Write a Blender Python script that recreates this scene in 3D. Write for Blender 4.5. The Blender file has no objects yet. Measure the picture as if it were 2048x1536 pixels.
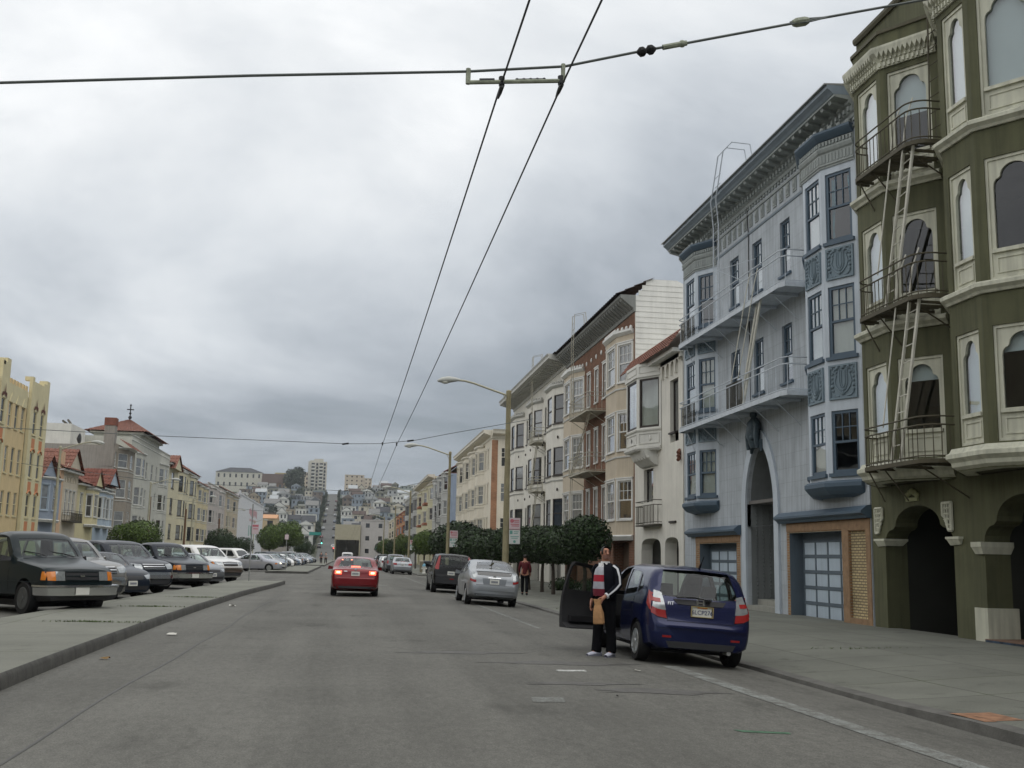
import bpy, bmesh, math, random
from mathutils import Vector, Matrix
from mathutils.bvhtree import BVHTree
random.seed(7)
SC = bpy.context.scene
COL = SC.collection
R_ = math.radians
# ------------------------------------------------------------------ camera
YAW, PITCH, ROLL, CAM_H = R_(8.489), R_(9.21), R_(1.15), 1.5
cd = bpy.data.cameras.new('camera'); cam = bpy.data.objects.new('camera', cd); COL.objects.link(cam)
cd.sensor_width = 36.0; cd.lens = 37.79; cd.clip_start = 0.1; cd.clip_end = 6000
Fv = Vector((math.sin(YAW)*math.cos(PITCH), math.cos(YAW)*math.cos(PITCH), math.sin(PITCH)))
Rv = Vector((math.cos(YAW), -math.sin(YAW), 0)); Uv = Rv.cross(Fv)
R2 = Rv*math.cos(ROLL)+Uv*math.sin(ROLL); U2 = -Rv*math.sin(ROLL)+Uv*math.cos(ROLL)
M3 = Matrix((R2, U2, -Fv)).transposed()
cam.matrix_world = Matrix.Translation((0, 0, CAM_H)) @ M3.to_4x4()
SC.camera = cam
# ------------------------------------------------------------------ exposure
SC.view_settings.view_transform = 'Standard'
try: SC.view_settings.look = 'None'
except Exception: pass
SC.view_settings.gamma = 1.0
SC.view_settings.exposure = 0.0
SC.cycles.max_bounces = 8
SC.cycles.transparent_max_bounces = 16
SC.cycles.caustics_reflective = False; SC.cycles.caustics_refractive = False
# ------------------------------------------------------------------ sky (overcast)
W = bpy.data.worlds.new('World'); SC.world = W; W.use_nodes = True
nt = W.node_tree; nt.nodes.clear()
def nd(t, tree=None, **kw):
    n = (tree or nt).nodes.new(t)
    for k, v in kw.items(): setattr(n, k, v)
    return n
def lk(a, b, tree=None): (tree or nt).links.new(a, b)
SUN_EL, SUN_AZ = R_(56), R_(128)
sky = nd('ShaderNodeTexSky', sky_type='NISHITA', sun_disc=False, sun_elevation=SUN_EL, sun_rotation=SUN_AZ)
tc = nd('ShaderNodeTexCoord')
sep = nd('ShaderNodeSeparateXYZ'); lk(tc.outputs['Generated'], sep.inputs[0])
# clouds are laid out on a flat layer: direction / (height + k)
addz = nd('ShaderNodeMath', operation='ADD'); addz.inputs[1].default_value = 0.22; lk(sep.outputs[2], addz.inputs[0])
mx = nd('ShaderNodeMath', operation='MAXIMUM'); mx.inputs[1].default_value = 0.12; lk(addz.outputs[0], mx.inputs[0])
dx = nd('ShaderNodeMath', operation='DIVIDE'); lk(sep.outputs[0], dx.inputs[0]); lk(mx.outputs[0], dx.inputs[1])
dy = nd('ShaderNodeMath', operation='DIVIDE'); lk(sep.outputs[1], dy.inputs[0]); lk(mx.outputs[0], dy.inputs[1])
cb = nd('ShaderNodeCombineXYZ'); lk(dx.outputs[0], cb.inputs[0]); lk(dy.outputs[0], cb.inputs[1])
n1 = nd('ShaderNodeTexNoise'); n1.inputs['Scale'].default_value = 0.8; n1.inputs['Detail'].default_value = 7; n1.inputs['Roughness'].default_value = .56; n1.inputs['Distortion'].default_value = .35
lk(cb.outputs[0], n1.inputs['Vector'])
n2 = nd('ShaderNodeTexNoise'); n2.inputs['Scale'].default_value = 0.28; n2.inputs['Detail'].default_value = 3
lk(cb.outputs[0], n2.inputs['Vector'])
def math_node(op, a, b):
    n = nd('ShaderNodeMath', operation=op)
    for i, v in enumerate((a, b)):
        if v is None: continue
        if isinstance(v, (int, float)): n.inputs[i].default_value = v
        else: lk(v, n.inputs[i])
    return n.outputs[0]
# brightness: thin bright cloud to the left and overhead, heavier grey cloud low ahead and right
left = math_node('MULTIPLY', sep.outputs[0], -0.75)
up = math_node('MULTIPLY', sep.outputs[2], 1.8)
v = math_node('ADD', math_node('MULTIPLY', n1.outputs['Fac'], 1.95), math_node('MULTIPLY', n2.outputs['Fac'], 0.45))
v = math_node('ADD', math_node('ADD', v, left), math_node('ADD', up, -1.185))
cr = nd('ShaderNodeValToRGB'); lk(v, cr.inputs[0])
E = cr.color_ramp.elements
E[0].position = 0.0; E[0].color = (.275, .316, .355, 1)
E[1].position = 1.0; E[1].color = (1.18, 1.19, 1.19, 1)
for p, c in ((.18, (.36, .401, .450, 1)), (.38, (.53, .573, .622, 1)), (.58, (.72, .76, .80, 1)), (.78, (.90, .928, .95, 1))):
    e = E.new(p); e.color = c
mul = nd('ShaderNodeVectorMath', operation='SCALE'); mul.inputs['Scale'].default_value = 10.0; lk(cr.outputs[0], mul.inputs[0])
mixc = nd('ShaderNodeMix', data_type='RGBA'); mixc.inputs[0].default_value = 0.96
lk(sky.outputs[0], mixc.inputs[6]); lk(mul.outputs[0], mixc.inputs[7])
bg = nd('ShaderNodeBackground'); bg.inputs[1].default_value = 0.1
lk(mixc.outputs[2], bg.inputs[0])
wo = nd('ShaderNodeOutputWorld'); lk(bg.outputs[0], wo.inputs[0])
# ------------------------------------------------------------------ sun (through cloud: weak and very soft)
sl = bpy.data.lights.new('sun', 'SUN'); sl.energy = 1.0; sl.angle = R_(60); sl.color = (1, .97, .92)
so = bpy.data.objects.new('sun', sl); COL.objects.link(so)
sd = Vector((math.sin(SUN_AZ)*math.cos(SUN_EL), math.cos(SUN_AZ)*math.cos(SUN_EL), math.sin(SUN_EL)))
so.rotation_euler = sd.to_track_quat('Z', 'Y').to_euler(); so.location = (0, 0, 60)

# ------------------------------------------------------------------ materials
MATS = {}
def srgb(r, g, b):
    f = lambda c: ((c/255+.055)/1.055)**2.4 if c > 10 else c/255/12.92
    return (f(r), f(g), f(b))
def mat(name, col, rough=.6, metal=0., var=.12, scale=1.2, bump=0., bscale=60., streak=0., spec=.4, coat=0., emit=None, estr=1., island=0., joint=None):
    if name in MATS: return MATS[name]
    m = bpy.data.materials.new(name); m.use_nodes = True; MATS[name] = m
    t = m.node_tree; p = t.nodes['Principled BSDF']
    p.inputs['Roughness'].default_value = rough; p.inputs['Metallic'].default_value = metal
    p.inputs['Specular IOR Level'].default_value = spec
    if coat: p.inputs['Coat Weight'].default_value = coat; p.inputs['Coat Roughness'].default_value = .04
    if emit: p.inputs['Emission Color'].default_value = (*emit, 1); p.inputs['Emission Strength'].default_value = estr
    c = (*col, 1); out = None
    if var or streak or island:
        co = nd('ShaderNodeTexCoord', t)
        no = nd('ShaderNodeTexNoise', t); no.inputs['Scale'].default_value = scale; no.inputs['Detail'].default_value = 6; no.inputs['Roughness'].default_value = .6
        lk(co.outputs['Object'], no.inputs['Vector'], t)
        mr = nd('ShaderNodeMapRange', t); mr.inputs['From Min'].default_value = .3; mr.inputs['From Max'].default_value = .7
        mr.inputs['To Min'].default_value = 1-var; mr.inputs['To Max'].default_value = 1+var*.6
        lk(no.outputs['Fac'], mr.inputs['Value'], t); fac = mr.outputs[0]
        if streak:
            mp = nd('ShaderNodeMapping', t); mp.inputs['Scale'].default_value = (5, 5, .35); lk(co.outputs['Object'], mp.inputs[0], t)
            n2 = nd('ShaderNodeTexNoise', t); n2.inputs['Scale'].default_value = 1.6; n2.inputs['Detail'].default_value = 4; lk(mp.outputs[0], n2.inputs['Vector'], t)
            m2 = nd('ShaderNodeMapRange', t); m2.inputs['From Min'].default_value = .42; m2.inputs['From Max'].default_value = .75
            m2.inputs['To Min'].default_value = 1.0; m2.inputs['To Max'].default_value = 1-streak
            lk(n2.outputs['Fac'], m2.inputs['Value'], t)
            mm = nd('ShaderNodeMath', t, operation='MULTIPLY'); lk(fac, mm.inputs[0], t); lk(m2.outputs[0], mm.inputs[1], t); fac = mm.outputs[0]
        if island:
            ge = nd('ShaderNodeNewGeometry', t)
            m3 = nd('ShaderNodeMapRange', t); m3.inputs['To Min'].default_value = 1-island; m3.inputs['To Max'].default_value = 1+island
            lk(ge.outputs['Random Per Island'], m3.inputs['Value'], t)
            mm = nd('ShaderNodeMath', t, operation='MULTIPLY'); lk(fac, mm.inputs[0], t); lk(m3.outputs[0], mm.inputs[1], t); fac = mm.outputs[0]
        if joint:
            sx_ = nd('ShaderNodeSeparateXYZ', t); lk(co.outputs['Object'], sx_.inputs[0], t); ax_ = nd('ShaderNodeMath', t, operation='ADD'); lk(sx_.outputs[0], ax_.inputs[0], t); lk(sx_.outputs[1], ax_.inputs[1], t)
            cx_ = nd('ShaderNodeCombineXYZ', t); lk(ax_.outputs[0], cx_.inputs[0], t); lk(sx_.outputs[2], cx_.inputs[1], t)
            bk_ = nd('ShaderNodeTexBrick', t); bk_.inputs['Scale'].default_value = 1; bk_.inputs['Brick Width'].default_value = joint[0]; bk_.inputs['Row Height'].default_value = joint[1]; bk_.inputs['Mortar Size'].default_value = .009; bk_.inputs['Mortar Smooth'].default_value = .4
            bk_.inputs['Color1'].default_value = (1, 1, 1, 1); bk_.inputs['Color2'].default_value = (.95, .95, .95, 1); bk_.inputs['Mortar'].default_value = (.80, .80, .80, 1); lk(cx_.outputs[0], bk_.inputs['Vector'], t)
            mm = nd('ShaderNodeMath', t, operation='MULTIPLY'); lk(fac, mm.inputs[0], t); lk(bk_.outputs['Color'], mm.inputs[1], t); fac = mm.outputs[0]
        vm = nd('ShaderNodeVectorMath', t, operation='SCALE'); vm.inputs[0].default_value = col; lk(fac, vm.inputs['Scale'], t)
        lk(vm.outputs[0], p.inputs['Base Color'], t)
    else: p.inputs['Base Color'].default_value = c
    if bump:
        co = nd('ShaderNodeTexCoord', t)
        nb = nd('ShaderNodeTexNoise', t); nb.inputs['Scale'].default_value = bscale; nb.inputs['Detail'].default_value = 5; lk(co.outputs['Object'], nb.inputs['Vector'], t)
        b = nd('ShaderNodeBump', t); b.inputs['Strength'].default_value = bump; b.inputs['Distance'].default_value = .02
        lk(nb.outputs['Fac'], b.inputs['Height'], t); lk(b.outputs[0], p.inputs['Normal'], t)
    return m
def paint(name, r, g, b, rough=.55, **kw):
    kw.setdefault('var', .1); kw.setdefault('streak', .12); kw.setdefault('bump', .15)
    return mat(name, srgb(r, g, b), rough, **kw)
def brick_mat(name, c1, c2, mortar, bw=.22, bh=.075, ms=.012):
    if name in MATS: return MATS[name]
    m = bpy.data.materials.new(name); m.use_nodes = True; MATS[name] = m
    t = m.node_tree; p = t.nodes['Principled BSDF']; p.inputs['Roughness'].default_value = .85; p.inputs['Specular IOR Level'].default_value = .2
    co = nd('ShaderNodeTexCoord', t); s = nd('ShaderNodeSeparateXYZ', t); lk(co.outputs['Object'], s.inputs[0], t)
    a = nd('ShaderNodeMath', t, operation='ADD'); lk(s.outputs[0], a.inputs[0], t); lk(s.outputs[1], a.inputs[1], t)
    c = nd('ShaderNodeCombineXYZ', t); lk(a.outputs[0], c.inputs[0], t); lk(s.outputs[2], c.inputs[1], t)
    b = nd('ShaderNodeTexBrick', t); b.inputs['Scale'].default_value = 1; b.inputs['Brick Width'].default_value = bw; b.inputs['Row Height'].default_value = bh
    b.inputs['Mortar Size'].default_value = ms; b.inputs['Color1'].default_value = (*c1, 1); b.inputs['Color2'].default_value = (*c2, 1); b.inputs['Mortar'].default_value = (*mortar, 1)
    b.inputs['Bias'].default_value = -.1
    lk(c.outputs[0], b.inputs['Vector'], t)
    no = nd('ShaderNodeTexNoise', t); no.inputs['Scale'].default_value = 1.3; no.inputs['Detail'].default_value = 5; lk(co.outputs['Object'], no.inputs['Vector'], t)
    mr = nd('ShaderNodeMapRange', t); mr.inputs['From Min'].default_value = .3; mr.inputs['From Max'].default_value = .7; mr.inputs['To Min'].default_value = .75; mr.inputs['To Max'].default_value = 1.15
    lk(no.outputs['Fac'], mr.inputs['Value'], t)
    vm = nd('ShaderNodeVectorMath', t, operation='SCALE'); lk(b.outputs['Color'], vm.inputs[0], t); lk(mr.outputs[0], vm.inputs['Scale'], t)
    lk(vm.outputs[0], p.inputs['Base Color'], t)
    bp = nd('ShaderNodeBump', t); bp.inputs['Strength'].default_value = .5; bp.inputs['Distance'].default_value = .01; bp.invert = True
    lk(b.outputs['Fac'], bp.inputs['Height'], t); lk(bp.outputs[0], p.inputs['Normal'], t)
    return m
def glass_clear(name, tint=(.72, .78, .78), wav=.25, pwr=2.0, f0=.05):
    if name in MATS: return MATS[name]
    m = bpy.data.materials.new(name); m.use_nodes = True; MATS[name] = m
    t = m.node_tree; t.nodes.clear()
    o = nd('ShaderNodeOutputMaterial', t); mixs = nd('ShaderNodeMixShader', t)
    tr = nd('ShaderNodeBsdfTransparent', t); tr.inputs[0].default_value = (*tint, 1)
    gl = nd('ShaderNodeBsdfGlossy', t); gl.inputs['Roughness'].default_value = .02; gl.inputs['Color'].default_value = (.95, .97, 1, 1)
    fr = nd('ShaderNodeLayerWeight', t); fr.inputs[0].default_value = .5
    pw = nd('ShaderNodeMath', t, operation='POWER'); pw.inputs[1].default_value = pwr; lk(fr.outputs['Facing'], pw.inputs[0], t)
    k = nd('ShaderNodeMath', t, operation='MULTIPLY_ADD'); k.inputs[1].default_value = .94; k.inputs[2].default_value = f0; k.use_clamp = True; lk(pw.outputs[0], k.inputs[0], t)
    co = nd('ShaderNodeTexCoord', t); no = nd('ShaderNodeTexNoise', t); no.inputs['Scale'].default_value = 1.3; no.inputs['Detail'].default_value = 1; lk(co.outputs['Object'], no.inputs['Vector'], t)
    b = nd('ShaderNodeBump', t); b.inputs['Strength'].default_value = wav; b.inputs['Distance'].default_value = .02; lk(no.outputs['Fac'], b.inputs['Height'], t)
    lk(b.outputs[0], gl.inputs['Normal'], t); lk(b.outputs[0], fr.inputs['Normal'], t)
    lk(k.outputs[0], mixs.inputs[0], t); lk(tr.outputs[0], mixs.inputs[1], t); lk(gl.outputs[0], mixs.inputs[2], t); lk(mixs.outputs[0], o.inputs[0], t)
    return m
GLASS = glass_clear('window_glass')
CARGLASS = glass_clear('car_glass', (.70, .78, .75), 0.0, 4.0, .03)
GD = mat('dark_glass', (.018, .022, .026), .04, var=.3, scale=.7, spec=.9)
GB = mat('curtained_glass', srgb(118, 122, 124), .25, var=.35, scale=2.5, spec=.8, coat=.8)
BLACK = mat('black_rubber', (.012, .012, .013), .7, var=.2, spec=.3)
DARK = mat('dark_plastic', (.02, .02, .022), .5, var=.1)
CHROME = mat('chrome', (.62, .63, .64), .16, metal=1., var=.05)
IRON = mat('painted_iron', srgb(64, 60, 48), .6, var=.25, scale=6)
GALV = mat('galvanised_steel', srgb(150, 152, 150), .5, metal=.4, var=.2, scale=5)

# ------------------------------------------------------------------ object helpers
def link(o, parent=None):
    COL.objects.link(o)
    if parent is not None: o.parent = parent
    return o
def tag(o, label=None, cat=None, group=None, kind=None):
    if label: o['label'] = label
    if cat: o['category'] = cat
    if group: o['group'] = group
    if kind: o['kind'] = kind
    return o
def thing(name, label, cat, loc=(0, 0, 0), rz=0., group=None, rx=0., ry=0.):
    o = bpy.data.objects.new(name, None); o.empty_display_size = .2
    o.location = loc; o.rotation_euler = (rx, ry, rz)
    link(o); return tag(o, label, cat, group)
def copy_tree(o, parent=None):
    c = o.copy(); COL.objects.link(c)
    if parent is not None: c.parent = parent
    for ch in list(o.children): copy_tree(ch, c)
    return c
class MB:
    def __init__(s): s.v = []; s.f = []; s.m = []; s.cur = 0
    def add(s, vs, fs):
        n = len(s.v); s.v += [tuple(v) for v in vs]
        for f in fs: s.f.append(tuple(i+n for i in f)); s.m.append(s.cur)
    def quad(s, *p): s.add(p, [tuple(range(len(p)))])
    def hexa(s, p):
        s.add(p, [(0, 3, 2, 1), (4, 5, 6, 7), (0, 1, 5, 4), (1, 2, 6, 5), (2, 3, 7, 6), (3, 0, 4, 7)])
    def box(s, x0, y0, z0, x1, y1, z1):
        s.hexa([(x0, y0, z0), (x1, y0, z0), (x1, y1, z0), (x0, y1, z0), (x0, y0, z1), (x1, y0, z1), (x1, y1, z1), (x0, y1, z1)])
    def tube(s, pts, r, n=8, cap=True):
        pts = [Vector(p) for p in pts]; N = len(pts)
        rs = r if isinstance(r, (list, tuple)) else [r]*N
        up = None; rings = []
        for i, p in enumerate(pts):
            t = (pts[min(i+1, N-1)]-pts[max(i-1, 0)]).normalized()
            if up is None: up = Vector((0, 0, 1)) if abs(t.z) < .9 else Vector((1, 0, 0))
            a = t.cross(up)
            if a.length < 1e-5: a = t.cross(Vector((1, 0, 0)))
            a.normalize(); b = a.cross(t).normalized(); up = b
            rings.append([p+a*(rs[i]*math.cos(2*math.pi*k/n))+b*(rs[i]*math.sin(2*math.pi*k/n)) for k in range(n)])
        vs = [v for g in rings for v in g]; fs = []
        for i in range(N-1):
            for k in range(n):
                a = i*n+k; b = i*n+(k+1) % n; fs.append((a, b, b+n, a+n))
        if cap: fs += [tuple(range(n-1, -1, -1)), tuple(range((N-1)*n, N*n))]
        s.add(vs, fs)
    def lathe(s, prof, c=(0, 0, 0), n=16, axis='z'):
        vs = []; fs = []
        for r, h in prof:
            for k in range(n):
                a = 2*math.pi*k/n; x, y = r*math.cos(a), r*math.sin(a)
                if axis == 'z': vs.append((c[0]+x, c[1]+y, c[2]+h))
                elif axis == 'x': vs.append((c[0]+h, c[1]+x, c[2]+y))
                else: vs.append((c[0]+x, c[1]+h, c[2]+y))
        for i in range(len(prof)-1):
            for k in range(n):
                a = i*n+k; b = i*n+(k+1) % n; fs.append((a, b, b+n, a+n))
        if prof[0][0] > 1e-4: fs.append(tuple(range(n-1, -1, -1)))
        if prof[-1][0] > 1e-4: fs.append(tuple(range((len(prof)-1)*n, len(prof)*n)))
        s.add(vs, fs)
    def ball(s, c, r, n=10, m=7, sq=(1, 1, 1)):
        vs = []; fs = []
        for i in range(m+1):
            t = math.pi*i/m
            for k in range(n):
                a = 2*math.pi*k/n
                vs.append((c[0]+r*sq[0]*math.sin(t)*math.cos(a), c[1]+r*sq[1]*math.sin(t)*math.sin(a), c[2]+r*sq[2]*math.cos(t)))
        for i in range(m):
            for k in range(n):
                fs.append((i*n+k, (i+1)*n+k, (i+1)*n+(k+1) % n, i*n+(k+1) % n))
        s.add(vs, fs)
    def grid(s, P):      # P[i][j]
        n, m = len(P), len(P[0]); vs = [p for r in P for p in r]
        s.add(vs, [(i*m+j, i*m+j+1, (i+1)*m+j+1, (i+1)*m+j) for i in range(n-1) for j in range(m-1)])
    def prism(s, poly, fn):   # poly 2D, fn((a,b),k) k=0/1
        n = len(poly); vs = [fn(p, 0) for p in poly]+[fn(p, 1) for p in poly]
        fs = [tuple(range(n-1, -1, -1)), tuple(range(n, 2*n))]+[(i, (i+1) % n, (i+1) % n+n, i+n) for i in range(n)]
        s.add(vs, fs)
    def data(s, name, mats, smooth=None):
        me = bpy.data.meshes.new(name); me.from_pydata(s.v, [], s.f)
        for m in (mats if isinstance(mats, (list, tuple)) else [mats]): me.materials.append(m)
        if any(s.m): me.polygons.foreach_set('material_index', s.m)
        if smooth is not None:
            me.polygons.foreach_set('use_smooth', [True]*len(me.polygons))
            me.set_sharp_from_angle(angle=R_(smooth))
        me.update(); return me
    def build(s, name, mats, parent=None, smooth=None, label=None, fix=False):
        me = s.data(name, mats, smooth)
        if fix:
            bm = bmesh.new(); bm.from_mesh(me); bmesh.ops.remove_doubles(bm, verts=bm.verts, dist=1e-5); bmesh.ops.recalc_face_normals(bm, faces=bm.faces); bm.to_mesh(me); bm.free()
            if smooth is not None: me.set_sharp_from_angle(angle=R_(smooth))
        o = bpy.data.objects.new(name, me); link(o, parent)
        if label: o['label'] = label
        return o
def text(body, size, name, m, parent, loc, rot, depth=.004, align='CENTER'):
    c = bpy.data.curves.new(name, 'FONT'); c.body = body; c.size = size; c.align_x = align; c.align_y = 'CENTER'; c.extrude = depth
    c.materials.append(m); o = bpy.data.objects.new(name, c); COL.objects.link(o)
    dg = bpy.context.evaluated_depsgraph_get(); dg.update(); me = bpy.data.meshes.new_from_object(o.evaluated_get(dg)); bpy.data.objects.remove(o); bpy.data.curves.remove(c)
    me.name = name; o = bpy.data.objects.new(name, me); o.location = loc; o.rotation_euler = rot
    return link(o, parent)
# ------------------------------------------------------------------ facade helpers; facade space is (u along, d out, z up) -> local (u, -d, z)
class Seg:
    def __init__(s, p0, p1):
        s.p0 = p0; s.p1 = p1; du, dd = p1[0]-p0[0], p1[1]-p0[1]; s.L = math.hypot(du, dd); s.t = (du/s.L, dd/s.L); s.n = (-s.t[1], s.t[0])
    def pt(s, a, n, z):
        return (s.p0[0]+s.t[0]*a+s.n[0]*n, -(s.p0[1]+s.t[1]*a+s.n[1]*n), z)
def obox(mb, sg, s0, s1, z0, z1, n0, n1):
    p = sg.pt; mb.hexa([p(s0, n1, z0), p(s1, n1, z0), p(s1, n0, z0), p(s0, n0, z0), p(s0, n1, z1), p(s1, n1, z1), p(s1, n0, z1), p(s0, n0, z1)])
def wall(mb, sg, z0, z1, holes=(), s0=0., s1=None, rv=.14, n=0.):
    s1 = sg.L if s1 is None else s1
    H = []
    for h in holes:
        a, b, c, d = max(h[0], s0), max(h[1], z0), min(h[2], s1), min(h[3], z1)
        if c-a > 1e-4 and d-b > 1e-4: H.append((a, b, c, d, h[4] if len(h) > 4 else rv))
    S = sorted({s0, s1, *[h[0] for h in H], *[h[2] for h in H]}); Z = sorted({z0, z1, *[h[1] for h in H], *[h[3] for h in H]})
    for i in range(len(S)-1):
        for j in range(len(Z)-1):
            cs, cz = (S[i]+S[i+1])/2, (Z[j]+Z[j+1])/2
            if any(h[0] < cs < h[2] and h[1] < cz < h[3] for h in H): continue
            mb.quad(sg.pt(S[i], n, Z[j]), sg.pt(S[i+1], n, Z[j]), sg.pt(S[i+1], n, Z[j+1]), sg.pt(S[i], n, Z[j+1]))
    for a, b, c, d, r in H:
        if not r: continue
        p = sg.pt
        mb.quad(p(a, n, b), p(a, n, d), p(a, n-r, d), p(a, n-r, b)); mb.quad(p(c, n, b), p(c, n-r, b), p(c, n-r, d), p(c, n, d))
        mb.quad(p(a, n, d), p(c, n, d), p(c, n-r, d), p(a, n-r, d)); mb.quad(p(a, n, b), p(a, n-r, b), p(c, n-r, b), p(c, n, b))
def arch_fill(mb, sg, pts, zt, rv=.14, n=0., soffit=True):   # pts: arch curve (s,z) left to right, zt: top of the square hole
    p = sg.pt
    for (a, za), (b, zb) in zip(pts, pts[1:]):
        mb.quad(p(a, n, za), p(b, n, zb), p(b, n, zt), p(a, n, zt))
        if soffit: mb.quad(p(a, n, za), p(a, n-rv, za), p(b, n-rv, zb), p(b, n, zb))
def arch_curve(s0, s1, zs, zt, n=14, pw=2.):
    c, r = (s0+s1)/2, (s1-s0)/2
    return [(c-r*math.cos(math.pi*i/n), zs+(zt-zs)*max(0, 1-abs(math.cos(math.pi*i/n))**pw)**(1/pw)) for i in range(n+1)]
def moor_curve(s0, s1, zs, zt):
    w = s1-s0; h = zt-zs; L = []
    for i in range(5):
        a = math.pi/2*i/4; L.append((.13*w*(1-math.cos(a)), zs+.38*h*math.sin(a)))
    for i in range(9):
        a = math.pi/2*i/8; L.append((.17*w+.33*w*(1-math.cos(a)), zs+.46*h+.54*h*math.sin(a)))
    return [(s0+x, z) for x, z in L]+[(s1-x, z) for x, z in reversed(L[:-1])]
def sweep(mb, pts, prof, ends=True):    # pts (u,d) open polyline, prof closed polygon (n,z)
    N = len(pts); nor = []
    for i in range(N-1): nor.append(Seg(pts[i], pts[i+1]).n)
    P = []
    for i in range(N):
        if i == 0: m = nor[0]; k = 1
        elif i == N-1: m = nor[-1]; k = 1
        else:
            m = (nor[i-1][0]+nor[i][0], nor[i-1][1]+nor[i][1]); l = math.hypot(*m); m = (m[0]/l, m[1]/l)
            k = 1/max(.3, m[0]*nor[i][0]+m[1]*nor[i][1])
        P.append([(pts[i][0]+m[0]*k*a, -(pts[i][1]+m[1]*k*a), z) for a, z in prof])
    n = len(prof); vs = [v for r in P for v in r]; fs = []
    for i in range(N-1):
        for k in range(n): fs.append((i*n+k, i*n+(k+1) % n, (i+1)*n+(k+1) % n, (i+1)*n+k))
    if ends: fs += [tuple(range(n)), tuple(range((N-1)*n, N*n))]
    mb.add(vs, fs)
def window(root, sg, s0, s1, z0, z1, fm, gm, kind='hung', n0=-.09, fw=.06, mun=(0, 0), mr='upper', sill=.06, casing=0., blind_sky_sheet=None, bz=None, name='window', label=None):
    mb = MB(); B = lambda a, b, c, d, e=n0-.03, f=n0+.03: obox(mb, sg, a, b, c, d, e, f)
    B(s0, s0+fw, z0, z1); B(s1-fw, s1, z0, z1); B(s0+fw, s1-fw, z0, z0+fw*1.2); B(s0+fw, s1-fw, z1-fw, z1)
    zm = z0+(z1-z0)*.5
    if kind == 'hung': B(s0+fw, s1-fw, zm-.03, zm+.03, n0-.04, n0+.035)
    if kind == 'double': sm = (s0+s1)/2; B(sm-.04, sm+.04, z0+fw, z1-fw)
    nx, ny = mun
    lo = zm+.03 if (mr == 'upper' and kind == 'hung') else z0+fw
    for i in range(1, nx):
        x = s0+fw+(s1-s0-2*fw)*i/nx; B(x-.014, x+.014, lo, z1-fw, n0-.012, n0+.018)
    for j in range(1, ny):
        z = lo+(z1-fw-lo)*j/ny; B(s0+fw, s1-fw, z-.014, z+.014, n0-.01, n0+.016)
    if sill: obox(mb, sg, s0-.07, s1+.07, z0-sill, z0, -.06, .07)
    if casing:
        c = casing
        obox(mb, sg, s0-c, s0, z0, z1+c, 0, .03); obox(mb, sg, s1, s1+c, z0, z1+c, 0, .03); obox(mb, sg, s0, s1, z1, z1+c, 0, .032)
        obox(mb, sg, s0-c-.03, s1+c+.03, z1+c, z1+c+.05, 0, .06)
    w = mb.build(name, fm, root, label=label)
    g = MB(); g.quad(sg.pt(s0+fw*.5, n0-.005, z0+fw*.5), sg.pt(s1-fw*.5, n0-.005, z0+fw*.5), sg.pt(s1-fw*.5, n0-.005, z1-fw*.5), sg.pt(s0+fw*.5, n0-.005, z1-fw*.5))
    g.build('pane', gm, w)
    if blind_sky_sheet is not None:
        g = MB(); zb = bz if bz is not None else z0+fw; N = 14; rows = []
        for k in range(N+1):
            a = s0+fw*.6+(s1-s0-fw*1.2)*k/N; o = n0-.07+.012*math.sin(k*2.4)
            rows.append([sg.pt(a, o, zb), sg.pt(a, o, z1-fw*.5)])
        g.grid(rows); g.build('blind_sky_sheet', blind_sky_sheet, w, smooth=60)
    return w
def tile_roof(mb, a, b, c, d, per=.26, amp=.05, rows=10):   # eave a->b, ridge d->c
    a, b, c, d = map(Vector, (a, b, c, d)); L = (b-a).length; n = max(4, int(L/per)*4)
    nm = (b-a).cross(d-a).normalized()
    if nm.z < 0: nm = -nm
    P = []
    for i in range(rows):
        for e in (0, 1):
            t = (i+e*.999)/rows; row = []
            for k in range(n+1):
                s = k/n; p = a.lerp(b, s).lerp(d.lerp(c, s), t)
                h = amp*abs(math.sin(math.pi*k/4))+(.035 if e == 0 else 0)
                row.append(p+nm*h)
            P.append(row)
    mb.grid(P)
def flat_roof_block(mb, u0, u1, depth, z1, z0=0.):   # sides, back and roof
    mb.quad((u0, 0, z0), (u0, 0, z1), (u0, depth, z1), (u0, depth, z0)); mb.quad((u1, 0, z0), (u1, depth, z0), (u1, depth, z1), (u1, 0, z1))
    mb.quad((u0, depth, z0), (u0, depth, z1), (u1, depth, z1), (u1, depth, z0)); mb.quad((u0, 0, z1), (u1, 0, z1), (u1, depth, z1), (u0, depth, z1))
def fe_path(u0, u1, d0, d1, r=.3):
    P = [(u0, d0)]
    P += [(u0+r*(1-math.cos(a)), d1-r*(1-math.sin(a))) for a in [math.pi/2*k/4 for k in range(5)]]
    P += [(u1-r*(1-math.cos(a)), d1-r*(1-math.sin(a))) for a in [math.pi/2*(4-k)/4 for k in range(5)]]
    return P+[(u1, d0)]
def fe_railing(mb, path, z, h=.95, sp=.14, r=.012):
    L3 = lambda p, zz: (p[0], -p[1], zz)
    for hh in (h, h*.8): mb.tube([L3(p, z+hh) for p in path], .018, 6)
    mb.tube([L3(p, z+.06) for p in path], .014, 6)
    acc = 0
    for p, q in zip(path, path[1:]):
        l = math.hypot(q[0]-p[0], q[1]-p[1]); t = -acc
        while t < l:
            if t >= 0:
                x = (p[0]+(q[0]-p[0])*t/l, p[1]+(q[1]-p[1])*t/l); mb.tube([L3(x, z), L3(x, z+h*.8)], r, 4, False)
            t += sp
        acc = (acc+l) % sp
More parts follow.
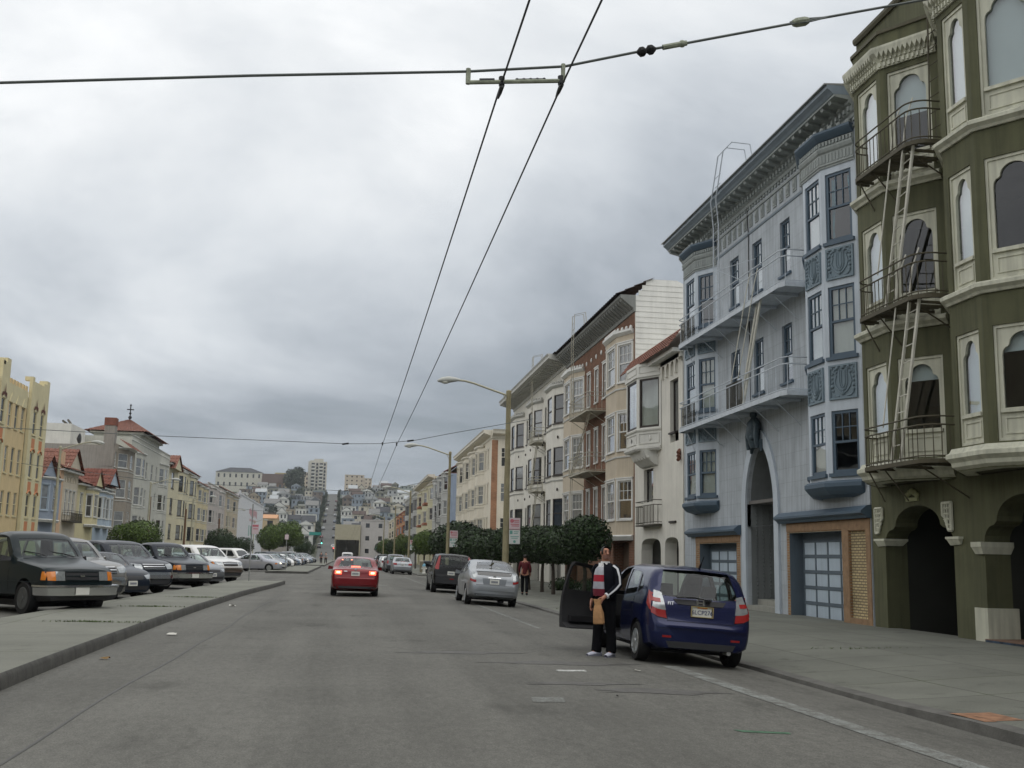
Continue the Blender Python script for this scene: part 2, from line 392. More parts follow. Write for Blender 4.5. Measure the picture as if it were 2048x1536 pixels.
def fe_ladder(mb, a, b, w, side=(1, 0, 0), r=.022, sp=.3, rail=True):
    a, b, s = Vector(a), Vector(b), Vector(side).normalized()*w/2
    for k in (-1, 1):
        p, q = a+s*k, b+s*k; mb.tube([p, q], r, 6)
        if rail: mb.tube([p+Vector((0, -.12, .25)), q+Vector((0, -.12, .25))], r*.7, 5)
    n = max(2, int((b-a).length/sp))
    for i in range(1, n): p = a.lerp(b, i/n); mb.tube([p-s, p+s], .012, 5, False)
def make_root(name, label, side, Y0, X=None, z0=0., cat='building', group=None):
    if side == 'R': return thing(name, label, cat, (12.6 if X is None else X, Y0, z0), -math.pi/2, group)
    return thing(name, label, cat, (-24.0 if X is None else X, Y0, z0), math.pi/2, group)
# ================================================================== GROUND
def sstep(t): t = max(0., min(1., t)); return t*t*(3-2*t)
def hill_z(x, y):
    t = max(0., (y-425)/485)
    z = 50*min(t, 1)**1.05 if t < 1 else 50-.02*(y-910)
    return -.3+z+ (2.2*math.sin(x*.021+1)+3.2*sstep(abs(x+13)/60))*min(t, 1)
def zroad(x): return 0. if x < 3 else -.0135*(x-3)**2
def node_mat(name):
    m = bpy.data.materials.new(name); m.use_nodes = True; MATS[name] = m
    return m, m.node_tree, m.node_tree.nodes['Principled BSDF']
def NZ(t, co, sc, det=5, ro=.6, lo=.3, hi=.7, a=0., b=1., mp=None):
    if mp:
        q = nd('ShaderNodeMapping', t); q.inputs['Scale'].default_value = mp; lk(co, q.inputs[0], t); co = q.outputs[0]
    n = nd('ShaderNodeTexNoise', t); n.inputs['Scale'].default_value = sc; n.inputs['Detail'].default_value = det; n.inputs['Roughness'].default_value = ro; lk(co, n.inputs['Vector'], t)
    r = nd('ShaderNodeMapRange', t); r.inputs['From Min'].default_value = lo; r.inputs['From Max'].default_value = hi; r.inputs['To Min'].default_value = a; r.inputs['To Max'].default_value = b
    lk(n.outputs['Fac'], r.inputs['Value'], t); return r.outputs[0]
def MA(t, op, a, b):
    n = nd('ShaderNodeMath', t, operation=op)
    for i, v in enumerate((a, b)):
        if isinstance(v, (int, float)): n.inputs[i].default_value = v
        else: lk(v, n.inputs[i], t)
    return n.outputs[0]
def MIXC(t, f, a, b):
    n = nd('ShaderNodeMix', t, data_type='RGBA')
    for i, v in ((0, f), (6, a), (7, b)):
        if isinstance(v, tuple): n.inputs[i].default_value = (*v, 1)
        elif isinstance(v, (int, float)): n.inputs[i].default_value = v
        else: lk(v, n.inputs[i], t)
    return n.outputs[2]
def SCL(t, c, f):
    n = nd('ShaderNodeVectorMath', t, operation='SCALE')
    if isinstance(c, tuple): n.inputs[0].default_value = c
    else: lk(c, n.inputs[0], t)
    lk(f, n.inputs['Scale'], t); return n.outputs[0]
def asphalt_nodes(t, p):
    co = nd('ShaderNodeTexCoord', t).outputs['Object']
    f = MA(t, 'MULTIPLY', MA(t, 'MULTIPLY', NZ(t, co, 62, 4, .85, .32, .68, .52, 1.48), NZ(t, co, 22, 3, .7, .3, .7, .86, 1.14)), NZ(t, co, .35, 5, .6, .3, .7, .86, 1.12))
    f = MA(t, 'MULTIPLY', f, NZ(t, co, 1.0, 4, .6, .3, .7, .90, 1.08, (1.1, .035, 1)))      # wheel tracks and drip lines run along the street
    f = MA(t, 'MULTIPLY', f, NZ(t, co, 11, 5, .8, .32, .68, .82, 1.18, (1, .4, 1)))
    f = MA(t, 'MULTIPLY', f, NZ(t, co, .5, 3, .6, .42, .58, .90, 1.05, (1.6, .12, 1)))
    st = NZ(t, co, .8, 4, .6, .60, .72, 0, .38, (1, .35, 1))
    f = MA(t, 'MULTIPLY', f, MA(t, 'SUBTRACT', 1., st))
    # cracks
    vo = nd('ShaderNodeTexVoronoi', t, feature='DISTANCE_TO_EDGE'); vo.inputs['Scale'].default_value = .2
    ds = nd('ShaderNodeTexNoise', t); ds.inputs['Scale'].default_value = 1.2; ds.inputs['Detail'].default_value = 6; lk(co, ds.inputs['Vector'], t)
    ad = nd('ShaderNodeVectorMath', t, operation='MULTIPLY_ADD'); lk(ds.outputs['Color'], ad.inputs[0], t); ad.inputs[1].default_value = (1.6, 1.6, 0); lk(co, ad.inputs[2], t)
    lk(ad.outputs[0], vo.inputs['Vector'], t)
    r = nd('ShaderNodeMapRange', t); r.inputs['From Min'].default_value = .004; r.inputs['From Max'].default_value = .010; r.inputs['To Min'].default_value = .88; r.inputs['To Max'].default_value = 1
    lk(vo.outputs['Distance'], r.inputs['Value'], t)
    f = MA(t, 'MULTIPLY', f, MA(t, 'MAXIMUM', r.outputs[0], NZ(t, co, .12, 2, .5, .36, .46, 0, 1)))
    nb = nd('ShaderNodeTexNoise', t); nb.inputs['Scale'].default_value = 70; nb.inputs['Detail'].default_value = 4; lk(co, nb.inputs['Vector'], t)
    b = nd('ShaderNodeBump', t); b.inputs['Strength'].default_value = .55; b.inputs['Distance'].default_value = .012; lk(nb.outputs['Fac'], b.inputs['Height'], t); lk(b.outputs[0], p.inputs['Normal'], t)
    p.inputs['Roughness'].default_value = .85; p.inputs['Specular IOR Level'].default_value = .25
    return co, f
ASPH = (.129, .127, .114)
m, t, p = node_mat('asphalt'); co, f = asphalt_nodes(t, p); lk(SCL(t, ASPH, f), p.inputs['Base Color'], t); ASPHALT = m
m, t, p = node_mat('worn_road_paint'); co, f = asphalt_nodes(t, p)
k = MA(t, 'MULTIPLY', NZ(t, co, 6, 6, .75, .38, .62, 0.0, 1), .36)
lk(SCL(t, MIXC(t, k, ASPH, (.42, .46, .45)), f), p.inputs['Base Color'], t); WORN = m
m, t, p = node_mat('white_road_paint'); co, f = asphalt_nodes(t, p)
k = NZ(t, co, 5, 5, .7, .30, .60, .25, 1); lk(SCL(t, MIXC(t, k, ASPH, (.55, .56, .54)), f), p.inputs['Base Color'], t); WHITELINE = m
def concrete(name, col, bw, bh, moss=.5):
    m, t, p = node_mat(name); co = nd('ShaderNodeTexCoord', t).outputs['Object']
    f = MA(t, 'MULTIPLY', NZ(t, co, 60, 4, .8, .3, .7, .78, 1.22), NZ(t, co, .5, 6, .65, .3, .7, .80, 1.12))
    st = NZ(t, co, 1.7, 5, .7, .58, .70, 0, .30); f = MA(t, 'MULTIPLY', f, MA(t, 'SUBTRACT', 1., st))
    b = nd('ShaderNodeTexBrick', t); b.offset = 0; b.inputs['Scale'].default_value = 1; b.inputs['Brick Width'].default_value = bw; b.inputs['Row Height'].default_value = bh; b.inputs['Mortar Size'].default_value = .014
    b.inputs['Color1'].default_value = (1, 1, 1, 1); b.inputs['Color2'].default_value = (.86, .86, .86, 1); b.inputs['Mortar'].default_value = (0, 0, 0, 1); lk(co, b.inputs['Vector'], t)
    f = MA(t, 'MULTIPLY', f, MA(t, 'MAXIMUM', b.outputs['Color'], .8))
    g = MIXC(t, MA(t, 'MULTIPLY', NZ(t, co, .9, 3, .6, .45, .6, 0, moss), 1.), (.09, .088, .08), (.055, .075, .022))
    c = MIXC(t, b.outputs['Fac'], SCL(t, col, f), g); lk(c, p.inputs['Base Color'], t)
    nb = nd('ShaderNodeTexNoise', t); nb.inputs['Scale'].default_value = 45; nb.inputs['Detail'].default_value = 5; lk(co, nb.inputs['Vector'], t)
    bp = nd('ShaderNodeBump', t); bp.inputs['Strength'].default_value = .3; bp.inputs['Distance'].default_value = .01; lk(nb.outputs['Fac'], bp.inputs['Height'], t); lk(bp.outputs[0], p.inputs['Normal'], t)
    p.inputs['Roughness'].default_value = .85; p.inputs['Specular IOR Level'].default_value = .25
    return m
PAVE = concrete('pavement_concrete', (.182, .187, .160), 1.55, 1.55, .6)
MEDC = concrete('median_concrete', (.192, .195, .166), 6.0, 3.05, 1.0)
KERB = mat('kerb_concrete', (.085, .083, .076), .85, var=.3, scale=2.5, streak=.35, bump=.4, bscale=30)
KERBR = mat('worn_kerb', (.125, .122, .112), .85, var=.3, scale=2.5, bump=.4, bscale=30)
EARTH = mat('hill_earth', srgb(66, 70, 50), .9, var=.35, scale=.04)
def struct(name, mb, m, smooth=None):
    o = mb.build(name, m, smooth=smooth); o['kind'] = 'structure'; return o
mb = MB()
xs = [-900, -400, -200, -120, -80, -60, -45, -30, -17, -4, 10, 25, 40, 60, 80, 110, 160, 260, 500, 900]
ys = [-120, 0, 100, 200, 300, 380, 425]+[450+23*i for i in range(21)]+[960, 1050, 1250, 1600, 2600]
mb.grid([[(x, y, hill_z(x, y)) for x in xs] for y in ys]); struct('ground', mb, EARTH, 60)
mb = MB(); xs = [-20.4, -10, 0, 3, 3.5, 4, 4.5, 5, 5.5, 6, 6.4]
mb.grid([[(x, y, zroad(x)) for x in xs] for y in range(-40, 441, 12)]); struct('road', mb, ASPHALT, 60)
mb = MB(); mb.quad((6.4, 84, -.16), (90, 84, .0), (90, 96, .0), (6.4, 96, -.16))
mb.quad((6.4, 330, -.15), (90, 330, -.1), (90, 341, -.1), (6.4, 341, -.15)); struct('side_street', mb, ASPHALT)
mb = MB(); mb.grid([[(x, y, hill_z(x, y)+.12) for x in (-8.2-4.6*(y-440)/480-3.5, -8.2-4.6*(y-440)/480, -8.2-4.6*(y-440)/480+3.5)] for y in [424, 440]+[450+23*i for i in range(21)]+[930]]); struct('hill_street', mb, mat('hill_asphalt', (.105, .106, .10), .9, var=.2, scale=.2), 60)
# right pavement: rolled kerb at the driveways, full kerb by the camera
def zk(y): return -.085+.055*sstep((13-y)/2.5)
def zsw(x, y):
    a = zk(y); return a+(.065-a)*sstep((x-6.5)/3.2)**.8 if x > 6.5 else a
mb = MB(); mk = MB()
for ya, yb in ((-24, 84), (96, 330)):
    Y = [ya+(yb-ya)*i/int((yb-ya)/1.5) for i in range(int((yb-ya)/1.5)+1)]
    mb.grid([[(x, y, zsw(x, y)) for x in (6.56, 7, 7.5, 8, 8.6, 9.2, 10, 11, 12.9)] for y in Y])
    def kj(y): return .025*math.sin(y*.9)+.02*math.sin(y*2.3+1)
    mk.grid([[(x+kj(y)*(1 if x < 6.56 else 0), y, z) for x, z in ((6.34, -.2), (6.36, zk(y)-.012), (6.385, zk(y)), (6.56, zk(y)+.001))] for y in Y])
    for y in (ya, yb): mk.quad((6.36, y, -.2), (12.9, y, -.2), (12.9, y, .065), (6.4, y, zk(y)))
struct('pavement', mb, PAVE, 60); struct('kerb', mk, KERBR, 30)
# median: raised concrete strips with rounded ends
def xr(y): return -3.42-.32*math.exp(-((y-25)/16)**2)+.45*sstep((y-38)/18)
def xl(y): return -6.75+1.45*sstep((y-15)/45)
def median(y0, y1, fr, fl, z=.17, name='median', seed=1):
    rr = random.Random(seed); n = max(8, int((y1-y0)/2)); R = []; Lf = []
    for i in range(n+1): y = y0+(y1-y0)*i/n; R.append((fr(y)+.015*math.sin(y*3.1)+rr.uniform(-.008, .008), y)); Lf.append((fl(y), y))
    top = [(a, b) for a, b in R]+[(a, b) for a, b in reversed(Lf)]
    mb = MB(); g = []
    for (a, y), (b, _) in zip(R, Lf): g.append([(b+.02, y, z-.01)]+[(b+(a-b)*k/5, y, z+.012*math.sin(y*.8+k)) for k in range(1, 5)]+[(a-.02, y, z)])
    mb.grid(g); struct(name, mb, MEDC, 60)
    mk = MB(); mk.grid([[(a+.03, y, -.02), (a+.015, y, z-.05), (a-.008, y, z-.012), (a-.022, y, z+.002)] for a, y in R])
    mk.grid([[(b-.02, y, -.02), (b, y, z-.02), (b+.02, y, z-.008)] for b, y in Lf])
    for (a, y), (b, _) in ((R[0], Lf[0]), (R[-1], Lf[-1])): mk.quad((a+.03, y, -.02), (b-.02, y, -.02), (b, y, z-.01), (a-.01, y, z-.003))
    struct('median_kerb', mk, KERB, 35)
median(-24, 56, xr, xl)
median(86, 132, lambda y: -2.9, lambda y: -6.1, seed=2); median(142, 272, lambda y: -2.7, lambda y: -5.4, seed=3)
# left pavement
mb = MB(); mb.grid([[(x, y, .15) for x in (-24.4, -22, -20.55)] for y in range(-20, 341, 10)]); struct('far_pavement', mb, PAVE)
mb = MB(); mb.grid([[(x, y, z) for x, z in ((-20.55, .15), (-20.4, .15), (-20.37, 0))] for y in range(-20, 341, 10)]); struct('far_kerb', mb, KERBR)
# markings and road dirt
def strip(name, pts, w, m, dz=.004):
    mb = MB(); mb.grid([[(x-w/2, y, zroad(x-w/2)+dz), (x+w/2, y, zroad(x+w/2)+dz)] for x, y in pts]); return struct(name, mb, m)
strip('parking_lane_line', [(4.98-.012*(y-6), y) for y in range(3, 17)], .27, WORN)
strip('parking_lane_line', [(4.3, y) for y in range(24, 84, 4)], .12, WORN)
strip('lane_mark', [(3.1, 14.72), (3.12, 14.78), (3.1, 14.85), (3.13, 14.92)], .40, WHITELINE); strip('lane_mark', [(1.9, 56), (1.9, 56.8)], .5, WORN); strip('lane_mark', [(2.2, 11.6), (2.25, 12)], .35, WORN)
TAR = mat('tar', (.066, .064, .058), .6, var=.3, scale=3)
strip('tar_seam', [(-2.35+.03*math.sin(y*.37)+.02*math.sin(y*.9), y) for y in range(2, 60)], .03, TAR)
for i, (x, y, a, b) in enumerate(((3.2, 15.9, 1.3, .35), (3.7, 12.6, .9, .3), (2.9, 13.3, .8, .2), (1.9, 17.5, 1.1, .25))):
    mb = MB(); mb.add([(x, y, zroad(x)+.004)]+[(x+a*math.cos(k*.42)*(.8+.3*math.sin(k*2.1+i)), y+b*math.sin(k*.42)*(.8+.3*math.sin(k*1.7)), zroad(x+a*math.cos(k*.42)*(.8+.3*math.sin(k*2.1+i)))+.004) for k in range(15)], [(0, k, k % 15+1) for k in range(1, 16)])
    struct('oil_stain', mb, mat('oil_stained_asphalt', (.098, .095, .088), .7, var=.3, scale=8))
mb = MB(); mb.quad((3.55, 9.75, zroad(3.55)+.004), (4.05, 9.65, zroad(4.05)+.004), (4.03, 9.55, zroad(4.03)+.004), (3.6, 9.62, zroad(3.6)+.004)); struct('survey_mark', mb, mat('green_spray', (.07, .15, .09), .8, var=.5, scale=14))
mb = MB(); mb.grid([[(x, y, zk(y)+.0045) for x in (6.41, 6.55)] for y in (10.35, 10.6, 10.8, 11.0)])
mb.grid([[(x, y, zsw(x, y)+.004) for x in (6.56, 6.75, 6.88)] for y in (10.4, 10.7, 11.0)])
struct('orange_kerb_mark', mb, mat('faded_orange_paint', srgb(150, 112, 86), .8, var=.45, scale=7))
# ================================================================== OLIVE BUILDING
OLIVE = paint('olive_stucco', 91, 92, 67, .8, var=.18, streak=.34, bump=.45, bscale=70)
OLIVED = paint('olive_trim', 84, 81, 63, .7)
CREAM = paint('cream_trim', 200, 200, 182, .6, streak=.3, var=.18)
ROOFTAR = mat('roof_felt', (.06, .06, .06), .9)
INNER = mat('dim_room_wall', (.16, .15, .14), .9, var=.2)
BLIND_SKY = mat('white_blind_sky', srgb(215, 220, 222), .9, var=.06)
olive = make_root('apartment_building', 'olive green stucco apartment building with cream bay windows and arched garages', 'R', 24.7, z0=.05)
def olive_bay(pl, zb, ztop, first):
    segs = [Seg(pl[0], pl[1]), Seg(pl[1], pl[2]), Seg(pl[2], pl[3])]
    mb = MB(); mp = MB()
    floors = [(3.78, 5.98), (6.85, 9.28), (10.12, 12.72)]
    for k, sg in enumerate(segs):
        a, b = .17, sg.L-.17
        wall(mb, sg, zb, ztop, [(a, z0, b, z1) for z0, z1 in floors], rv=.1)
        if k == 0: a, b = .15, sg.L-.15
        for z0, z1 in floors:
            # cream surround with the Moorish headed light
            g0, g1, gb = a+.13, b-.13, z0+.62; gt = z1-.16; zs = gt-.42
            wall(mp, sg, z0, z1, [(g0, gb, g1, gt)], a, b, rv=.06, n=-.06)
            arch_fill(mp, sg, moor_curve(g0, g1, zs, gt), gt, rv=.06, n=-.06)
            for (x0, x1, y0, y1, o) in ((a, a+.05, z0, z1, .03), (b-.05, b, z0, z1, .03), (a+.05, b-.05, z1-.06, z1, .03), (g0-.06, g1+.06, gb-.09, gb-.02, .06), (a+.05, b-.05, z0, z0+.06, .03),
                                      (g0, g1, z0+.13, z0+.16, .02), (g0, g1, z0+.42, z0+.45, .02), (g0, g0+.03, z0+.16, z0+.42, .02), (g1-.03, g1, z0+.16, z0+.42, .02)):
                obox(mp, sg, x0, x1, y0, y1, -.06, -.06+o)
    w = mb.build('bay_wall', OLIVE, olive)
    p = mp.build('window_surround', CREAM, w)
    for k, sg in enumerate(segs):
        a, b = .17, sg.L-.17
        for f, (z0, z1) in enumerate(floors):
            g0, g1, gb = a+.13, b-.13, z0+.62; gt = z1-.16; zs = gt-.42; cv = moor_curve(g0, g1, zs, gt)
            g = MB(); P = [sg.pt(g0, -.11, gb), sg.pt(g1, -.11, gb)]+[sg.pt(s, -.11, z) for s, z in reversed(cv)]; g.add(P, [tuple(range(len(P)))])
            g.build('pane', GLASS, w)
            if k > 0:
                if k == 1: zz = gb-.02  # full white sheets on front panes stand in for bright sky reflection
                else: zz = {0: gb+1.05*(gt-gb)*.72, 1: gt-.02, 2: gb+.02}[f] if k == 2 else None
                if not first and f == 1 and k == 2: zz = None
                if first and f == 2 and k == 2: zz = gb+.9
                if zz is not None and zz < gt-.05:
                    g = MB(); g.quad(sg.pt(g0-.03, -.2, zz), sg.pt(g1+.03, -.2, zz), sg.pt(g1+.03, -.2, gt+.03), sg.pt(g0-.03, -.2, gt+.03)); g.build('blind_sky_sheet', BLIND_SKY, w)
    # belts, cornice, foot moulding, parapet
    for zz in (6.62, 9.88):
        mc = MB(); sweep(mc, pl, [(-.02, zz), (.05, zz), (.08, zz+.05), (.16, zz+.11), (.16, zz+.18), (.1, zz+.22), (-.02, zz+.22)]); mc.build('belt_course', CREAM, w)
    mc = MB(); sweep(mc, pl, [(-.3, 3.30), (-.02, 3.31), (.08, 3.38), (.10, 3.46), (.19, 3.54), (.19, 3.62), (.12, 3.66), (.08, 3.74), (-.3, 3.74)]); mc.build('foot_moulding', CREAM, w)
    mc = MB()
    sweep(mc, pl, [(-.02, 12.86), (.05, 12.86), (.07, 13.0), (.14, 13.12), (.22, 13.2), (.24, 13.28), (.24, 13.33), (-.02, 13.33)])
    for sg in segs:      # lattice and saw-tooth band of the cornice
        n = int(sg.L/.105)
        for i in range(n):
            c = (i+.5)*sg.L/n; q = sg.L/n
            obox(mc, sg, c-.025, c+.025, 12.88, 12.98, .05, .10)
            mc.add([sg.pt(c-q/2, .235, 13.20), sg.pt(c+q/2, .235, 13.20), sg.pt(c, .21, 13.06), sg.pt(c-q/2, .15, 13.20), sg.pt(c+q/2, .15, 13.20), sg.pt(c, .12, 13.06)], [(0, 2, 1), (0, 3, 5, 2), (1, 2, 5, 4)])
            obox(mc, sg, c+q/2-.02, c+q/2+.02, 13.0, 13.07, .08, .13)
    mc.build('cornice', CREAM, w)
    mp2 = MB(); n = len(pl)
    mf = MB(); mf.add([(u, -d, zb+.02) for u, d in pl], [tuple(range(n))]); mf.build('bay_soffit', OLIVED, w); mp2.add([(u, -d, ztop) for u, d in pl], [tuple(range(n))])
    sweep(mp2, pl, [(-.12, ztop-.02), (.05, ztop-.02), (.05, ztop+.06), (-.12, ztop+.06)])
    mp2.build('parapet_cap', OLIVED, w)
    return w
B1 = [(.35, 0), (1.35, .8), (2.65, .8), (3.75, 0)]; B2 = [(4.12, 0), (5.12, .8), (6.25, .8), (7.4, 0)]
main = Seg((0, 0), (7.9, 0)); OW = 7.9
mb = MB()
arches = [(.62, 3.55, 1.98, 2.80), (4.66, 7.3, 1.95, 2.85)]
wall(mb, main, -.25, 3.3, [(a, -.25, b, zt, 0) for a, b, zs, zt in arches])
wall(mb, main, 3.3, 14.85, [(B1[0][0]+.05, 3.3, B1[3][0]-.05, 13.3, 0), (B2[0][0]+.05, 3.3, B2[3][0]-.05, 13.3, 0)])
for a, b, zs, zt in arches:
    arch_fill(mb, main, moor_curve(a, b, zs, zt), zt, rv=.55)
    for s, q in ((a, 1), (b, -1)): mb.quad((s, 0, -.25), (s, .55, -.25), (s, .55, zs), (s, 0, zs))
flat_roof_block(mb, 0, OW, 14, 14.6, -.25)
sweep(mb, [(0, -.0), (OW, -.0)], [(-.2, 14.6), (-.002, 14.6), (-.002, 14.85), (-.2, 14.85)])
mb.build('wall', OLIVE, olive)
mb = MB(); sweep(mb, [(-.0, 0), (OW, 0)], [(-.25, 14.83), (.06, 14.83), (.1, 14.9), (.1, 14.98), (-.25, 14.98)]); mb.build('roof_coping', OLIVED, olive)
olive_bay(B1, 3.3, 13.75, True); olive_bay(B2, 3.3, 13.75, False)
mb = MB(); mb.quad((.1, 2.5, 3.4), (OW-.1, 2.5, 3.4), (OW-.1, 2.5, 13), (.1, 2.5, 13)); mb.quad((.1, .05, 3.45), (OW-.1, .05, 3.45), (OW-.1, 2.5, 3.45), (.1, 2.5, 3.45))
for zz in (6.7, 9.95): mb.box(.1, .02, zz, OW-.1, 2.5, zz+.1)
mb.build('room', INNER, olive)
mb = MB()   # garage recesses
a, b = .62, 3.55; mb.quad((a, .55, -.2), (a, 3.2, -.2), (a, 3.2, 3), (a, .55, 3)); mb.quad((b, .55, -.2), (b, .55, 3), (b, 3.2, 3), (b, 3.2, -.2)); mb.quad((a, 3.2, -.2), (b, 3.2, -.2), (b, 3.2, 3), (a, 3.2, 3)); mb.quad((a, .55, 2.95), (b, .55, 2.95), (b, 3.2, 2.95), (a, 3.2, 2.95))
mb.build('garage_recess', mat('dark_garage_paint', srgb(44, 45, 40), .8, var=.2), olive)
mb = MB()
for i in range(5): obox(mb, Seg((.7, -3.1), (3.5, -3.1)), .05, 2.75, .05+.42*i, .43+.42*i, 0, .04)
mb.build('garage_door', mat('dark_door', srgb(40, 41, 38), .6), olive)
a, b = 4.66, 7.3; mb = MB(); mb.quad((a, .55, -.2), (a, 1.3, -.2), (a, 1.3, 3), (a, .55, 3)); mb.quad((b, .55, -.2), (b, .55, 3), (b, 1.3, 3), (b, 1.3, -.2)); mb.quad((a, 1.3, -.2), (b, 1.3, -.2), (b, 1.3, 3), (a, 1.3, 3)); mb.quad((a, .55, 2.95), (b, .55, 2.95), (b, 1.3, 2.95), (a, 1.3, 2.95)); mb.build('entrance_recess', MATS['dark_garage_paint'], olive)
sg = Seg((a+.35, -1.28), (b-.35, -1.28)); mb = MB(); cv = moor_curve(.1, 1.85, 1.6, 2.3)
for (s, z), (s2, z2) in zip(cv, cv[1:]): mb.tube([sg.pt(s, .02, z), sg.pt(s2, .02, z2)], .03, 5)
mb.tube([sg.pt(.1, .02, 1.6), sg.pt(.1, .02, .75), sg.pt(.22, .02, .72), sg.pt(.3, .02, .6), sg.pt(1.65, .02, .6), sg.pt(1.73, .02, .72), sg.pt(1.85, .02, .75), sg.pt(1.85, .02, 1.6)], .03, 5); mb.build('door_frame', mat('grey_olive_paint', srgb(104, 106, 92), .6), olive)
mb = MB(); mb.box(a+.02, -.1, -.2, b-.02, 1.3, .07); st = mb.build('entrance_step', mat('terracotta_step', srgb(120, 96, 80), .8), olive)
mb = MB()
for i in range(22): mb.box(a+.04+.118*i, -.11, -.08, a+.15+.118*i, -.1, .055)
mb.build('step_tile', mat('blue_glazed_tile', srgb(52, 66, 82), .35, island=.5), st)
mb = MB()      # cream capitals, lattice brackets, pillar base, crest
for s, q in ((.62, -1), (3.55, 1)):
    c = s+q*.02
    mb.lathe([(0, -.26), (.07, -.26), (.10, -.18), (.13, -.02), (.13, .06), (.11, .09), (0, .09)], (c, -.02, 2.0), 10, 'x') if False else None
    x0, x1 = (c-.28, c+.1) if q < 0 else (c-.1, c+.28)
    mb.hexa([(x0, -.03, 1.90), (x1, -.03, 1.92), (x1, .4, 1.92), (x0, .1, 1.90), (x0-.04, -.10, 2.03), (x1+.05, -.10, 2.03), (x1+.05, .5, 2.03), (x0-.04, .1, 2.03)])
    mb.box(x0-.06, -.11, 2.03, x1+.07, .5, 2.08); mb.build('capital', CREAM, olive); mb = MB()
mb.box(4.36, -.12, 1.86, 4.72, .6, 1.96); mb.hexa([(4.4, -.05, 1.72), (4.68, -.05, 1.72), (4.68, .55, 1.72), (4.4, .05, 1.72), (4.36, -.11, 1.86), (4.72, -.11, 1.86), (4.72, .6, 1.86), (4.36, .05, 1.86)]); mb.build('capital', CREAM, olive); mb = MB()
mb.box(4.3, -.06, -.2, 4.75, .62, .66); mb.build('pillar_base', CREAM, olive)
for x0, fl in ((.22, 0), (2.95, 1)):
    mb = MB(); y0, y1, zt, zb = -.035, -.002, 2.80, 2.22
    X = (lambda t: x0+t*.36) if not fl else (lambda t: x0+.62-t*.36)
    pl = [(0, zt), (1, zt), (1, zt-.26), (.75, zt-.30), (.42, zb), (0, zb)]
    for (a1, z1), (a2, z2) in zip(pl, pl[1:]+pl[:1]): mb.tube([(X(a1), -.03, z1), (X(a2), -.03, z2)], .035, 5)
    for i in range(1, 5):
        zz = zt-(zt-zb)*i/5; e = 1 if zz > zt-.26 else max(.42, 1-(zt-.26-zz)*1.6); mb.tube([(X(0), -.03, zz), (X(e), -.03, zz)], .022, 4)
    for t_, zz in ((.25, zb), (.5, zb+.1), (.75, zt-.4)): mb.tube([(X(t_), -.03, zt), (X(t_), -.03, zz)], .022, 4)
    mb.build('lattice_bracket', CREAM, olive)
mb = MB()
for k in range(5): mb.ball((1.75+.11*k, -.03, 3.03+(.06 if k in (1, 3) else .1 if k == 2 else 0)), .09, 8, 5, (1, .5, .8))
mb.box(1.72, -.05, 2.9, 2.22, 0, 2.98); mb.build('crest', paint('crest_paint', 150, 152, 112), olive)
# fire escape on the far bay
FE = mat('olive_fire_escape', srgb(78, 73, 56), .65, var=.2, scale=6); FEL = mat('pale_fire_ladder', srgb(212, 210, 198), .6, var=.15, scale=6)
u0, u1, dd0, dd1 = 2.35, 5.05, .0, 1.5
path = fe_path(u0-.0, u1, .45, dd1, .45); plz = (3.55, 6.82, 10.02)
u0, u1 = 1.55, 5.0
def ol_path(): return [(2.0, .82), (2.0, .95)]+[(2.0+.28*(1-math.cos(a)), .95+.28*math.sin(a)) for a in [math.pi/2*k/5 for k in range(1, 6)]]+[(4.35+.4*math.sin(a), .83+.4*math.cos(a)) for a in [math.pi/2*k/5 for k in range(6)]]+[(4.75, .02)]
plz = (3.6, 7.0, 10.33)
path = ol_path()
for z in plz:
    mp = MB()
    for (p, q) in zip(path, path[1:]): obox(mp, Seg(p, q), -.01, math.hypot(q[0]-p[0], q[1]-p[1])+.01, z-.09, z, -.03, .03)
    k = 0
    while 2.06+k*.085 < 4.72:
        x = 2.06+k*.085; k += 1
        lo = .82 if x < 2.65 else max(.02, .82-(x-2.65)*.73)
        hi = 1.2 if 2.28 < x < 4.35 else (.95+math.sqrt(max(0, .28**2-(2.28-x)**2))-.03 if x <= 2.28 else .83+math.sqrt(max(0, .4**2-(x-4.35)**2))-.03)
        if 3.9 < x < 4.45 and z > 4: lo = min(hi, .95)
        mp.box(x-.02, -hi, z-.035, x+.02, -lo, z-.01)
    for x in (2.2, 2.8, 3.5, 4.3): mp.box(x-.02, -1.2, z-.11, x+.02, -(.8 if x < 2.7 else max(.0, .8-(x-2.65)*.73)), z-.05)
    for x, w in ((2.2, .8), (2.9, .62), (4.3, .05)): mp.tube([(x, -1.15, z-.1), (x, -w, z-.75)], .018, 5)
    fe = mp.build('fire_escape_landing', FE, olive); mr = MB(); fe_railing(mr, path, z, .86, .17, .011); mr.build('railing', FE, fe)
for z0, z1 in ((3.65, 7.1), (7.05, 10.4)):
    ml = MB(); fe_ladder(ml, (3.22, -1.05, z0), (4.22, -1.02, z1), .5, (1, -.1, 0), .040, .33, False)
    for k in (-.27, .27): ml.tube([(3.3+k, -1.22, z0+.75), (4.2+k, -1.2, z1+.5), (4.32+k, -1.1, z1+.9)], .016, 5)
    ml.build('ladder', FEL, fe)
ml = MB(); fe_ladder(ml, (4.52, -.55, 10.35), (4.35, -.35, 15.6), .42, (1, .1, 0), .022, .36, False); ml.build('ladder', FE, fe)

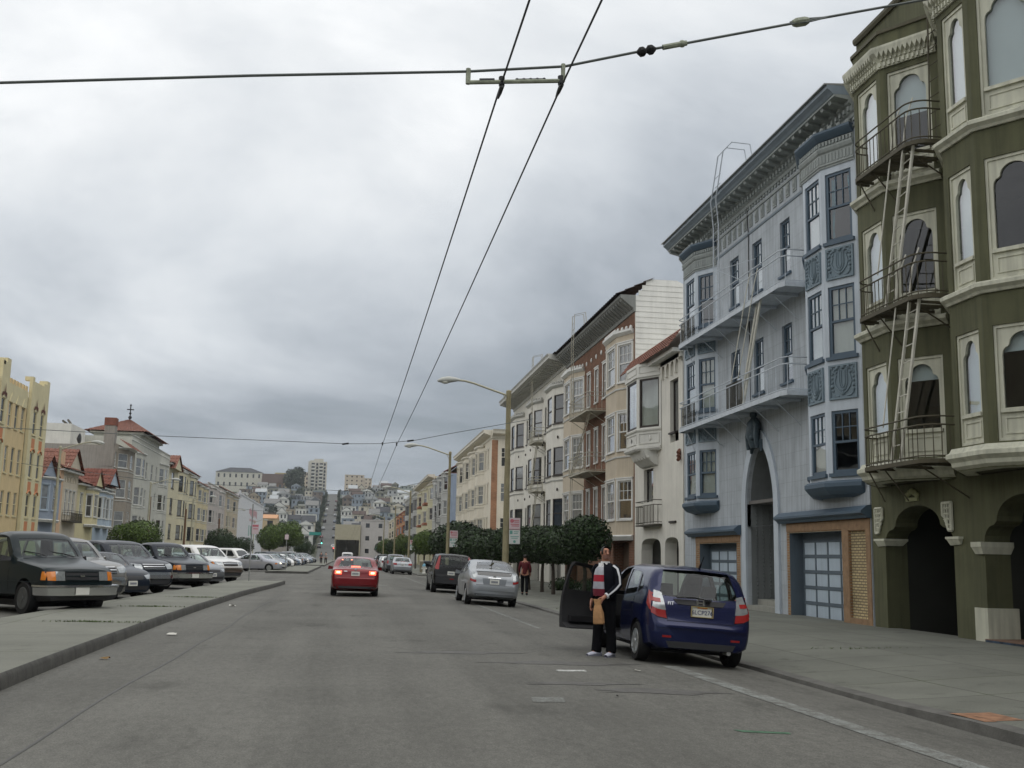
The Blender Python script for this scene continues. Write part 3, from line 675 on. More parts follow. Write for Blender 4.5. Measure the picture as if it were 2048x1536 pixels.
# ================================================================== PALE BLUE BUILDING
PBLUE = paint('pale_blue_grey_stucco', 178, 185, 191, .75, var=.13, streak=.3, bump=.25, joint=(1.2, .42))
PBLUE2 = paint('pale_blue_trim', 188, 197, 206, .6)
SBLUE = paint('slate_blue_trim', 78, 95, 110, .5, streak=.05)
PANB = paint('blue_relief_panel', 118, 134, 144, .6)
CORN = paint('grey_green_cornice', 150, 156, 154, .65, streak=.25)
BRK = brick_mat('orange_brick', srgb(158, 120, 86), srgb(130, 98, 70), srgb(150, 140, 120)); BRKP = brick_mat('buff_brick', srgb(196, 178, 138), srgb(176, 158, 120), srgb(120, 108, 88), .2, .07, .016)
BRKT = mat('brown_tile', srgb(148, 120, 92), .8, var=.3, scale=5)
GARP = paint('garage_panel', 178, 192, 204, .6)
blue = make_root('apartment_building', 'pale blue apartment building with tall pointed arch entrance and slate blue bay windows', 'R', 39.5, z0=.05); BWD = 14.72
LB = [(.85, 0), (1.75, .5), (3.0, .5), (3.9, 0)]; RB = [(11.42, 0), (12.4, .5), (13.55, .5), (14.5, 0)]
mb = MB(); main = Seg((0, 0), (BWD, 0))
WU = [(5.22, 6.05), (7.28, 8.1), (9.55, 10.3)]; WZ = [(6.72, 8.45), (9.98, 11.66)]
wh = [(a, z0, b, z1) for a, b in WU for z0, z1 in WZ]
ARCH = (6.5, 8.8, 3.6, 5.15)
bays_h = [(p[0][0]+.05, 3.5, p[3][0]-.05, 12.3, 0) for p in (LB, RB)]
wall(mb, main, 2.6, 13.3, wh+bays_h+[(ARCH[0], 2.6, ARCH[1], ARCH[3], 0)], rv=.16)
cv = arch_curve(ARCH[0], ARCH[1], 3.3, ARCH[3], 20, 1.75); arch_fill(mb, main, cv, ARCH[3], rv=.12)
wall(mb, main, -.25, 2.6, [(ARCH[0], -.25, ARCH[1], 2.6, .12), (1.3, -.25, 5.85, 2.6, 0), (9.6, -.25, 14.7, 2.6, 0)])
flat_roof_block(mb, 0, BWD, 15, 13.6, -.25); mb.build('wall', PBLUE, blue)
mb = MB(); mb.quad((.1, 2, 3.3), (BWD-.1, 2, 3.3), (BWD-.1, 2, 13), (.1, 2, 13)); 
for zz in (3.3, 6.3, 9.4, 12.6): mb.box(.1, .06, zz, BWD-.1, 2, zz+.1)
mb.build('room', INNER, blue)
CURT = mat('teal_curtain', srgb(60, 140, 158), .9, var=.2, scale=6); CURT_SKY = mat('pale_curtain_sky', srgb(196, 196, 190), .9, var=.1)
for a, b in WU:
    for z0, z1 in WZ:
        window(blue, main, a, b, z0, z1, SBLUE, GLASS, 'hung', -.1, .07, (3, 2), 'upper', .07, 0, CURT_SKY, z0+(.5 if a > 9 else .12))  # pale sheets added so these panes look bright with reflected sky
def relief(mb, sg, a, b, z0, z1, k):
    obox(mb, sg, a, b, z0, z1, -.0, .015)
    for x0, x1, y0, y1 in ((a, a+.05, z0, z1), (b-.05, b, z0, z1), (a+.05, b-.05, z0, z0+.05), (a+.05, b-.05, z1-.05, z1)): obox(mb, sg, x0, x1, y0, y1, .015, .05)
    c = (a+b)/2; w = (b-a); h = z1-z0
    T = lambda L, r=.022: mb.tube([sg.pt(c+x*w, .025, z0+y*h) for x, y in L], r, 5)
    U = [(-.13, .85), (-.14, .45), (-.08, .3), (0, .26), (.08, .3), (.14, .45), (.13, .85)]; T(U, .025); T([(x*.5, .28+(y-.2)*.85) for x, y in U], .018)
    for s in (-1, 1):
        T([(s*.18, .9), (s*.30, .86), (s*.34, .78), (s*.26, .74), (s*.22, .8)]); T([(s*.24, .7), (s*.30, .5), (s*.24, .35), (s*.12, .22), (s*.02, .15)])
        T([(s*.15, .08), (s*.28, .1), (s*.37, .2), (s*.33, .28)])
        for i in range(5): p = sg.pt(c+s*.38*w, .03, z0+(.26+.12*i)*h); mb.ball(p, .035 if i != 1 else .05, 6, 4)
        mb.ball(sg.pt(c+s*.2*w, .03, z0+.9*h), .05, 6, 4); mb.ball(sg.pt(c+s*.40*w, .03, z0+.9*h), .035, 6, 4)
    mb.ball(sg.pt(c, .03, z0+.17*h), .05, 6, 4); mb.ball(sg.pt(c, .03, z0+.92*h), .06, 6, 4)
for bi, pl in enumerate((LB, RB)):
    segs = [Seg(pl[i], pl[i+1]) for i in range(3)]; mb = MB(); mr = MB()
    FL = [(3.74, 5.34), (6.74, 8.6), (9.8, 11.68)]
    for k, sg in enumerate(segs):
        a, b = .13, sg.L-.13
        wall(mb, sg, 3.45, 12.35, [(a, z0, b, z1) for z0, z1 in FL], rv=.12)
    w = mb.build('bay_wall', PBLUE2, blue)
    for k, sg in enumerate(segs):
        a, b = .13, sg.L-.13
        for f, (z0, z1) in enumerate(FL):
            if k: window(w, sg, a, b, z0, z1, SBLUE, GLASS, 'hung', -.06, .08, (3, 2), 'upper', .09, 0, *( (CURT_SKY, z0+.1) if k == 1 or (bi == 1 and f == 1 and k == 2) or (bi == 0 and f < 2 and k == 2) else (None, None)))  # front panes get full pale sheets in place of sky reflection
            else: window(w, sg, a, b, z0, z1, SBLUE, GD, 'hung', -.06, .08, (0, 0), 'upper', .09)
        if k:
            [(relief(q, sg, a-.02, b+.02, y0, y1, k), q.build('relief_panel', PANB, w, smooth=40)) for y0, y1, q in ((5.62, 6.52, MB()), (8.78, 9.62, MB()))]
    if bi == 1:
        sg = segs[2]; g = MB()
        for x0, x1, x2 in ((.22, .42, .30), (.92, .72, .86)):
            rows = []
            for i in range(9):
                z = 9.95+1.6*i/8; e = x1+(x2-x1)*(1-((z-10.3)/1.3 if z > 10.3 else 0)) if z > 10.3 else x2
                rows.append([sg.pt(x0+(e-x0)*j/6, -.16+.03*math.sin(j*2.4), z) for j in range(7)])
            g.grid(rows)
        g.build('curtain', CURT, w, smooth=80)
    mc = MB(); sweep(mc, pl, [(-.3, 3.15), (-.25, 3.15), (-.02, 3.22), (.06, 3.3), (.14, 3.4), (.14, 3.5), (.06, 3.56), (-.3, 3.56)]); mc.build('bay_sill', SBLUE, w); mc = MB()
    sweep(mc, pl, [(-.02, 12.62), (.06, 12.62), (.16, 12.72), (.2, 12.78), (.2, 12.84), (-.02, 12.84)])
    mc.build('bay_moulding', SBLUE, w)
    mc = MB(); sweep(mc, pl, [(-.02, 11.86), (.03, 11.86), (.03, 11.9), (.06, 11.93), (.03, 11.97), (.03, 12.26), (.07, 12.3), (.1, 12.38), (.1, 12.42), (.04, 12.44), (.04, 12.6), (-.02, 12.6)])
    for sg in segs:
        n = int(sg.L/.1)
        for i in range(n): c = (i+.5)*sg.L/n; obox(mc, sg, c-.03, c+.03, 12.0, 12.22, .03, .045); obox(mc, sg, c-.03, c+.03, 12.47, 12.58, .04, .08)
    sg = segs[1]
    for sg in segs:
        n = max(3, int(sg.L/.22))
        for i in range(n): c = (i+.5)*sg.L/n; mc.ball(sg.pt(c, .08, 12.9), .09, 6, 4, (1, .6, 1))
    mc.add([(u, -d, 12.86) for u, d in pl], [(0, 1, 2, 3)]); mc.build('bay_frieze', CORN, w)
# top cornice
mc = MB(); sweep(mc, [(-.0, 0), (BWD, 0)], [(-.02, 12.98), (.05, 12.98), (.08, 13.06), (.14, 13.1), (.14, 13.26), (.22, 13.3), (.22, 13.38), (.62, 13.44), (.62, 13.5), (-.02, 13.5)])
n = 62
for i in range(n):
    x = (i+.5)*BWD/n
    obox(mc, main, x-.055, x+.055, 13.12, 13.24, .14, .20)
    if i % 2 == 0:
        mc.hexa([(x-.08, -.56, 13.36), (x+.08, -.56, 13.36), (x+.08, -.2, 13.28), (x-.08, -.2, 13.28), (x-.08, -.6, 13.45), (x+.08, -.6, 13.45), (x+.08, -.2, 13.45), (x-.08, -.2, 13.45)])
    obox(mc, main, x-.06, x+.06, 12.88, 12.96, 0, .05)
for i in range(15):
    x = 4.25+i*.5
    if x > 11.3: break
    for a, b, c, d in ((x-.13, x+.13, 12.28, 12.68),): obox(mc, main, a, b, c, d, 0, .03); obox(mc, main, a+.05, b-.05, c+.06, d-.06, .03, .05); mc.ball(main.pt(x, .05, 12.48), .06, 6, 4, (1, .6, 1.4))
sweep(mc, [(0, 0), (BWD, 0)], [(-.01, 12.72), (.04, 12.72), (.05, 12.78), (-.01, 12.78)]); mc.build('cornice', CORN, blue)
mc = MB(); sweep(mc, [(-.02, 0), (BWD, 0)], [(-.02, 13.505), (.64, 13.505), (.70, 13.57), (.80, 13.64), (.80, 13.74), (-.02, 13.74)])
sweep(mc, [(3.95, 0), (11.38, 0)], [(-.01, 12.06), (.03, 12.06), (.05, 12.12), (-.01, 12.12)]); mc.build('gutter', paint('gutter_blue_grey', 132, 144, 154, .5), blue)
mc = MB(); sweep(mc, [(-.05, .02), (BWD, .02)], [(-.3, 13.745), (.86, 13.745), (.86, 13.775), (-.3, 13.85)]); mc.build('roof_edge', GALV, blue)
# entrance arch
mb = MB(); O = [(ARCH[0]-.34, -.2), ]; 
cin = [(ARCH[0], -.2)]+cv+[(ARCH[1], -.2)]; co_ = arch_curve(ARCH[0]-.34, ARCH[1]+.34, 3.3, ARCH[3]+.42, 20, 1.75); co_ = [(ARCH[0]-.34, -.2)]+co_+[(ARCH[1]+.34, -.2)]
for (a, b), (c, d) in zip(zip(cin, co_), zip(cin[1:], co_[1:])):
    P = [main.pt(a[0], .07, a[1]), main.pt(c[0], .07, c[1]), main.pt(d[0], .07, d[1]), main.pt(b[0], .07, b[1])]; Q = [main.pt(s[0], -.0, s[1]) for s in (a, c, d, b)]
    mb.quad(*P); mb.quad(P[3], P[2], Q[2], Q[3]); mb.quad(P[0], Q[0], Q[1], P[1])
mb.build('arch_surround', PBLUE2, blue)
mb = MB()
for (a, za), (b, zb) in zip(cin, cin[1:]): mb.quad((a, .12, za), (a, 1.25, za), (b, 1.25, zb), (b, .12, zb))
for k in range(26):
    for m_ in range(4): mb.ball((ARCH[0]+.01, .3+.22*m_, .3+.12*k), .035, 5, 3, (.6, 1, 1))
mb.add([(s, 1.25, z) for s, z in cin], [tuple(range(len(cin)))])
for zz in (3.0, 3.55, 4.1): mb.box(ARCH[0]+.5, 1.2, zz, ARCH[1], 1.25, zz+.05); mb.lathe([(.14, 0), (.18, 0), (.18, .04), (.14, .04)], (ARCH[1]-.55, 1.21, zz+.3), 12, 'y')
mb.tube([(ARCH[0]+.03, 1.2, -.1), (ARCH[0]+.03, 1.2, 3.4)], .04, 6); mb.build('entrance_vault', paint('vault_stone', 118, 122, 122, .8), blue, smooth=35)
mb = MB(); mb.box(ARCH[0], -.06, -.25, ARCH[1], .3, .16); mb.box(ARCH[0]+.0, .3, -.25, ARCH[1], 1.25, .34); mb.build('entrance_step', paint('marble_step', 150, 150, 142, .6), blue)
mb = MB(); sx = (ARCH[0]+ARCH[1])/2   # robed figure at the crown of the arch
mb.tube([(sx, -.15, 5.0), (sx, -.2, 5.4), (sx, -.18, 5.75), (sx, -.15, 5.95)], [.16, .24, .22, .09], 9); mb.ball((sx, -.2, 6.03), .12, 9, 6)
for s in (-1, 1):
    mb.tube([(sx+s*.1, -.2, 5.8), (sx+s*.3, -.2, 5.65), (sx+s*.33, -.26, 5.35), (sx+s*.36, -.24, 4.95)], [.1, .1, .09, .05], 7)
    mb.tube([(sx+s*.3, -.1, 5.2), (sx+s*.42, -.12, 4.85)], [.12, .04], 7); mb.ball((sx+s*.18, -.3, 5.3), .1, 7, 5)
mb.build('statue', mat('dark_bronze_statue', srgb(62, 76, 84), .55, var=.3, scale=6), blue, smooth=50)
# garages
def garage(u0, u1, zt, rec, panel_u0, panel_u1, cols, name):
    mb = MB(); mb.quad((u0, 0, -.2), (u0, rec, -.2), (u0, rec, zt), (u0, 0, zt)); mb.quad((u1, 0, -.2), (u1, 0, zt), (u1, rec, zt), (u1, rec, -.2)); mb.quad((u0, 0, zt), (u1, 0, zt), (u1, rec, zt), (u0, rec, zt)); mb.quad((u0, rec, -.2), (u1, rec, -.2), (u1, rec, zt), (u0, rec, zt))
    fr = mb.build('garage_frame', paint('garage_slate', 92, 104, 114, .6), blue)
    mb = MB(); g = MB(); rows = 5; W_ = (panel_u1-panel_u0); H_ = zt-.22; sg = Seg((panel_u0, -rec+.02), (panel_u1, -rec+.02))
    obox(mb, sg, 0, W_, -.05, H_, 0, .03)
    for i in range(cols+1): x = W_*i/cols; obox(mb, sg, max(0, x-.035), min(W_, x+.035), -.05, H_, .03, .05)
    for j in range(rows+1): z = -.05+(H_+.05)*j/rows; obox(mb, sg, 0, W_, max(-.05, z-.04), min(H_, z+.04), .03, .055)
    for i in range(cols):
        for j in range(rows): x0 = W_*i/cols+.045; z0 = -.05+(H_+.05)*j/rows+.05; obox(g, sg, x0, x0+W_/cols-.09, z0, z0+(H_+.05)/rows-.1, .03, .036)
    d = mb.build('garage_door', paint('garage_slate', 92, 104, 114, .6), blue); g.build('door_panel', GARP, d)
garage(9.8, 13.15, 2.32, .40, 10.0, 13.12, 4, 'g'); garage(1.75, 5.5, 2.1, .40, 2.0, 5.46, 4, 'g')
mb = MB(); main2 = Seg((0, -.0), (BWD, -.0))
wall(mb, main, -.25, 2.6, [(9.8, -.25, 13.15, 2.32, 0), (13.55, .15, 14.45, 2.3, .05)], 9.6, 14.7); mb.build('brick_facing', BRK, blue); mb = MB(); wall(mb, main, -.25, 2.6, [(1.75, -.25, 5.5, 2.1, 0)], 1.3, 5.85)
mb.build('brick_facing', BRK, blue)
mb = MB(); mb.quad((13.55, .05, .15), (14.45, .05, .15), (14.45, .05, 2.3), (13.55, .05, 2.3)); mb.build('brick_panel', BRKP, blue)
for Q in (((13.17, 13.53, .15, 2.58), (14.47, 14.69, .15, 2.58), (13.53, 14.47, 2.32, 2.58), (9.62, 13.17, 2.36, 2.58), (13.17, 14.69, -.25, .15)), ((1.32, 5.83, 2.14, 2.36),)):
    mb = MB()
    for x0, x1, z0, z1 in Q: mb.box(x0, -.02, z0, x1, 0, z1)
    mb.build('brick_surround', BRKT, blue)
for a, b, z in ((9.25, 14.75, 2.6), (.75, 5.95, 2.35)):
    mb = MB(); sweep(mb, [(a, 0), (b, 0)], [(-.02, z), (.12, z), (.16, z+.06), (.26, z+.12), (.26, z+.18), (.1, z+.3), (-.02, z+.32)]); mb.build('pent_cornice', SBLUE, blue)
# fire escapes of the blue building
FEW = mat('blue_white_fire_escape', srgb(190, 197, 204), .6, var=.15, scale=6)
def bl_path(): return [(2.2, .52), (2.2, .78), (2.32, .9), (11.55, .9), (11.8, .8), (11.8, .24)]
path = bl_path()
for z in (6.15, 9.22):
    mp = MB(); P = path+[(11.4, .02), (3.9, .02), (3.0, .52)]
    mp.prism(P, lambda p, k: (p[0], -p[1], z-.05+.05*k))
    for (p, q) in zip(path, path[1:]): obox(mp, Seg(p, q), 0, math.hypot(q[0]-p[0], q[1]-p[1]), z-.12, z+.02, -.0, .03)
    for x in (2.8, 4.4, 6.0, 7.6, 9.2, 10.8): mp.box(x-.06, -.88, z-.14, x+.06, -.02 if x > 3.9 else -.5, z-.06); mp.tube([(x, -.8, z-.12), (x, -.02 if x > 3.9 else -.5, z-.8)], .014, 5)
    fe = mp.build('fire_escape_landing', FEW, blue); mr = MB(); fe_railing(mr, path, z, .95, .62, .012); mr.build('railing', FEW, fe)
for x0, x1 in ((7.2, 8.5),):
    mr = MB()
    for i in range(14): x = x0+(x1-x0)*i/13; mr.tube([(x, -.89, 6.17), (x, -.89, 7.0)], .016, 5)
    mr.build('gate', IRON, fe)
for z in (6.17, 9.24):
    mr = MB()
    for i in range(12): x = 2.55+i*.13; mr.tube([(x, -.89, z), (x, -.89, z+.78)], .015, 5)
    mr.tube([(2.55, -.89, z+.4), (4.0, -.89, z+.4)], .012, 5); mr.build('gate', IRON, fe)
ml = MB(); fe_ladder(ml, (8.3, -.8, 6.2), (9.75, -.75, 9.3), .55, (1, -.2, 0), .042, .33, False)
for k in (-.3, .3): ml.tube([(8.2+k, -1.0, 7.0), (9.5+k, -.95, 9.6), (9.7+k, -.9, 10.1)], .016, 5)
ml.build('ladder', FEL, fe)
ml = MB()      # ladder over the cornice to the roof
for k in (0, .5):
    ml.tube([(5.75+k, -.78, 9.2), (5.85+k, -.80, 12.6), (6.05+k, -.95, 13.4), (6.75+k, -.93, 14.8), (6.95+k, -.7, 15.05), (7.0+k, -.1, 15.0), (7.0+k, .1, 13.8)], .022, 6)
for i in range(17): z = 9.5+i*.29; x = 5.76+.03*(z-9.2)+max(0, z-12.6)*.33; ml.tube([(x, -.79-.08*max(0, min(1.5, z-12.6)), z), (x+.5, -.79-.08*max(0, min(1.5, z-12.6)), z)], .012, 5, False)
ml.tube([(5.8, -.8, 11.1), (7.6, -.02, 11.1)], .012, 5); ml.tube([(6.3, -.8, 11.0), (7.1, -.02, 10.4)], .012, 5); ml.build('roof_ladder', FEW, fe)
ml = MB(); ml.tube([(7.0, -.05, 13.0), (7.05, -.03, 12.0), (7.0, -.03, 9.0), (7.02, -.03, 6.5)], .016, 5); ml.build('cable', mat('black_cable', (.02, .02, .02), .6), blue)
# ================================================================== WHITE MEDITERRANEAN HOUSE (tile roofed)
WHT = paint('white_stucco', 220, 217, 207, .8, var=.09, streak=.13, bump=.35, bscale=50)
WHT2 = paint('white_wood', 212, 211, 204, .6, streak=.1)
DKFR = mat('dark_window_frame', srgb(48, 40, 36), .5, var=.15)
TILE = mat('red_roof_tile', srgb(126, 84, 70), .8, var=.55, scale=5.5, island=0., bump=.2, bscale=20)
TILE2 = mat('brown_roof_tile', srgb(112, 66, 54), .8, var=.5, scale=1.5)
white = make_root('town_house', 'white Mediterranean town house with red tile eave and a boxed oriel window', 'R', 46.75, z0=.02)
Wd = 7.1; main = Seg((0, 0), (Wd, 0)); mb = MB()
win = [(5.45, 6.15, 6.55, 8.65), (5.45, 6.15, 3.05, 5.25), (1.55, 3.95, 3.0, 5.35)]
gh = [(1.15, -.3, 4.1, 2.42, 0), (4.65, -.3, 6.5, 2.42, 0)]
wall(mb, main, -.3, 9.2, win+gh, rv=.22)
for a, b in ((1.15, 4.1), (4.65, 6.5)):
    cv = arch_curve(a, b, 1.95, 2.42, 10, 3.2); arch_fill(mb, main, cv, 2.42, rv=.5)
    for s in (a, b): mb.quad((s, 0, -.3), (s, .5, -.3), (s, .5, 2.0), (s, 0, 2.0))
flat_roof_block(mb, 0, Wd, 12, 9.4, -.3)
n = 11      # arched corbel table under the eave
for i in range(4):
    a = 4.5+i*.62; cv = arch_curve(a+.08, a+.54, 9.0, 9.38, 6); wall(mb, main, 9.2, 9.5, [], a, a+.62, 0); 
    for (p, zp), (q, zq) in zip(cv, cv[1:]): mb.quad(main.pt(p, .10, zp), main.pt(q, .10, zq), main.pt(q, .10, 9.65), main.pt(p, .10, 9.65))
    obox(mb, main, a-.08, a+.08, 8.85, 9.65, 0, .10)
obox(mb, main, 0, Wd, 9.38, 9.75, -.01, .10)
mb.build('wall', WHT, white)
mb = MB(); mb.quad((.1, 1.5, .0), (Wd-.1, 1.5, 0), (Wd-.1, 1.5, 9), (.1, 1.5, 9)); mb.quad((.1, .5, 2.6), (Wd, .5, 2.6), (Wd, 1.5, 2.6), (.1, 1.5, 2.6)); mb.build('room', INNER, white)
mb = MB(); ov = .5
tile_roof(mb, (-.12, -.62, 9.68), (Wd+.1, -.62, 9.68), (Wd+.1, -.06, 10.42), (-.12, -.06, 10.42), .26, .06, 5)
mb.build('tile_roof', TILE, white, smooth=60)
mb = MB(); mb.box(-.1, -.42, 9.55, Wd+.05, .02, 9.7); mb.box(0, .0, 9.4, Wd, .4, 10.4); mb.build('eave', WHT2, white)
for (a, b, z0, z1) in ((5.45, 6.15, 6.55, 8.65), (5.45, 6.15, 3.05, 5.25), (1.55, 3.95, 3.0, 5.35)):
    window(white, main, a, b, z0, z1, DKFR, GLASS, 'double' if b-a > 1 else 'plain', -.17, .06, (1, 1), sill=.07)
pl = [(1.2, 0), (1.3, .72), (3.1, .72), (4.25, .02)]; segs = [Seg(pl[i], pl[i+1]) for i in range(3)]
mb = MB()
for k, sg in enumerate(segs): wall(mb, sg, 6.1, 9.72, [(.12, 6.98, sg.L-.12, 9.05)] if k else [(.1, 6.98, sg.L-.1, 9.05)], rv=.1)
for sg in segs[1:]:
    for z0, z1 in ((6.3, 6.75), (9.3, 9.62)):
        for x0, x1, y0, y1 in ((.1, sg.L-.1, z0, z0+.035), (.1, sg.L-.1, z1-.035, z1), (.1, .135, z0+.035, z1-.035), (sg.L-.135, sg.L-.1, z0+.035, z1-.035)): obox(mb, sg, x0, x1, y0, y1, 0, .03)
    mb.lathe([(.1, 0), (.13, .02), (.13, .04), (0, .03)], sg.pt(sg.L*.5, .0, 6.52), 10, 'y')
    for i in range(int(sg.L/.14)): obox(mb, sg, .07+i*.14, .14+i*.14, 9.13, 9.2, 0, .04)
sweep(mb, pl, [(-.02, 6.82), (.05, 6.84), (.07, 6.9), (-.02, 6.92)]); sweep(mb, pl, [(-.02, 9.1), (.06, 9.12), (.06, 9.22), (-.02, 9.24)]); sweep(mb, pl, [(-.3, 6.0), (.03, 6.02), (.09, 6.1), (.09, 6.18), (-.3, 6.2)])
w = mb.build('oriel', WHT2, white)
for k, sg in enumerate(segs): window(w, sg, .12 if k else .1, sg.L-(.12 if k else .1), 6.98, 9.05, DKFR, GLASS, 'plain', -.06, .08, (1, 1), sill=0)
mb = MB(); mb.prism([(0, 6.02), (.62, 6.02), (.5, 5.75), (.15, 5.45), (0, 5.4)], lambda p, k: (1.5+2.2*k, -p[0], p[1]))
for i in range(6): mb.ball((1.7+.42*i, -.45, 5.72), .07, 6, 4)
mb.build('corbel', WHT2, w)
mb = MB(); fe_railing(mb, [(1.5, .02), (1.5, .35), (4.3, .35), (4.3, .02)], 3.0, .95, .22, .014); mb.box(1.5, -.36, 2.92, 4.3, -.0, 2.98); mb.build('balcony_railing', IRON, white)
mb = MB(); mb.quad((.2, 2.6, -.3), (Wd, 2.6, -.3), (Wd, 2.6, 2.6), (.2, 2.6, 2.6)); mb.quad((.5, .5, 2.5), (Wd-.3, .5, 2.5), (Wd-.3, 2.6, 2.5), (.5, 2.6, 2.5)); mb.build('porch', paint('porch_wall', 150, 146, 136), white)
mb = MB(); mb.box(4.9, 2.5, -.2, 5.9, 2.58, 1.95); mb.build('door', mat('brown_door', srgb(70, 52, 42), .6), white)
mb = MB()
for i in range(3): mb.tube([(6.75, -.02, 5.75-.14*i), (6.9, -.14, 5.62-.14*i)], .07, 7)
mb.build('tile_ornament', TILE, white)

# ================================================================== GENERIC ROW BUILDING
def rowhouse(name, label, side, Y0, Wd, H, wallm, trim, storeys, bays=(), wins=(), roof='cornice', depth=13, z0=.03, X=None, glass=(GD, GB), sash=None, mun=(0, 0), garages=(), corn=.55, cornm=None, wclear=False, cw=.07, baycap=None, group='row buildings along the street', sidewall=None, hipr=1.9, seed=0, bayd=.5, baym=None, ground=None, belts=True, gtop=2.3, cat='building', tilem=None):
    rr = random.Random(seed+int(Wd*100)); root = make_root(name, label, side, Y0, X, z0, cat, group)
    main = Seg((0, 0), (Wd, 0)); mb = MB(); sash = sash or trim
    zlo = storeys[0][0]-.75; holes = [(a, z0_, b, z1_) for a, b in wins for z0_, z1_ in storeys]
    wall(mb, main, -.3, H, holes+[(a, -.3, b, gtop, .5) for a, b in garages], rv=.12)
    flat_roof_block(mb, 0, Wd, depth, H-.25, -.3)
    if sidewall:
        ms = MB(); ms.quad((-.004, 0, -.3), (-.004, 0, H-.3), (-.004, depth, H-.3), (-.004, depth, -.3)); ms.quad((Wd+.004, 0, -.3), (Wd+.004, depth, -.3), (Wd+.004, depth, H-.3), (Wd+.004, 0, H-.3))
    w0 = mb.build('wall', wallm, root)
    if sidewall: ms.build('side_wall', sidewall, root)
    G = lambda: glass[0] if rr.random() < .68 else glass[1]
    for a, b in wins:
        for z0_, z1_ in storeys: window(root, main, a, b, z0_, z1_, sash, G(), 'hung', -.08, .06, mun, 'upper', .07, cw)
    for a, b in garages:
        g = MB(); g.quad((a, .5, -.3), (b, .5, -.3), (b, .5, gtop), (a, .5, gtop))
        for j in range(1, 5): g.box(a, .46, -.3+j*(gtop+.3)/5-.02, b, .5, -.3+j*(gtop+.3)/5+.02)
        g.build('garage_door', ground or trim, root)
    zb = zlo; ztop = storeys[-1][1]+.55
    for bi, (u0, u1, run) in enumerate(bays):
        pl = [(u0, 0), (u0+run, bayd), (u1-run, bayd), (u1, 0)]; segs = [Seg(pl[i], pl[i+1]) for i in range(3)]; mb = MB()
        for k, sg in enumerate(segs):
            m_ = .14 if k != 1 else max(.14, (sg.L-1.5)/2)
            wall(mb, sg, zb, ztop, [(m_, a, sg.L-m_, b) for a, b in storeys], rv=.1)
        bw = mb.build('bay_wall', baym or wallm, root)
        for k, sg in enumerate(segs):
            m_ = .14 if k != 1 else max(.14, (sg.L-1.5)/2)
            for a, b in storeys: window(bw, sg, m_, sg.L-m_, a, b, sash, G(), 'hung', -.06, .06, mun, 'upper', .06, cw)
        mc = MB(); sweep(mc, pl, [(-.3, zb-.18), (0, zb-.18), (.08, zb-.06), (.12, zb), (.08, zb+.06), (-.3, zb+.06)]); mc.build('bay_sill', cornm or trim, bw); mc = MB(); sweep(mc, pl, [(-.3, ztop-.12), (.04, ztop-.12), (.18, ztop), (.18, ztop+.1), (-.3, ztop+.12)])
        if belts:
            for a, b in storeys[1:]: mt = MB(); sweep(mt, pl, [(-.02, a-.35), (.04, a-.35), (.06, a-.28), (-.02, a-.26)]); mt.build('belt_course', cornm or trim, bw)
        if baycap == 'crown':
            for sg in segs:
                n = max(2, int(sg.L/.26))
                for i in range(n): mc.ball(sg.pt((i+.5)*sg.L/n, .05, ztop+.16), .11, 6, 4, (1, .7, 1.2))
        mc.build('bay_trim', cornm or trim, bw)
    mc = MB()
    if roof == 'cornice':
        sweep(mc, [(-.05, 0), (Wd+.05, 0)], [(-.02, H-.75), (.06, H-.75), (.1, H-.55), (.16, H-.5), (corn*.9, H-.32), (corn, H-.28), (corn, H-.12), (corn+.08, H), (-.02, H+.02)])
        n = int(Wd/.55)
        for i in range(n): x = (i+.5)*Wd/n; mc.hexa([(x-.07, -corn*.8, H-.40), (x+.07, -corn*.8, H-.40), (x+.07, -.1, H-.6), (x-.07, -.1, H-.6), (x-.07, -corn*.85, H-.3), (x+.07, -corn*.85, H-.3), (x+.07, -.1, H-.3), (x-.07, -.1, H-.3)])
        mc.build('cornice', cornm or trim, root)
    elif roof == 'parapet':
        sweep(mc, [(-.03, 0), (Wd+.03, 0)], [(-.2, H-.05), (.08, H-.05), (.1, H+.05), (-.2, H+.06)]); sweep(mc, [(0, 0), (Wd, 0)], [(-.02, H-.6), (.06, H-.58), (.06, H-.5), (-.02, H-.48)]); mc.build('parapet_cap', cornm or trim, root)
    elif roof == 'tile':
        tile_roof(mc, (-.15, -.55, H-.1), (Wd+.15, -.55, H-.1), (Wd+.15, 1.4, H+.95), (-.15, 1.4, H+.95), .34, .07, 6); mc.build('tile_roof', tilem or TILE, root, smooth=60)
        mc = MB(); mc.box(0, 1.4, H-.4, Wd, 1.7, H+.9); mc.box(-.1, -.42, H-.28, Wd+.1, .02, H-.13); mc.build('eave', trim, root)
    elif roof == 'hip':
        r = hipr; tile_roof(mc, (-.4, -.5, H-.1), (Wd+.4, -.5, H-.1), (Wd*.62, depth*.4, H+r), (Wd*.38, depth*.4, H+r), .36, .07, 8)
        tile_roof(mc, (-.4, depth*.8, H-.1), (-.4, -.5, H-.1), (Wd*.38, depth*.4, H+r), (Wd*.38, depth*.41, H+r), .36, .07, 8); tile_roof(mc, (Wd+.4, -.5, H-.1), (Wd+.4, depth*.8, H-.1), (Wd*.62, depth*.41, H+r), (Wd*.62, depth*.4, H+r), .36, .07, 8)
        mc.build('tile_roof', tilem or TILE, root, smooth=60); mc = MB(); mc.box(-.25, -.35, H-.3, Wd+.25, .02, H-.12); mc.build('eave', trim, root)
    elif roof == 'gable':
        h = .62*Wd*.5; c = Wd/2; D = depth*.5
        mb = MB(); mb.add([(0, 0, H-.26), (Wd, 0, H-.26), (c, 0, H+h-.1)], [(0, 1, 2)]); mb.add([(0, D, H-.26), (Wd, D, H-.26), (c, D, H+h-.1)], [(0, 1, 2)]); mb.build('gable', wallm, root)
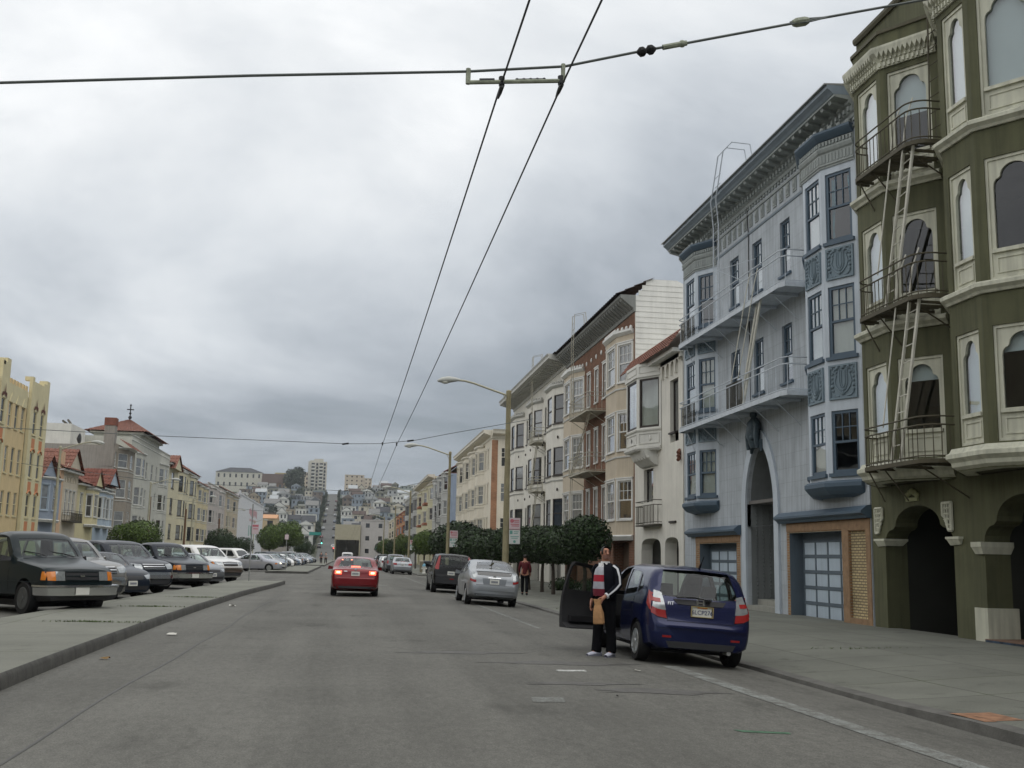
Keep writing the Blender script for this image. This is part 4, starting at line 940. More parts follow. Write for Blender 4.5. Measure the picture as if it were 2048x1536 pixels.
        for sgn in (0, 1):
            a = (-.25, -.3, H-.35) if not sgn else (Wd+.25, -.3, H-.35); b = (-.25, D, H-.35) if not sgn else (Wd+.25, D, H-.35)
            tile_roof(mc, b, a, (c, -.3, H+h), (c, D, H+h), .34, .06, 7) if not sgn else tile_roof(mc, a, b, (c, D, H+h), (c, -.3, H+h), .34, .06, 7)
        mc.build('tile_roof', tilem or TILE, root, smooth=60)
    return root
S4 = [(3.3, 5.05), (6.45, 8.15), (9.6, 11.35)]
# brick building with cream bays
CRM = paint('cream_bay', 192, 180, 160, .75); WTRIM = paint('white_trim', 216, 216, 212, .55, streak=.08); RBR = brick_mat('red_brick', srgb(124, 82, 62), srgb(102, 70, 54), srgb(128, 108, 92))
GREYC = paint('weathered_cornice', 132, 134, 130, .7, streak=.2)
Y0 = 62.1; 
brick = rowhouse('apartment_building', 'red brick apartment building with two cream bays and a white sided end wall', 'R', Y0, 15.4, 13.3, RBR, WTRIM, S4, bays=[(.35, 4.85, 1.2), (10.7, 15.2, 1.2)], wins=[(5.6, 6.3), (7.4, 8.1), (9.2, 9.9)], roof='none', baym=CRM, mun=(3, 2), cw=.10, baycap='crown', glass=(GLASS, GB), garages=[(.8, 3.4), (11.5, 14.4)], ground=paint('brown_garage_door', 92, 74, 60))
main = Seg((0, 0), (15.4, 0)); mc = MB()
sweep(mc, [(-.1, 0), (15.45, 0)], [(-.02, 12.72), (.06, 12.74), (.1, 12.9), (.7, 13.38), (.7, 13.5), (-.02, 13.5)])
for i in range(34): x = (i+.5)*15.4/34; mc.hexa([(x-.09, -.6, 13.22), (x+.09, -.6, 13.22), (x+.09, -.06, 12.84), (x-.09, -.06, 12.84), (x-.09, -.66, 13.36), (x+.09, -.66, 13.36), (x+.09, -.06, 13.36), (x-.09, -.06, 13.36)])
mc.build('cornice', GREYC, brick)
mc = MB(); tile_roof(mc, (-.2, -.85, 13.5), (15.5, -.85, 13.5), (15.5, .9, 14.35), (-.2, .9, 14.35), .4, .05, 4); mc.build('roof_edge', mat('dark_roof_tile', srgb(60, 48, 46), .8, var=.3), brick, smooth=60)
mc = MB()    # clapboard end wall rising behind the white house
prof = [(.0, -.3), (0, 13.3), (.7, 14.3), (2.0, 14.3), (6.2, 12.3), (12, 12.3), (12, -.3)]
mc.add([(15.41, y, z) for y, z in prof], [tuple(range(len(prof)))]); z = .0
while z < 14.2:
    ye = lambda zz: 12 if zz <= 12.3 else max(2.0, 2.0+(14.3-zz)*2.1)
    y1, y2 = ye(z+.01), ye(z+.25); y0 = .02 if z < 13.3 else .02+(z-13.3)*.7
    mc.hexa([(15.41, y0, z), (15.435, y0, z), (15.435, y1, z), (15.41, y1, z), (15.41, y0, z+.25), (15.415, y0, z+.25), (15.415, y2, z+.25), (15.41, y2, z+.25)]); z += .25
mc.build('clapboard_wall', paint('white_clapboard', 220, 219, 213, .7, streak=.1), brick)
for i in range(5):
    x = 5.4+i*1.15; mc = MB(); mc.ball((x, -.02, 12.05), .13, 8, 5, (1, .4, 1)); mc.build('rosette', WTRIM, brick)
def fe_simple(root, u0, u1, zs, d=1.05, m=FEW, lad=True, top=None):
    path = [(u0, .02), (u0, d-.1), (u0+.15, d), (u1-.15, d), (u1, d-.1), (u1, .02)]
    for z in zs:
        mp = MB(); mp.prism(path, lambda p, k: (p[0], -p[1], z-.06+.06*k))
        for x in (u0+.2, (u0+u1)/2, u1-.2): mp.tube([(x, -d*.9, z-.05), (x, -.02, z-.6)], .016, 5)
        fe = mp.build('fire_escape_landing', m, root); mr = MB(); fe_railing(mr, path, z, .9, .3, .012); mr.build('railing', m, fe)
    for z0, z1 in zip(zs, zs[1:]): ml = MB(); fe_ladder(ml, (u0+.5, -d+.1, z0), (u1-.8, -d+.35, z1+.1), .5, (1, .0, 0), .025, .35, False); ml.build('ladder', m, fe)
    ml = MB(); fe_ladder(ml, (u0+.5, -d+.1, zs[0]-2.2), (u0+.5, -d+.1, zs[0]+.2), .45, (1, 0, 0), .02, .35, False); ml.build('ladder', m, fe)
    if top:
        ml = MB()
        for k in (0, .5): ml.tube([(u0+.4+k, -d+.1, zs[-1]), (u0+.4+k, -d+.05, top-.8), (u0+.4+k, -d+.1, top+1.1), (u0+.9+k, -.4, top+1.15), (u0+.9+k, -.3, top+.2)], .022, 5)
        z = zs[-1]+.3
        while z < top+.9: ml.tube([(u0+.4, -d+.1, z), (u0+.9, -d+.1, z)], .013, 5, False); z += .33
        ml.build('roof_ladder', m, fe)
    return fe
FEC = mat('cream_fire_escape', srgb(176, 172, 156), .65, var=.15, scale=5)
fe_simple(brick, 5.3, 10.0, (5.85, 8.9), 1.0, FEC, True, 13.5)
# white building with three bays and deep cornice
white2 = rowhouse('apartment_building', 'white apartment building with dark window sashes and deep bracketed cornice beside the brick building', 'R', 83.0, 20.8, 13.6, WHT, WTRIM, S4, bays=[(.5, 5.4, 1.3), (8.6, 13.0, 1.2), (15.6, 20.3, 1.3)], wins=[(6.2, 7.2), (13.6, 14.6)], roof='cornice', corn=1.15, cornm=paint('pale_cornice', 188, 188, 182, .7), sash=DKFR, cw=.0, baycap='crown', garages=[(1, 4), (9, 12.4), (16, 19.6)], ground=paint('grey_garage_door', 120, 118, 112))
fe_simple(white2, 13.2, 15.4, (2.6, 5.75, 8.9), 1.0, FEC, True, 13.6)
mc = MB(); mc.quad((-.6, -.9, 13.62), (21.4, -.9, 13.62), (21.4, 8, 14.6), (-.6, 8, 14.6)); mc.build('roof', mat('dark_shingle', srgb(58, 56, 56), .85, var=.25), white2)
for i in range(12):
    for z in (5.6, 8.75): mc = MB(); mc.ball((.95+i*1.7, -.3 if i % 3 else -.52, z), .1, 6, 4, (1, .5, 1)); mc.build('rosette', DKFR, white2)
# cream corner building with brick stripe
CRB = paint('cream_stucco', 220, 212, 194, .75, streak=.12); CRT = paint('pale_cream_trim', 218, 212, 196, .6)
cream = rowhouse('apartment_building', 'cream corner apartment building with vertical brick stripe and rounded corner bay', 'R', 124.0, 28.0, 12.9, CRB, CRT, S4, bays=[(.6, 5.2, 1.2), (6.8, 11.4, 1.2), (12.6, 17.2, 1.2), (18.4, 23.0, 1.2)], wins=[(5.6, 6.4), (11.6, 12.4), (23.6, 24.4), (25.4, 26.2)], roof='cornice', corn=.75, cornm=CRT, sash=CRT, cw=.1, mun=(3, 2), glass=(GB, GD), depth=16)
sd = Seg((28.0, 0), (28.0, -16)); mb = MB(); wall(mb, sd, 0, 12.6, [(a, z0, a+.95, z1) for a in (.85, 2.3, 4.6, 7, 10, 13) for z0, z1 in S4], .55, 16, .1, .05); mb.build('side_wall', CRB, cream)
for a in (.85, 2.3, 4.6, 7, 10, 13):
    for z0, z1 in S4: window(cream, sd, a, a+.95, z0, z1, CRT, GB if (a*7+z0) % 2 < 1.2 else GD, 'hung', .035, .06, (3, 2), 'upper', .07, .1)
mb = MB(); obox(mb, sd, .0, .55, -.3, 12.0, .0, .07); mb.build('brick_stripe', brick_mat('pink_brick', srgb(176, 126, 94), srgb(156, 108, 80), srgb(150, 128, 108)), cream)
mb = MB(); sweep(mb, [(28.0, 0), (28.0, -16)], [(-.02, 12.1), (.1, 12.15), (.2, 12.35), (.7, 12.55), (.75, 12.75), (.85, 12.92), (-.02, 12.92)]); mb.build('side_cornice', CRT, cream)
# ------------------------------------------------------------------ the row further on (right)
S3 = [(3.6, 5.4), (6.9, 8.7), (10.0, 11.7)]
PB = paint('powder_blue_side', 142, 154, 172, .8, streak=.2); YEL = paint('pale_yellow_stucco', 194, 189, 156, .75); GRW = paint('grey_white_stucco', 172, 172, 168, .75); TANB = paint('tan_stucco', 184, 152, 116, .75)
TERR = paint('terracotta_stucco', 160, 104, 80, .75); PINK = paint('pinkish_stucco', 182, 150, 138, .75); BEI = paint('beige_stucco', 190, 178, 152, .75)
bl = rowhouse('apartment_building', 'powder blue building with red tile roof beyond the cream corner building', 'R', 160.0, 22.5, 12.4, TERR, WTRIM, S3, bays=[(2, 7, 1.3), (9, 14, 1.3), (16, 21.5, 1.3)], roof='tile', sidewall=PB, baym=GRW, garages=[(2, 5), (9, 12)], seed=1, tilem=TILE2)
fe_simple(bl, 14.2, 16.4, (6.0, 9.2), 1.0, GALV)
mb = MB(); mb.box(8, 6, 12, 14, 9, 14.3); mb.build('roof_hut', WHT2, bl)
yb = rowhouse('apartment_building', 'pale yellow building with terracotta balconies and deep cornice', 'R', 196.0, 35.5, 13.6, YEL, CRT, S3, bays=[(2, 8, 1.5), (15, 21, 1.5), (28, 34, 1.5)], wins=[(10, 11.2), (12.8, 14), (23, 24.2), (25.6, 26.8)], roof='cornice', corn=1.0, garages=[(3, 6), (16, 19), (29, 32)], seed=2)
for u in (10, 23):
    for z in (3.4, 6.7, 9.8): mb = MB(); mb.box(u-.3, -.9, z-.35, u+4.4, -.02, z); mb.build('balcony', TERR, yb)
gw = rowhouse('apartment_building', 'grey white building with square bays further along the row', 'R', 236.0, 39.5, 13.2, GRW, WTRIM, S3, bays=[(3, 9, 1.2), (17, 23, 1.2), (31, 37, 1.2)], wins=[(11, 12.4), (14, 15.2), (26, 27.4)], roof='cornice', corn=.7, sash=DKFR, garages=[(4, 7), (18, 21)], seed=3)
tn = rowhouse('apartment_building', 'tan building with orange sills just before the far crossing', 'R', 278.0, 41.5, 11.2, TANB, paint('orange_sill', 178, 104, 62), [(3.4, 5.2), (6.4, 8.2), (9.0, 10.4)], bays=[(4, 10, 1.5), (18, 24, 1.5), (32, 38, 1.5)], wins=[(12, 13.5), (15, 16.2), (27, 28.4)], roof='tile', garages=[(5, 8)], seed=4)
bg_ = rowhouse('apartment_building', 'beige building at the far end of the right hand row', 'R', 328.0, 49.0, 11.6, BEI, CRT, [(3.4, 5.2), (6.4, 8.2), (9.2, 10.7)], bays=[(5, 12, 1.5), (22, 29, 1.5), (38, 45, 1.5)], wins=[(15, 16.6), (18, 19.5), (33, 34.5)], roof='parapet', seed=5)
# ================================================================== LEFT HAND ROW (across the far carriageway)
YST = paint('yellow_stucco', 212, 190, 146, .8, var=.08, streak=.12); YTR = paint('pale_yellow_trim', 210, 200, 162, .75); TERD = paint('terracotta_detail', 196, 132, 92, .8)
OPEN = mat('shaded_sash', srgb(96, 98, 96), .5)
yel = make_root('apartment_building', 'yellow castle-like building with stepped parapet and pointed window heads', 'L', 62.0, z0=.05)
main = Seg((0, 0), (22.0, 0)); mb = MB()
SY = [(3.75, 5.45), (6.7, 8.6), (9.95, 11.7)]; ww = [(17.8, 18.5), (19.3, 20.05), (20.8, 21.6)]
wl = [(1.5+2.2*i, 2.3+2.2*i) for i in range(6)]
wall(mb, main, -.3, 13.0, [(a, z0, b, z1) for a, b in ww+wl for z0, z1 in SY], rv=.15); flat_roof_block(mb, 0, 26.8, 14, 12.6, -.3)
for i in range(7): obox(mb, main, 16.9+.75*i, 17.35+.75*i, 13.0, 13.38, -.3, 0)
mb.build('wall', YST, yel)
mb = MB(); wall(mb, main, 11.75, 13.02, [], 16.4, 22, 0, .015)
for a, b in ww: mb.add([main.pt(a-.1, .06, 11.7), main.pt((a+b)/2, .06, 12.35), main.pt(b+.1, .06, 11.7), main.pt(a-.1, .0, 11.7), main.pt((a+b)/2, .0, 12.35), main.pt(b+.1, .0, 11.7)], [(0, 2, 1), (0, 1, 4, 3), (1, 2, 5, 4)])
mb.build('parapet_band', YTR, yel)
for a, b in ww+wl:
    for z0, z1 in SY: window(yel, main, a, b, z0, z1, YTR, GB if (a+z0) % 3 < 1.6 else OPEN, 'hung', -.08, .07, sill=.08)
for u0, u1, zt in ((14.9, 16.6, 13.95), (22.1, 26.7, 13.9)):
    pl = [(u0, 0), (u0, .25), (u1, .25), (u1, 0)]; mb = MB(); segs = [Seg(pl[i], pl[i+1]) for i in range(3)]
    hs = [(.35, 1.2)] if u1-u0 < 3 else [(.9, 1.75), (2.85, 3.7)]
    wall(mb, segs[0], -.3, zt); wall(mb, segs[1], -.3, zt, [(a, z0, b, z1) for a, b in hs for z0, z1 in SY]); wall(mb, segs[2], -.3, zt)
    mb.quad((u0, 0, zt), (u0, -.25, zt), (u1, -.25, zt), (u1, 0, zt)); obox(mb, segs[1], u1-u0-.8, u1-u0, zt, zt+.55, -.6, 0); obox(mb, segs[1], 0, .5, zt, zt+.3, -.6, 0)
    obox(mb, segs[1], u1-u0-1.6, u1-u0-.8, zt, zt+.25, -.6, 0); bw = mb.build('tower_wall', YTR, yel)
    for a, b in hs:
        for k, (z0, z1) in enumerate(SY):
            window(bw, segs[1], a, b, z0, z1, YTR, GD if a < 2 else OPEN, 'hung', -.08, .07, sill=.1)
            mb = MB(); c = (a+b)/2; mb.add([segs[1].pt(c-.55, .05, z1+.02), segs[1].pt(c-.5, .05, z1+.35), segs[1].pt(c-.12, .08, z1+.4), segs[1].pt(c, .08, z1+1.05), segs[1].pt(c+.12, .08, z1+.4), segs[1].pt(c+.5, .05, z1+.35), segs[1].pt(c+.55, .05, z1+.02), segs[1].pt(c, .05, z1+.25)], [tuple(range(8))])
            if k == 2: mb.build('window_head', mat('dark_red_carving', srgb(104, 66, 56), .8, var=.3, scale=5), bw)
            else: mb = MB(); mb.tube([segs[1].pt(c-.5, .02, z1+.05), segs[1].pt(c-.3, .05, z1+.22), segs[1].pt(c, .06, z1+.28), segs[1].pt(c+.3, .05, z1+.22), segs[1].pt(c+.5, .02, z1+.05)], .06, 5); mb.build('window_head', TERD, bw)
    mb = MB()
    for a, b in hs:
        for z0, z1 in SY: obox(mb, segs[1], (a+b)/2-.4, (a+b)/2+.4, z0-1.0, z0-.3, 0, .015)
    mb.build('terracotta_panel', TERD, bw)
BLH = paint('slate_blue_house', 142, 152, 166, .75); CRH = paint('cream_house', 198, 188, 168, .75); PCH = paint('peach_strip', 206, 172, 140, .75); Y2H = paint('soft_yellow_house', 206, 196, 156, .75); PBH = paint('pale_blue_house', 172, 186, 198, .75); TRW = paint('white_house_trim', 214, 214, 208, .6); DBL = paint('navy_door', 62, 74, 100, .6)
S2 = [(4.5, 6.5)]
h1 = rowhouse('town_house', 'narrow slate blue house with a steep red gable beside the yellow building', 'L', 88.9, 5.4, 7.3, BLH, TRW, S2, bays=[(.5, 4.9, .7)], roof='gable', depth=12, garages=[(1.2, 4.0)], ground=DBL, sash=PBH, glass=(GB, GD), seed=11, group='small houses across the far carriageway', bayd=.6, belts=False)
h2 = rowhouse('town_house', 'cream house with peach side strip and wide red tile roof', 'L', 94.6, 6.7, 8.3, CRH, TRW, S2, bays=[], wins=[(2.4, 3.2), (3.7, 4.5), (5, 5.8)], roof='tile', depth=12, garages=[(2.6, 5.2)], sash=TRW, glass=(GB, GD), seed=12, group='small houses across the far carriageway', ground=paint('pinkish_door', 160, 146, 144))
mb = MB(); mb.box(.0, -.12, -.2, 1.1, .0, 9.6); mb.build('pier', PCH, h2); mb = MB(); fe_railing(mb, [(2.0, .02), (2.0, .7), (6.2, .7), (6.2, .02)], 3.9, .85, .2, .02); mb.box(2, -.72, 3.78, 6.2, -.0, 3.9); mb.build('balcony', IRON, h2)
mb = MB()
for i in range(4): cv = arch_curve(2.2+i*.95, 2.9+i*.95, 7.2, 7.7, 6); [mb.tube([(a, -.03, z), (b, -.03, z2)], .05, 4) for (a, z), (b, z2) in zip(cv, cv[1:])]
mb.add([(1.2, -.25, 8.2), (6.7, -.25, 8.2), (4.2, -.25, 10.0), (1.2, 2.2, 8.2), (6.7, 2.2, 8.2), (4.2, 2.2, 10.0)], [(0, 1, 2), (0, 2, 5, 3), (1, 4, 5, 2)]); mb.build('gable_trim', CRH, h2)
mb = MB(); tile_roof(mb, (6.9, -.5, 8.05), (6.9, 3.0, 8.05), (4.2, 3.0, 10.15), (4.2, -.5, 10.15), .3, .06, 6); tile_roof(mb, (1.1, -.5, 8.05), (1.1, 3.0, 8.05), (4.2, 3.0, 10.15), (4.2, -.5, 10.15), .3, .06, 6); mb.build('gable_tiles', TILE, h2, smooth=60)
h3 = rowhouse('town_house', 'small yellow house with red tile roof and white trimmed upper window', 'L', 101.4, 6.7, 7.5, Y2H, TRW, S2, bays=[(3.0, 6.4, .6)], wins=[(1.0, 1.9)], roof='tile', depth=12, garages=[(2.8, 5.6)], glass=(GB, GD), seed=13, group='small houses across the far carriageway', bayd=.6, belts=False)
h4 = rowhouse('town_house', 'pale blue house with brown tile roof and small front gable', 'L', 108.2, 6.9, 7.7, PBH, TRW, S2, bays=[(.8, 3.4, .6), (4.0, 6.4, .6)], roof='tile', depth=12, tilem=TILE2, garages=[(1.4, 4.4)], glass=(GB, GD), seed=14, group='small houses across the far carriageway', bayd=.5, belts=False)
for h, c, w, zb, m in ((h3, 4.9, 1.7, 7.4, Y2H), (h4, 4.6, 2.3, 7.9, PBH)):
    mb = MB(); mb.add([(c-w, -.7, zb), (c+w, -.7, zb), (c, -.7, zb+1.5), (c-w, 2, zb), (c+w, 2, zb), (c, 2, zb+1.5)], [(0, 1, 2), (0, 2, 5, 3), (1, 4, 5, 2)]); mb.build('gable', m, h)
    mb = MB()
    for s in (-1, 1): mb.tube([(c+s*(w+.2), -.78, zb-.1), (c, -.78, zb+1.6)], .10, 5); tile_roof(mb, (c+s*(w+.25), -.85, zb-.12), (c+s*(w+.25), 2, zb-.12), (c, 2, zb+1.62), (c, -.85, zb+1.62), .3, .05, 5)
    mb.build('barge_board', TILE2, h)
GBR = paint('grey_brown_stucco', 150, 142, 130, .8, streak=.15); GBS = paint('grey_brown_render', 146, 140, 132, .8, streak=.2)
g1 = rowhouse('apartment_building', 'grey brown building with blank side wall and brick chimney above the small houses', 'L', 115.2, 8.3, 12.4, GBR, TRW, [(3.6, 5.5), (6.9, 8.8), (10.0, 11.5)], bays=[(1.6, 7.4, 1.3)], wins=[(.3, 1.1)], roof='none', depth=14, sidewall=GBS, glass=(GB, GD), seed=15, bayd=.9, cw=0.0)
mb = MB(); tile_roof(mb, (1.0, -1.4, 12.0), (8.2, -1.4, 12.0), (7.0, 0, 13.0), (2.2, 0, 13.0), .34, .07, 6); mb.build('tile_roof', TILE, g1, smooth=60)
mb = MB(); mb.box(-.05, .1, 10, 1.0, 1.15, 14.2); ch = mb.build('chimney', GBS, g1); mb = MB(); mb.box(-.1, .05, 14.2, 1.06, 1.2, 15.0); mb.build('chimney_cap', brick_mat('chimney_brick', srgb(150, 84, 66), srgb(122, 68, 56), srgb(120, 100, 90)), ch)
mb = MB(); mb.box(1.5, 4.8, 12.1, 7.6, 9.2, 14.4); pt_ = mb.build('roof_hut', WHT2, g1); mb = MB(); mb.tube([(3, 5.5, 14.4), (3.5, 6.2, 14.9)], .12, 6); mb.tube([(2.2, 5.0, 14.4), (3.2, 5.6, 14.95)], .12, 6); mb.build('roof_vent', IRON, pt_)
mb = MB(); mb.lathe([(.05, .3), (.4, .15), (.6, 0), (.4, -.08)], (1.2, 3.8, 12.8), 12, 'y'); mb.tube([(1.2, 3.8, 12.1), (1.2, 3.8, 12.8)], .05, 5); mb.build('satellite_dish', DARK, g1)
TWL = paint('pale_grey_stucco', 188, 188, 178, .8); S4L = [(3.4, 5.4), (6.6, 8.6), (9.9, 11.9)]
tw = rowhouse('apartment_building', 'pale grey building topped by a red hip roofed tower with a finial', 'L', 123.6, 26.4, 14.2, TWL, TRW, S4L, bays=[(3.0, 7.6, 1.3), (18.6, 23.6, 1.2)], wins=[(9.4, 10.5), (13.0, 14.2), (16.2, 17.2)], roof='parapet', depth=14, glass=(GB, GD), seed=16, cw=0.)
mb = MB(); mb.box(5.0, .05, 13.9, 17.8, 5.2, 14.9); mb.box(4.6, -.3, 14.7, 18.2, 5.6, 14.95)
for s in range(5): mb.lathe([(.35, 0), (.5, .05), (.35, .1)], (8+1.6*s, .0, 14.45), 10, 'y')
t_ = mb.build('roof_tower', TWL, tw); mb = MB(); c = (11.2, 2.6, 17.1); E4 = [(4.0, -.9, 14.95), (18.8, -.9, 14.95), (18.8, 6.1, 14.95), (4.0, 6.1, 14.95)]
for i in range(4): tile_roof(mb, E4[i], E4[(i+1) % 4], c, c, .36, .07, 9)
mb.build('tile_roof', TILE, t_, smooth=60); mb = MB(); mb.tube([(11.2, 2.6, 17.0), (11.2, 2.6, 18.9)], .07, 6); [mb.ball((11.2, 2.6, z), r, 8, 5) for z, r in ((17.4, .22), (17.9, .15), (18.9, .12))]; mb.box(11.15, 2.2, 18.3, 11.25, 3.0, 18.42); mb.build('finial', DARK, t_)
CYL = paint('butter_yellow_stucco', 206, 199, 170, .8)
cy = rowhouse('apartment_building', 'butter yellow building with stepped red tile roofs and an arched window', 'L', 150.1, 27.9, 13.4, CYL, TRW, [(3.2, 5.2), (6.5, 8.7), (10.0, 12.2)], bays=[(8.5, 14.5, 1.4), (19.5, 25.5, 1.4)], wins=[(2.2, 4.4), (16.2, 17.6)], roof='hip', depth=13, glass=(GB, GD), seed=17, cw=0., sash=DKFR, hipr=3.6)
mb = MB(); mb.add([(.4, -.6, 12.6), (7.0, -.6, 12.6), (3.7, -.6, 14.4), (.4, 1.5, 12.6), (7, 1.5, 12.6), (3.7, 1.5, 14.4)], [(0, 1, 2), (0, 2, 5, 3), (1, 4, 5, 2)]); mb.build('gable', CYL, cy)
mb = MB(); tile_roof(mb, (7.4, -.8, 12.5), (7.4, 1.5, 12.5), (3.7, 1.5, 14.6), (3.7, -.8, 14.6), .34, .06, 4); tile_roof(mb, (0, -.8, 12.5), (0, 1.5, 12.5), (3.7, 1.5, 14.6), (3.7, -.8, 14.6), .34, .06, 4); mb.build('gable_tiles', TILE, cy, smooth=60)
n5 = rowhouse('apartment_building', 'sand coloured building with red tiled eave left of the grey white block', 'L', 178.1, 13.0, 12.4, paint('sand_stucco', 202, 190, 156, .8), TRW, [(3.2, 5.2), (6.5, 8.5), (9.6, 11.4)], bays=[(1.5, 6, 1.2), (7.5, 12, 1.2)], roof='tile', glass=(GB, GD), seed=18, cw=0.)
g6 = rowhouse('apartment_building', 'grey white block with dark open windows behind the parked white van', 'L', 191.3, 27.6, 13.4, paint('pale_rose_grey', 186, 178, 172, .8), TRW, [(3.2, 5.3), (6.6, 8.8), (10.0, 12.1)], bays=[(3, 9, 1.4), (17, 24, 1.4)], wins=[(11, 12.4), (14, 15.3)], roof='parapet', glass=(GB, GD), seed=19, cw=0.)
b7 = rowhouse('apartment_building', 'beige building with red tile roof next to the blank white wall', 'L', 219.1, 25.8, 13.6, paint('warm_beige', 184, 172, 150, .8), TRW, [(3.2, 5.3), (6.6, 8.8), (10.0, 12.1)], bays=[(3, 9, 1.4), (15, 22, 1.4)], wins=[(11, 12.6)], roof='tile', glass=(GB, GD), seed=20, cw=0.)
w8 = make_root('warehouse', 'big blank white wall building with faded red and green painted sign', 'L', 245.2, z0=.05); mb = MB(); wall(mb, Seg((0, 0), (72, 0)), -.3, 14.5); flat_roof_block(mb, 0, 72, 16, 14.3, -.3); sweep(mb, [(-.03, 0), (72, 0)], [(-.2, 14.4), (.12, 14.4), (.12, 14.7), (-.2, 14.72)]); mb.box(0, -.2, 14.2, 3, 0, 15.2); mb.build('wall', paint('white_render', 208, 210, 212, .8, streak=.1), w8)
mb = MB()
for k in range(9): obox(mb, Seg((0, 0), (72, 0)), 28+k*2.6, 29.9+k*2.6, 11.0-(k % 3)*.25, 12.2+(k % 2)*.3, 0, .03)
for k in range(7): obox(mb, Seg((0, 0), (72, 0)), 30+k*2.9, 31.8+k*2.9, 9.3, 9.9, 0, .03)
mb.build('painted_sign', paint('faded_red_paint', 186, 140, 144, .8), w8)
mb = MB()
for k in range(4): obox(mb, Seg((0, 0), (72, 0)), 28+k*5, 30+k*5+(k % 2), 5.6+.4*(k % 2), 8.2, 0, .03)
for k in range(3): obox(mb, Seg((0, 0), (72, 0)), 31+k*6, 34+k*6, 4.4, 5.2, 0, .03)
mb.build('painted_sign', paint('faded_green_paint', 124, 166, 154, .8), w8)

rowhouse('apartment_building', 'grey stucco building beside the camera, right behind the olive green one', 'R', 16.5, 44, 13.5, GBR, TRW, S3, bays=[(2, 8, 1.4), (14, 20, 1.4), (26, 32, 1.4)], wins=[(10, 11.4), (22, 23.4)], roof='parapet', seed=30, group=None)  # out-of-view block added to hide sky and darken reflections
rowhouse('apartment_building', 'long beige building across the carriageway, left of the yellow castle-like one', 'L', -32.0, 93.5, 13.0, BEI, TRW, S3, bays=[(60, 66, 1.4), (74, 80, 1.4)], wins=[(69, 70.4), (84, 85.4)], roof='parapet', seed=31, group=None)  # also out of view, added to cut sky light from the left
# ================================================================== FAR CROSSING AND HILL
def simple_block(name, label, cat, x0, x1, y, h, wallm, roofm, rows, cols, dep=12, z=None, roof='flat', group=None, winm=None, rh=2.2, wf=.42, hf=.5, z0=.6):
    z = hill_z((x0+x1)/2, y)+.1 if z is None else z
    W_ = x1-x0; mb = MB(); mb.cur = 0
    sg = Seg((-W_/2, 0), (W_/2, 0)); fh = (h-z0)/rows; hs = []
    for r in range(rows):
        for c in range(cols):
            a = W_*(c+.5-wf/2)/cols; b = W_*(c+.5+wf/2)/cols; zz = z0+fh*r+fh*(1-hf)*.6; hs.append((a, zz, b, zz+fh*hf))
    wall(mb, sg, -3, h, hs, rv=.2); mb.quad((-W_/2, 0, -3), (-W_/2, 0, h), (-W_/2, dep, h), (-W_/2, dep, -3)); mb.quad((W_/2, 0, -3), (W_/2, dep, -3), (W_/2, dep, h), (W_/2, 0, h)); mb.quad((-W_/2, dep, -3), (-W_/2, dep, h), (W_/2, dep, h), (W_/2, dep, -3))
    mb.cur = 2
    for a, b, c, d in hs: mb.quad(sg.pt(a, -.19, b), sg.pt(c, -.19, b), sg.pt(c, -.19, d), sg.pt(a, -.19, d))
    mb.cur = 1; H2 = W_/2; o = .4
    if roof == 'flat': mb.quad((-H2, 0, h-.3), (H2, 0, h-.3), (H2, dep, h-.3), (-H2, dep, h-.3)); mb.cur = 0; mb.box(-H2-.1, -.15, h-.25, H2+.1, .0, h+.12)
    elif roof == 'gable':
        mb.hexa([(-H2-o, -o, h-.1), (H2+o, -o, h-.1), (H2+o, dep, h-.1), (-H2-o, dep, h-.1), (-.05, -o, h+rh), (.05, -o, h+rh), (.05, dep, h+rh), (-.05, dep, h+rh)]); mb.cur = 0; mb.add([(-H2, -o-.02, h-.08), (H2, -o-.02, h-.08), (0, -o-.02, h+rh-.35)], [(0, 1, 2)])
    elif roof == 'hip': mb.hexa([(-H2-o, -o, h-.1), (H2+o, -o, h-.1), (H2+o, dep+o, h-.1), (-H2-o, dep+o, h-.1), (-H2*.45, dep*.45, h+rh), (H2*.45, dep*.45, h+rh), (H2*.45, dep*.55, h+rh), (-H2*.45, dep*.55, h+rh)])
    elif roof == 'side': mb.hexa([(-H2-.1, -o, h-.1), (H2+.1, -o, h-.1), (H2+.1, dep, h-.1), (-H2-.1, dep, h-.1), (-H2-.1, dep*.45, h+rh), (H2+.1, dep*.45, h+rh), (H2+.1, dep*.55, h+rh), (-H2-.1, dep*.55, h+rh)])
    o_ = mb.build(name, [wallm, roofm, winm or GD]); o_.location = ((x0+x1)/2, y, z); tag(o_, label, cat, group); return o_
RG = mat('grey_flat_roof', srgb(120, 120, 118), .9, var=.2); RD = mat('dark_slate_roof', srgb(64, 66, 70), .85, var=.25); RB_ = mat('brown_shingle_roof', srgb(78, 64, 58), .85, var=.25); RR = mat('rust_red_roof', srgb(140, 88, 78), .85, var=.25)
ts = thing('shop_building', 'tan building with a deep dark ground floor opening at the far crossing', 'building', (.25, 346, 0)); sg = Seg((-4.0, 0), (4.0, 0)); mb = MB()
wall(mb, sg, -.3, 11, [(.35, -.3, 7.65, 6.2)], rv=.4); mb.quad((-4.0, 0, -.3), (-4.0, 0, 11), (-4.0, 14, 11), (-4.0, 14, -.3)); mb.quad((4.0, 0, -.3), (4.0, 14, -.3), (4.0, 14, 11), (4.0, 0, 11)); mb.quad((-4.0, 0, 10.7), (4.0, 0, 10.7), (4.0, 14, 10.7), (-4.0, 14, 10.7)); mb.quad((-4.0, 14, -.3), (-4.0, 14, 11), (4.0, 14, 11), (4.0, 14, -.3))
mb.build('wall', paint('tan_render', 164, 158, 136, .8), ts); mb = MB()
for x in (-3.2, -.2, 2.4): mb.box(x, .5, -.3, x+.18, .7, 6.2)
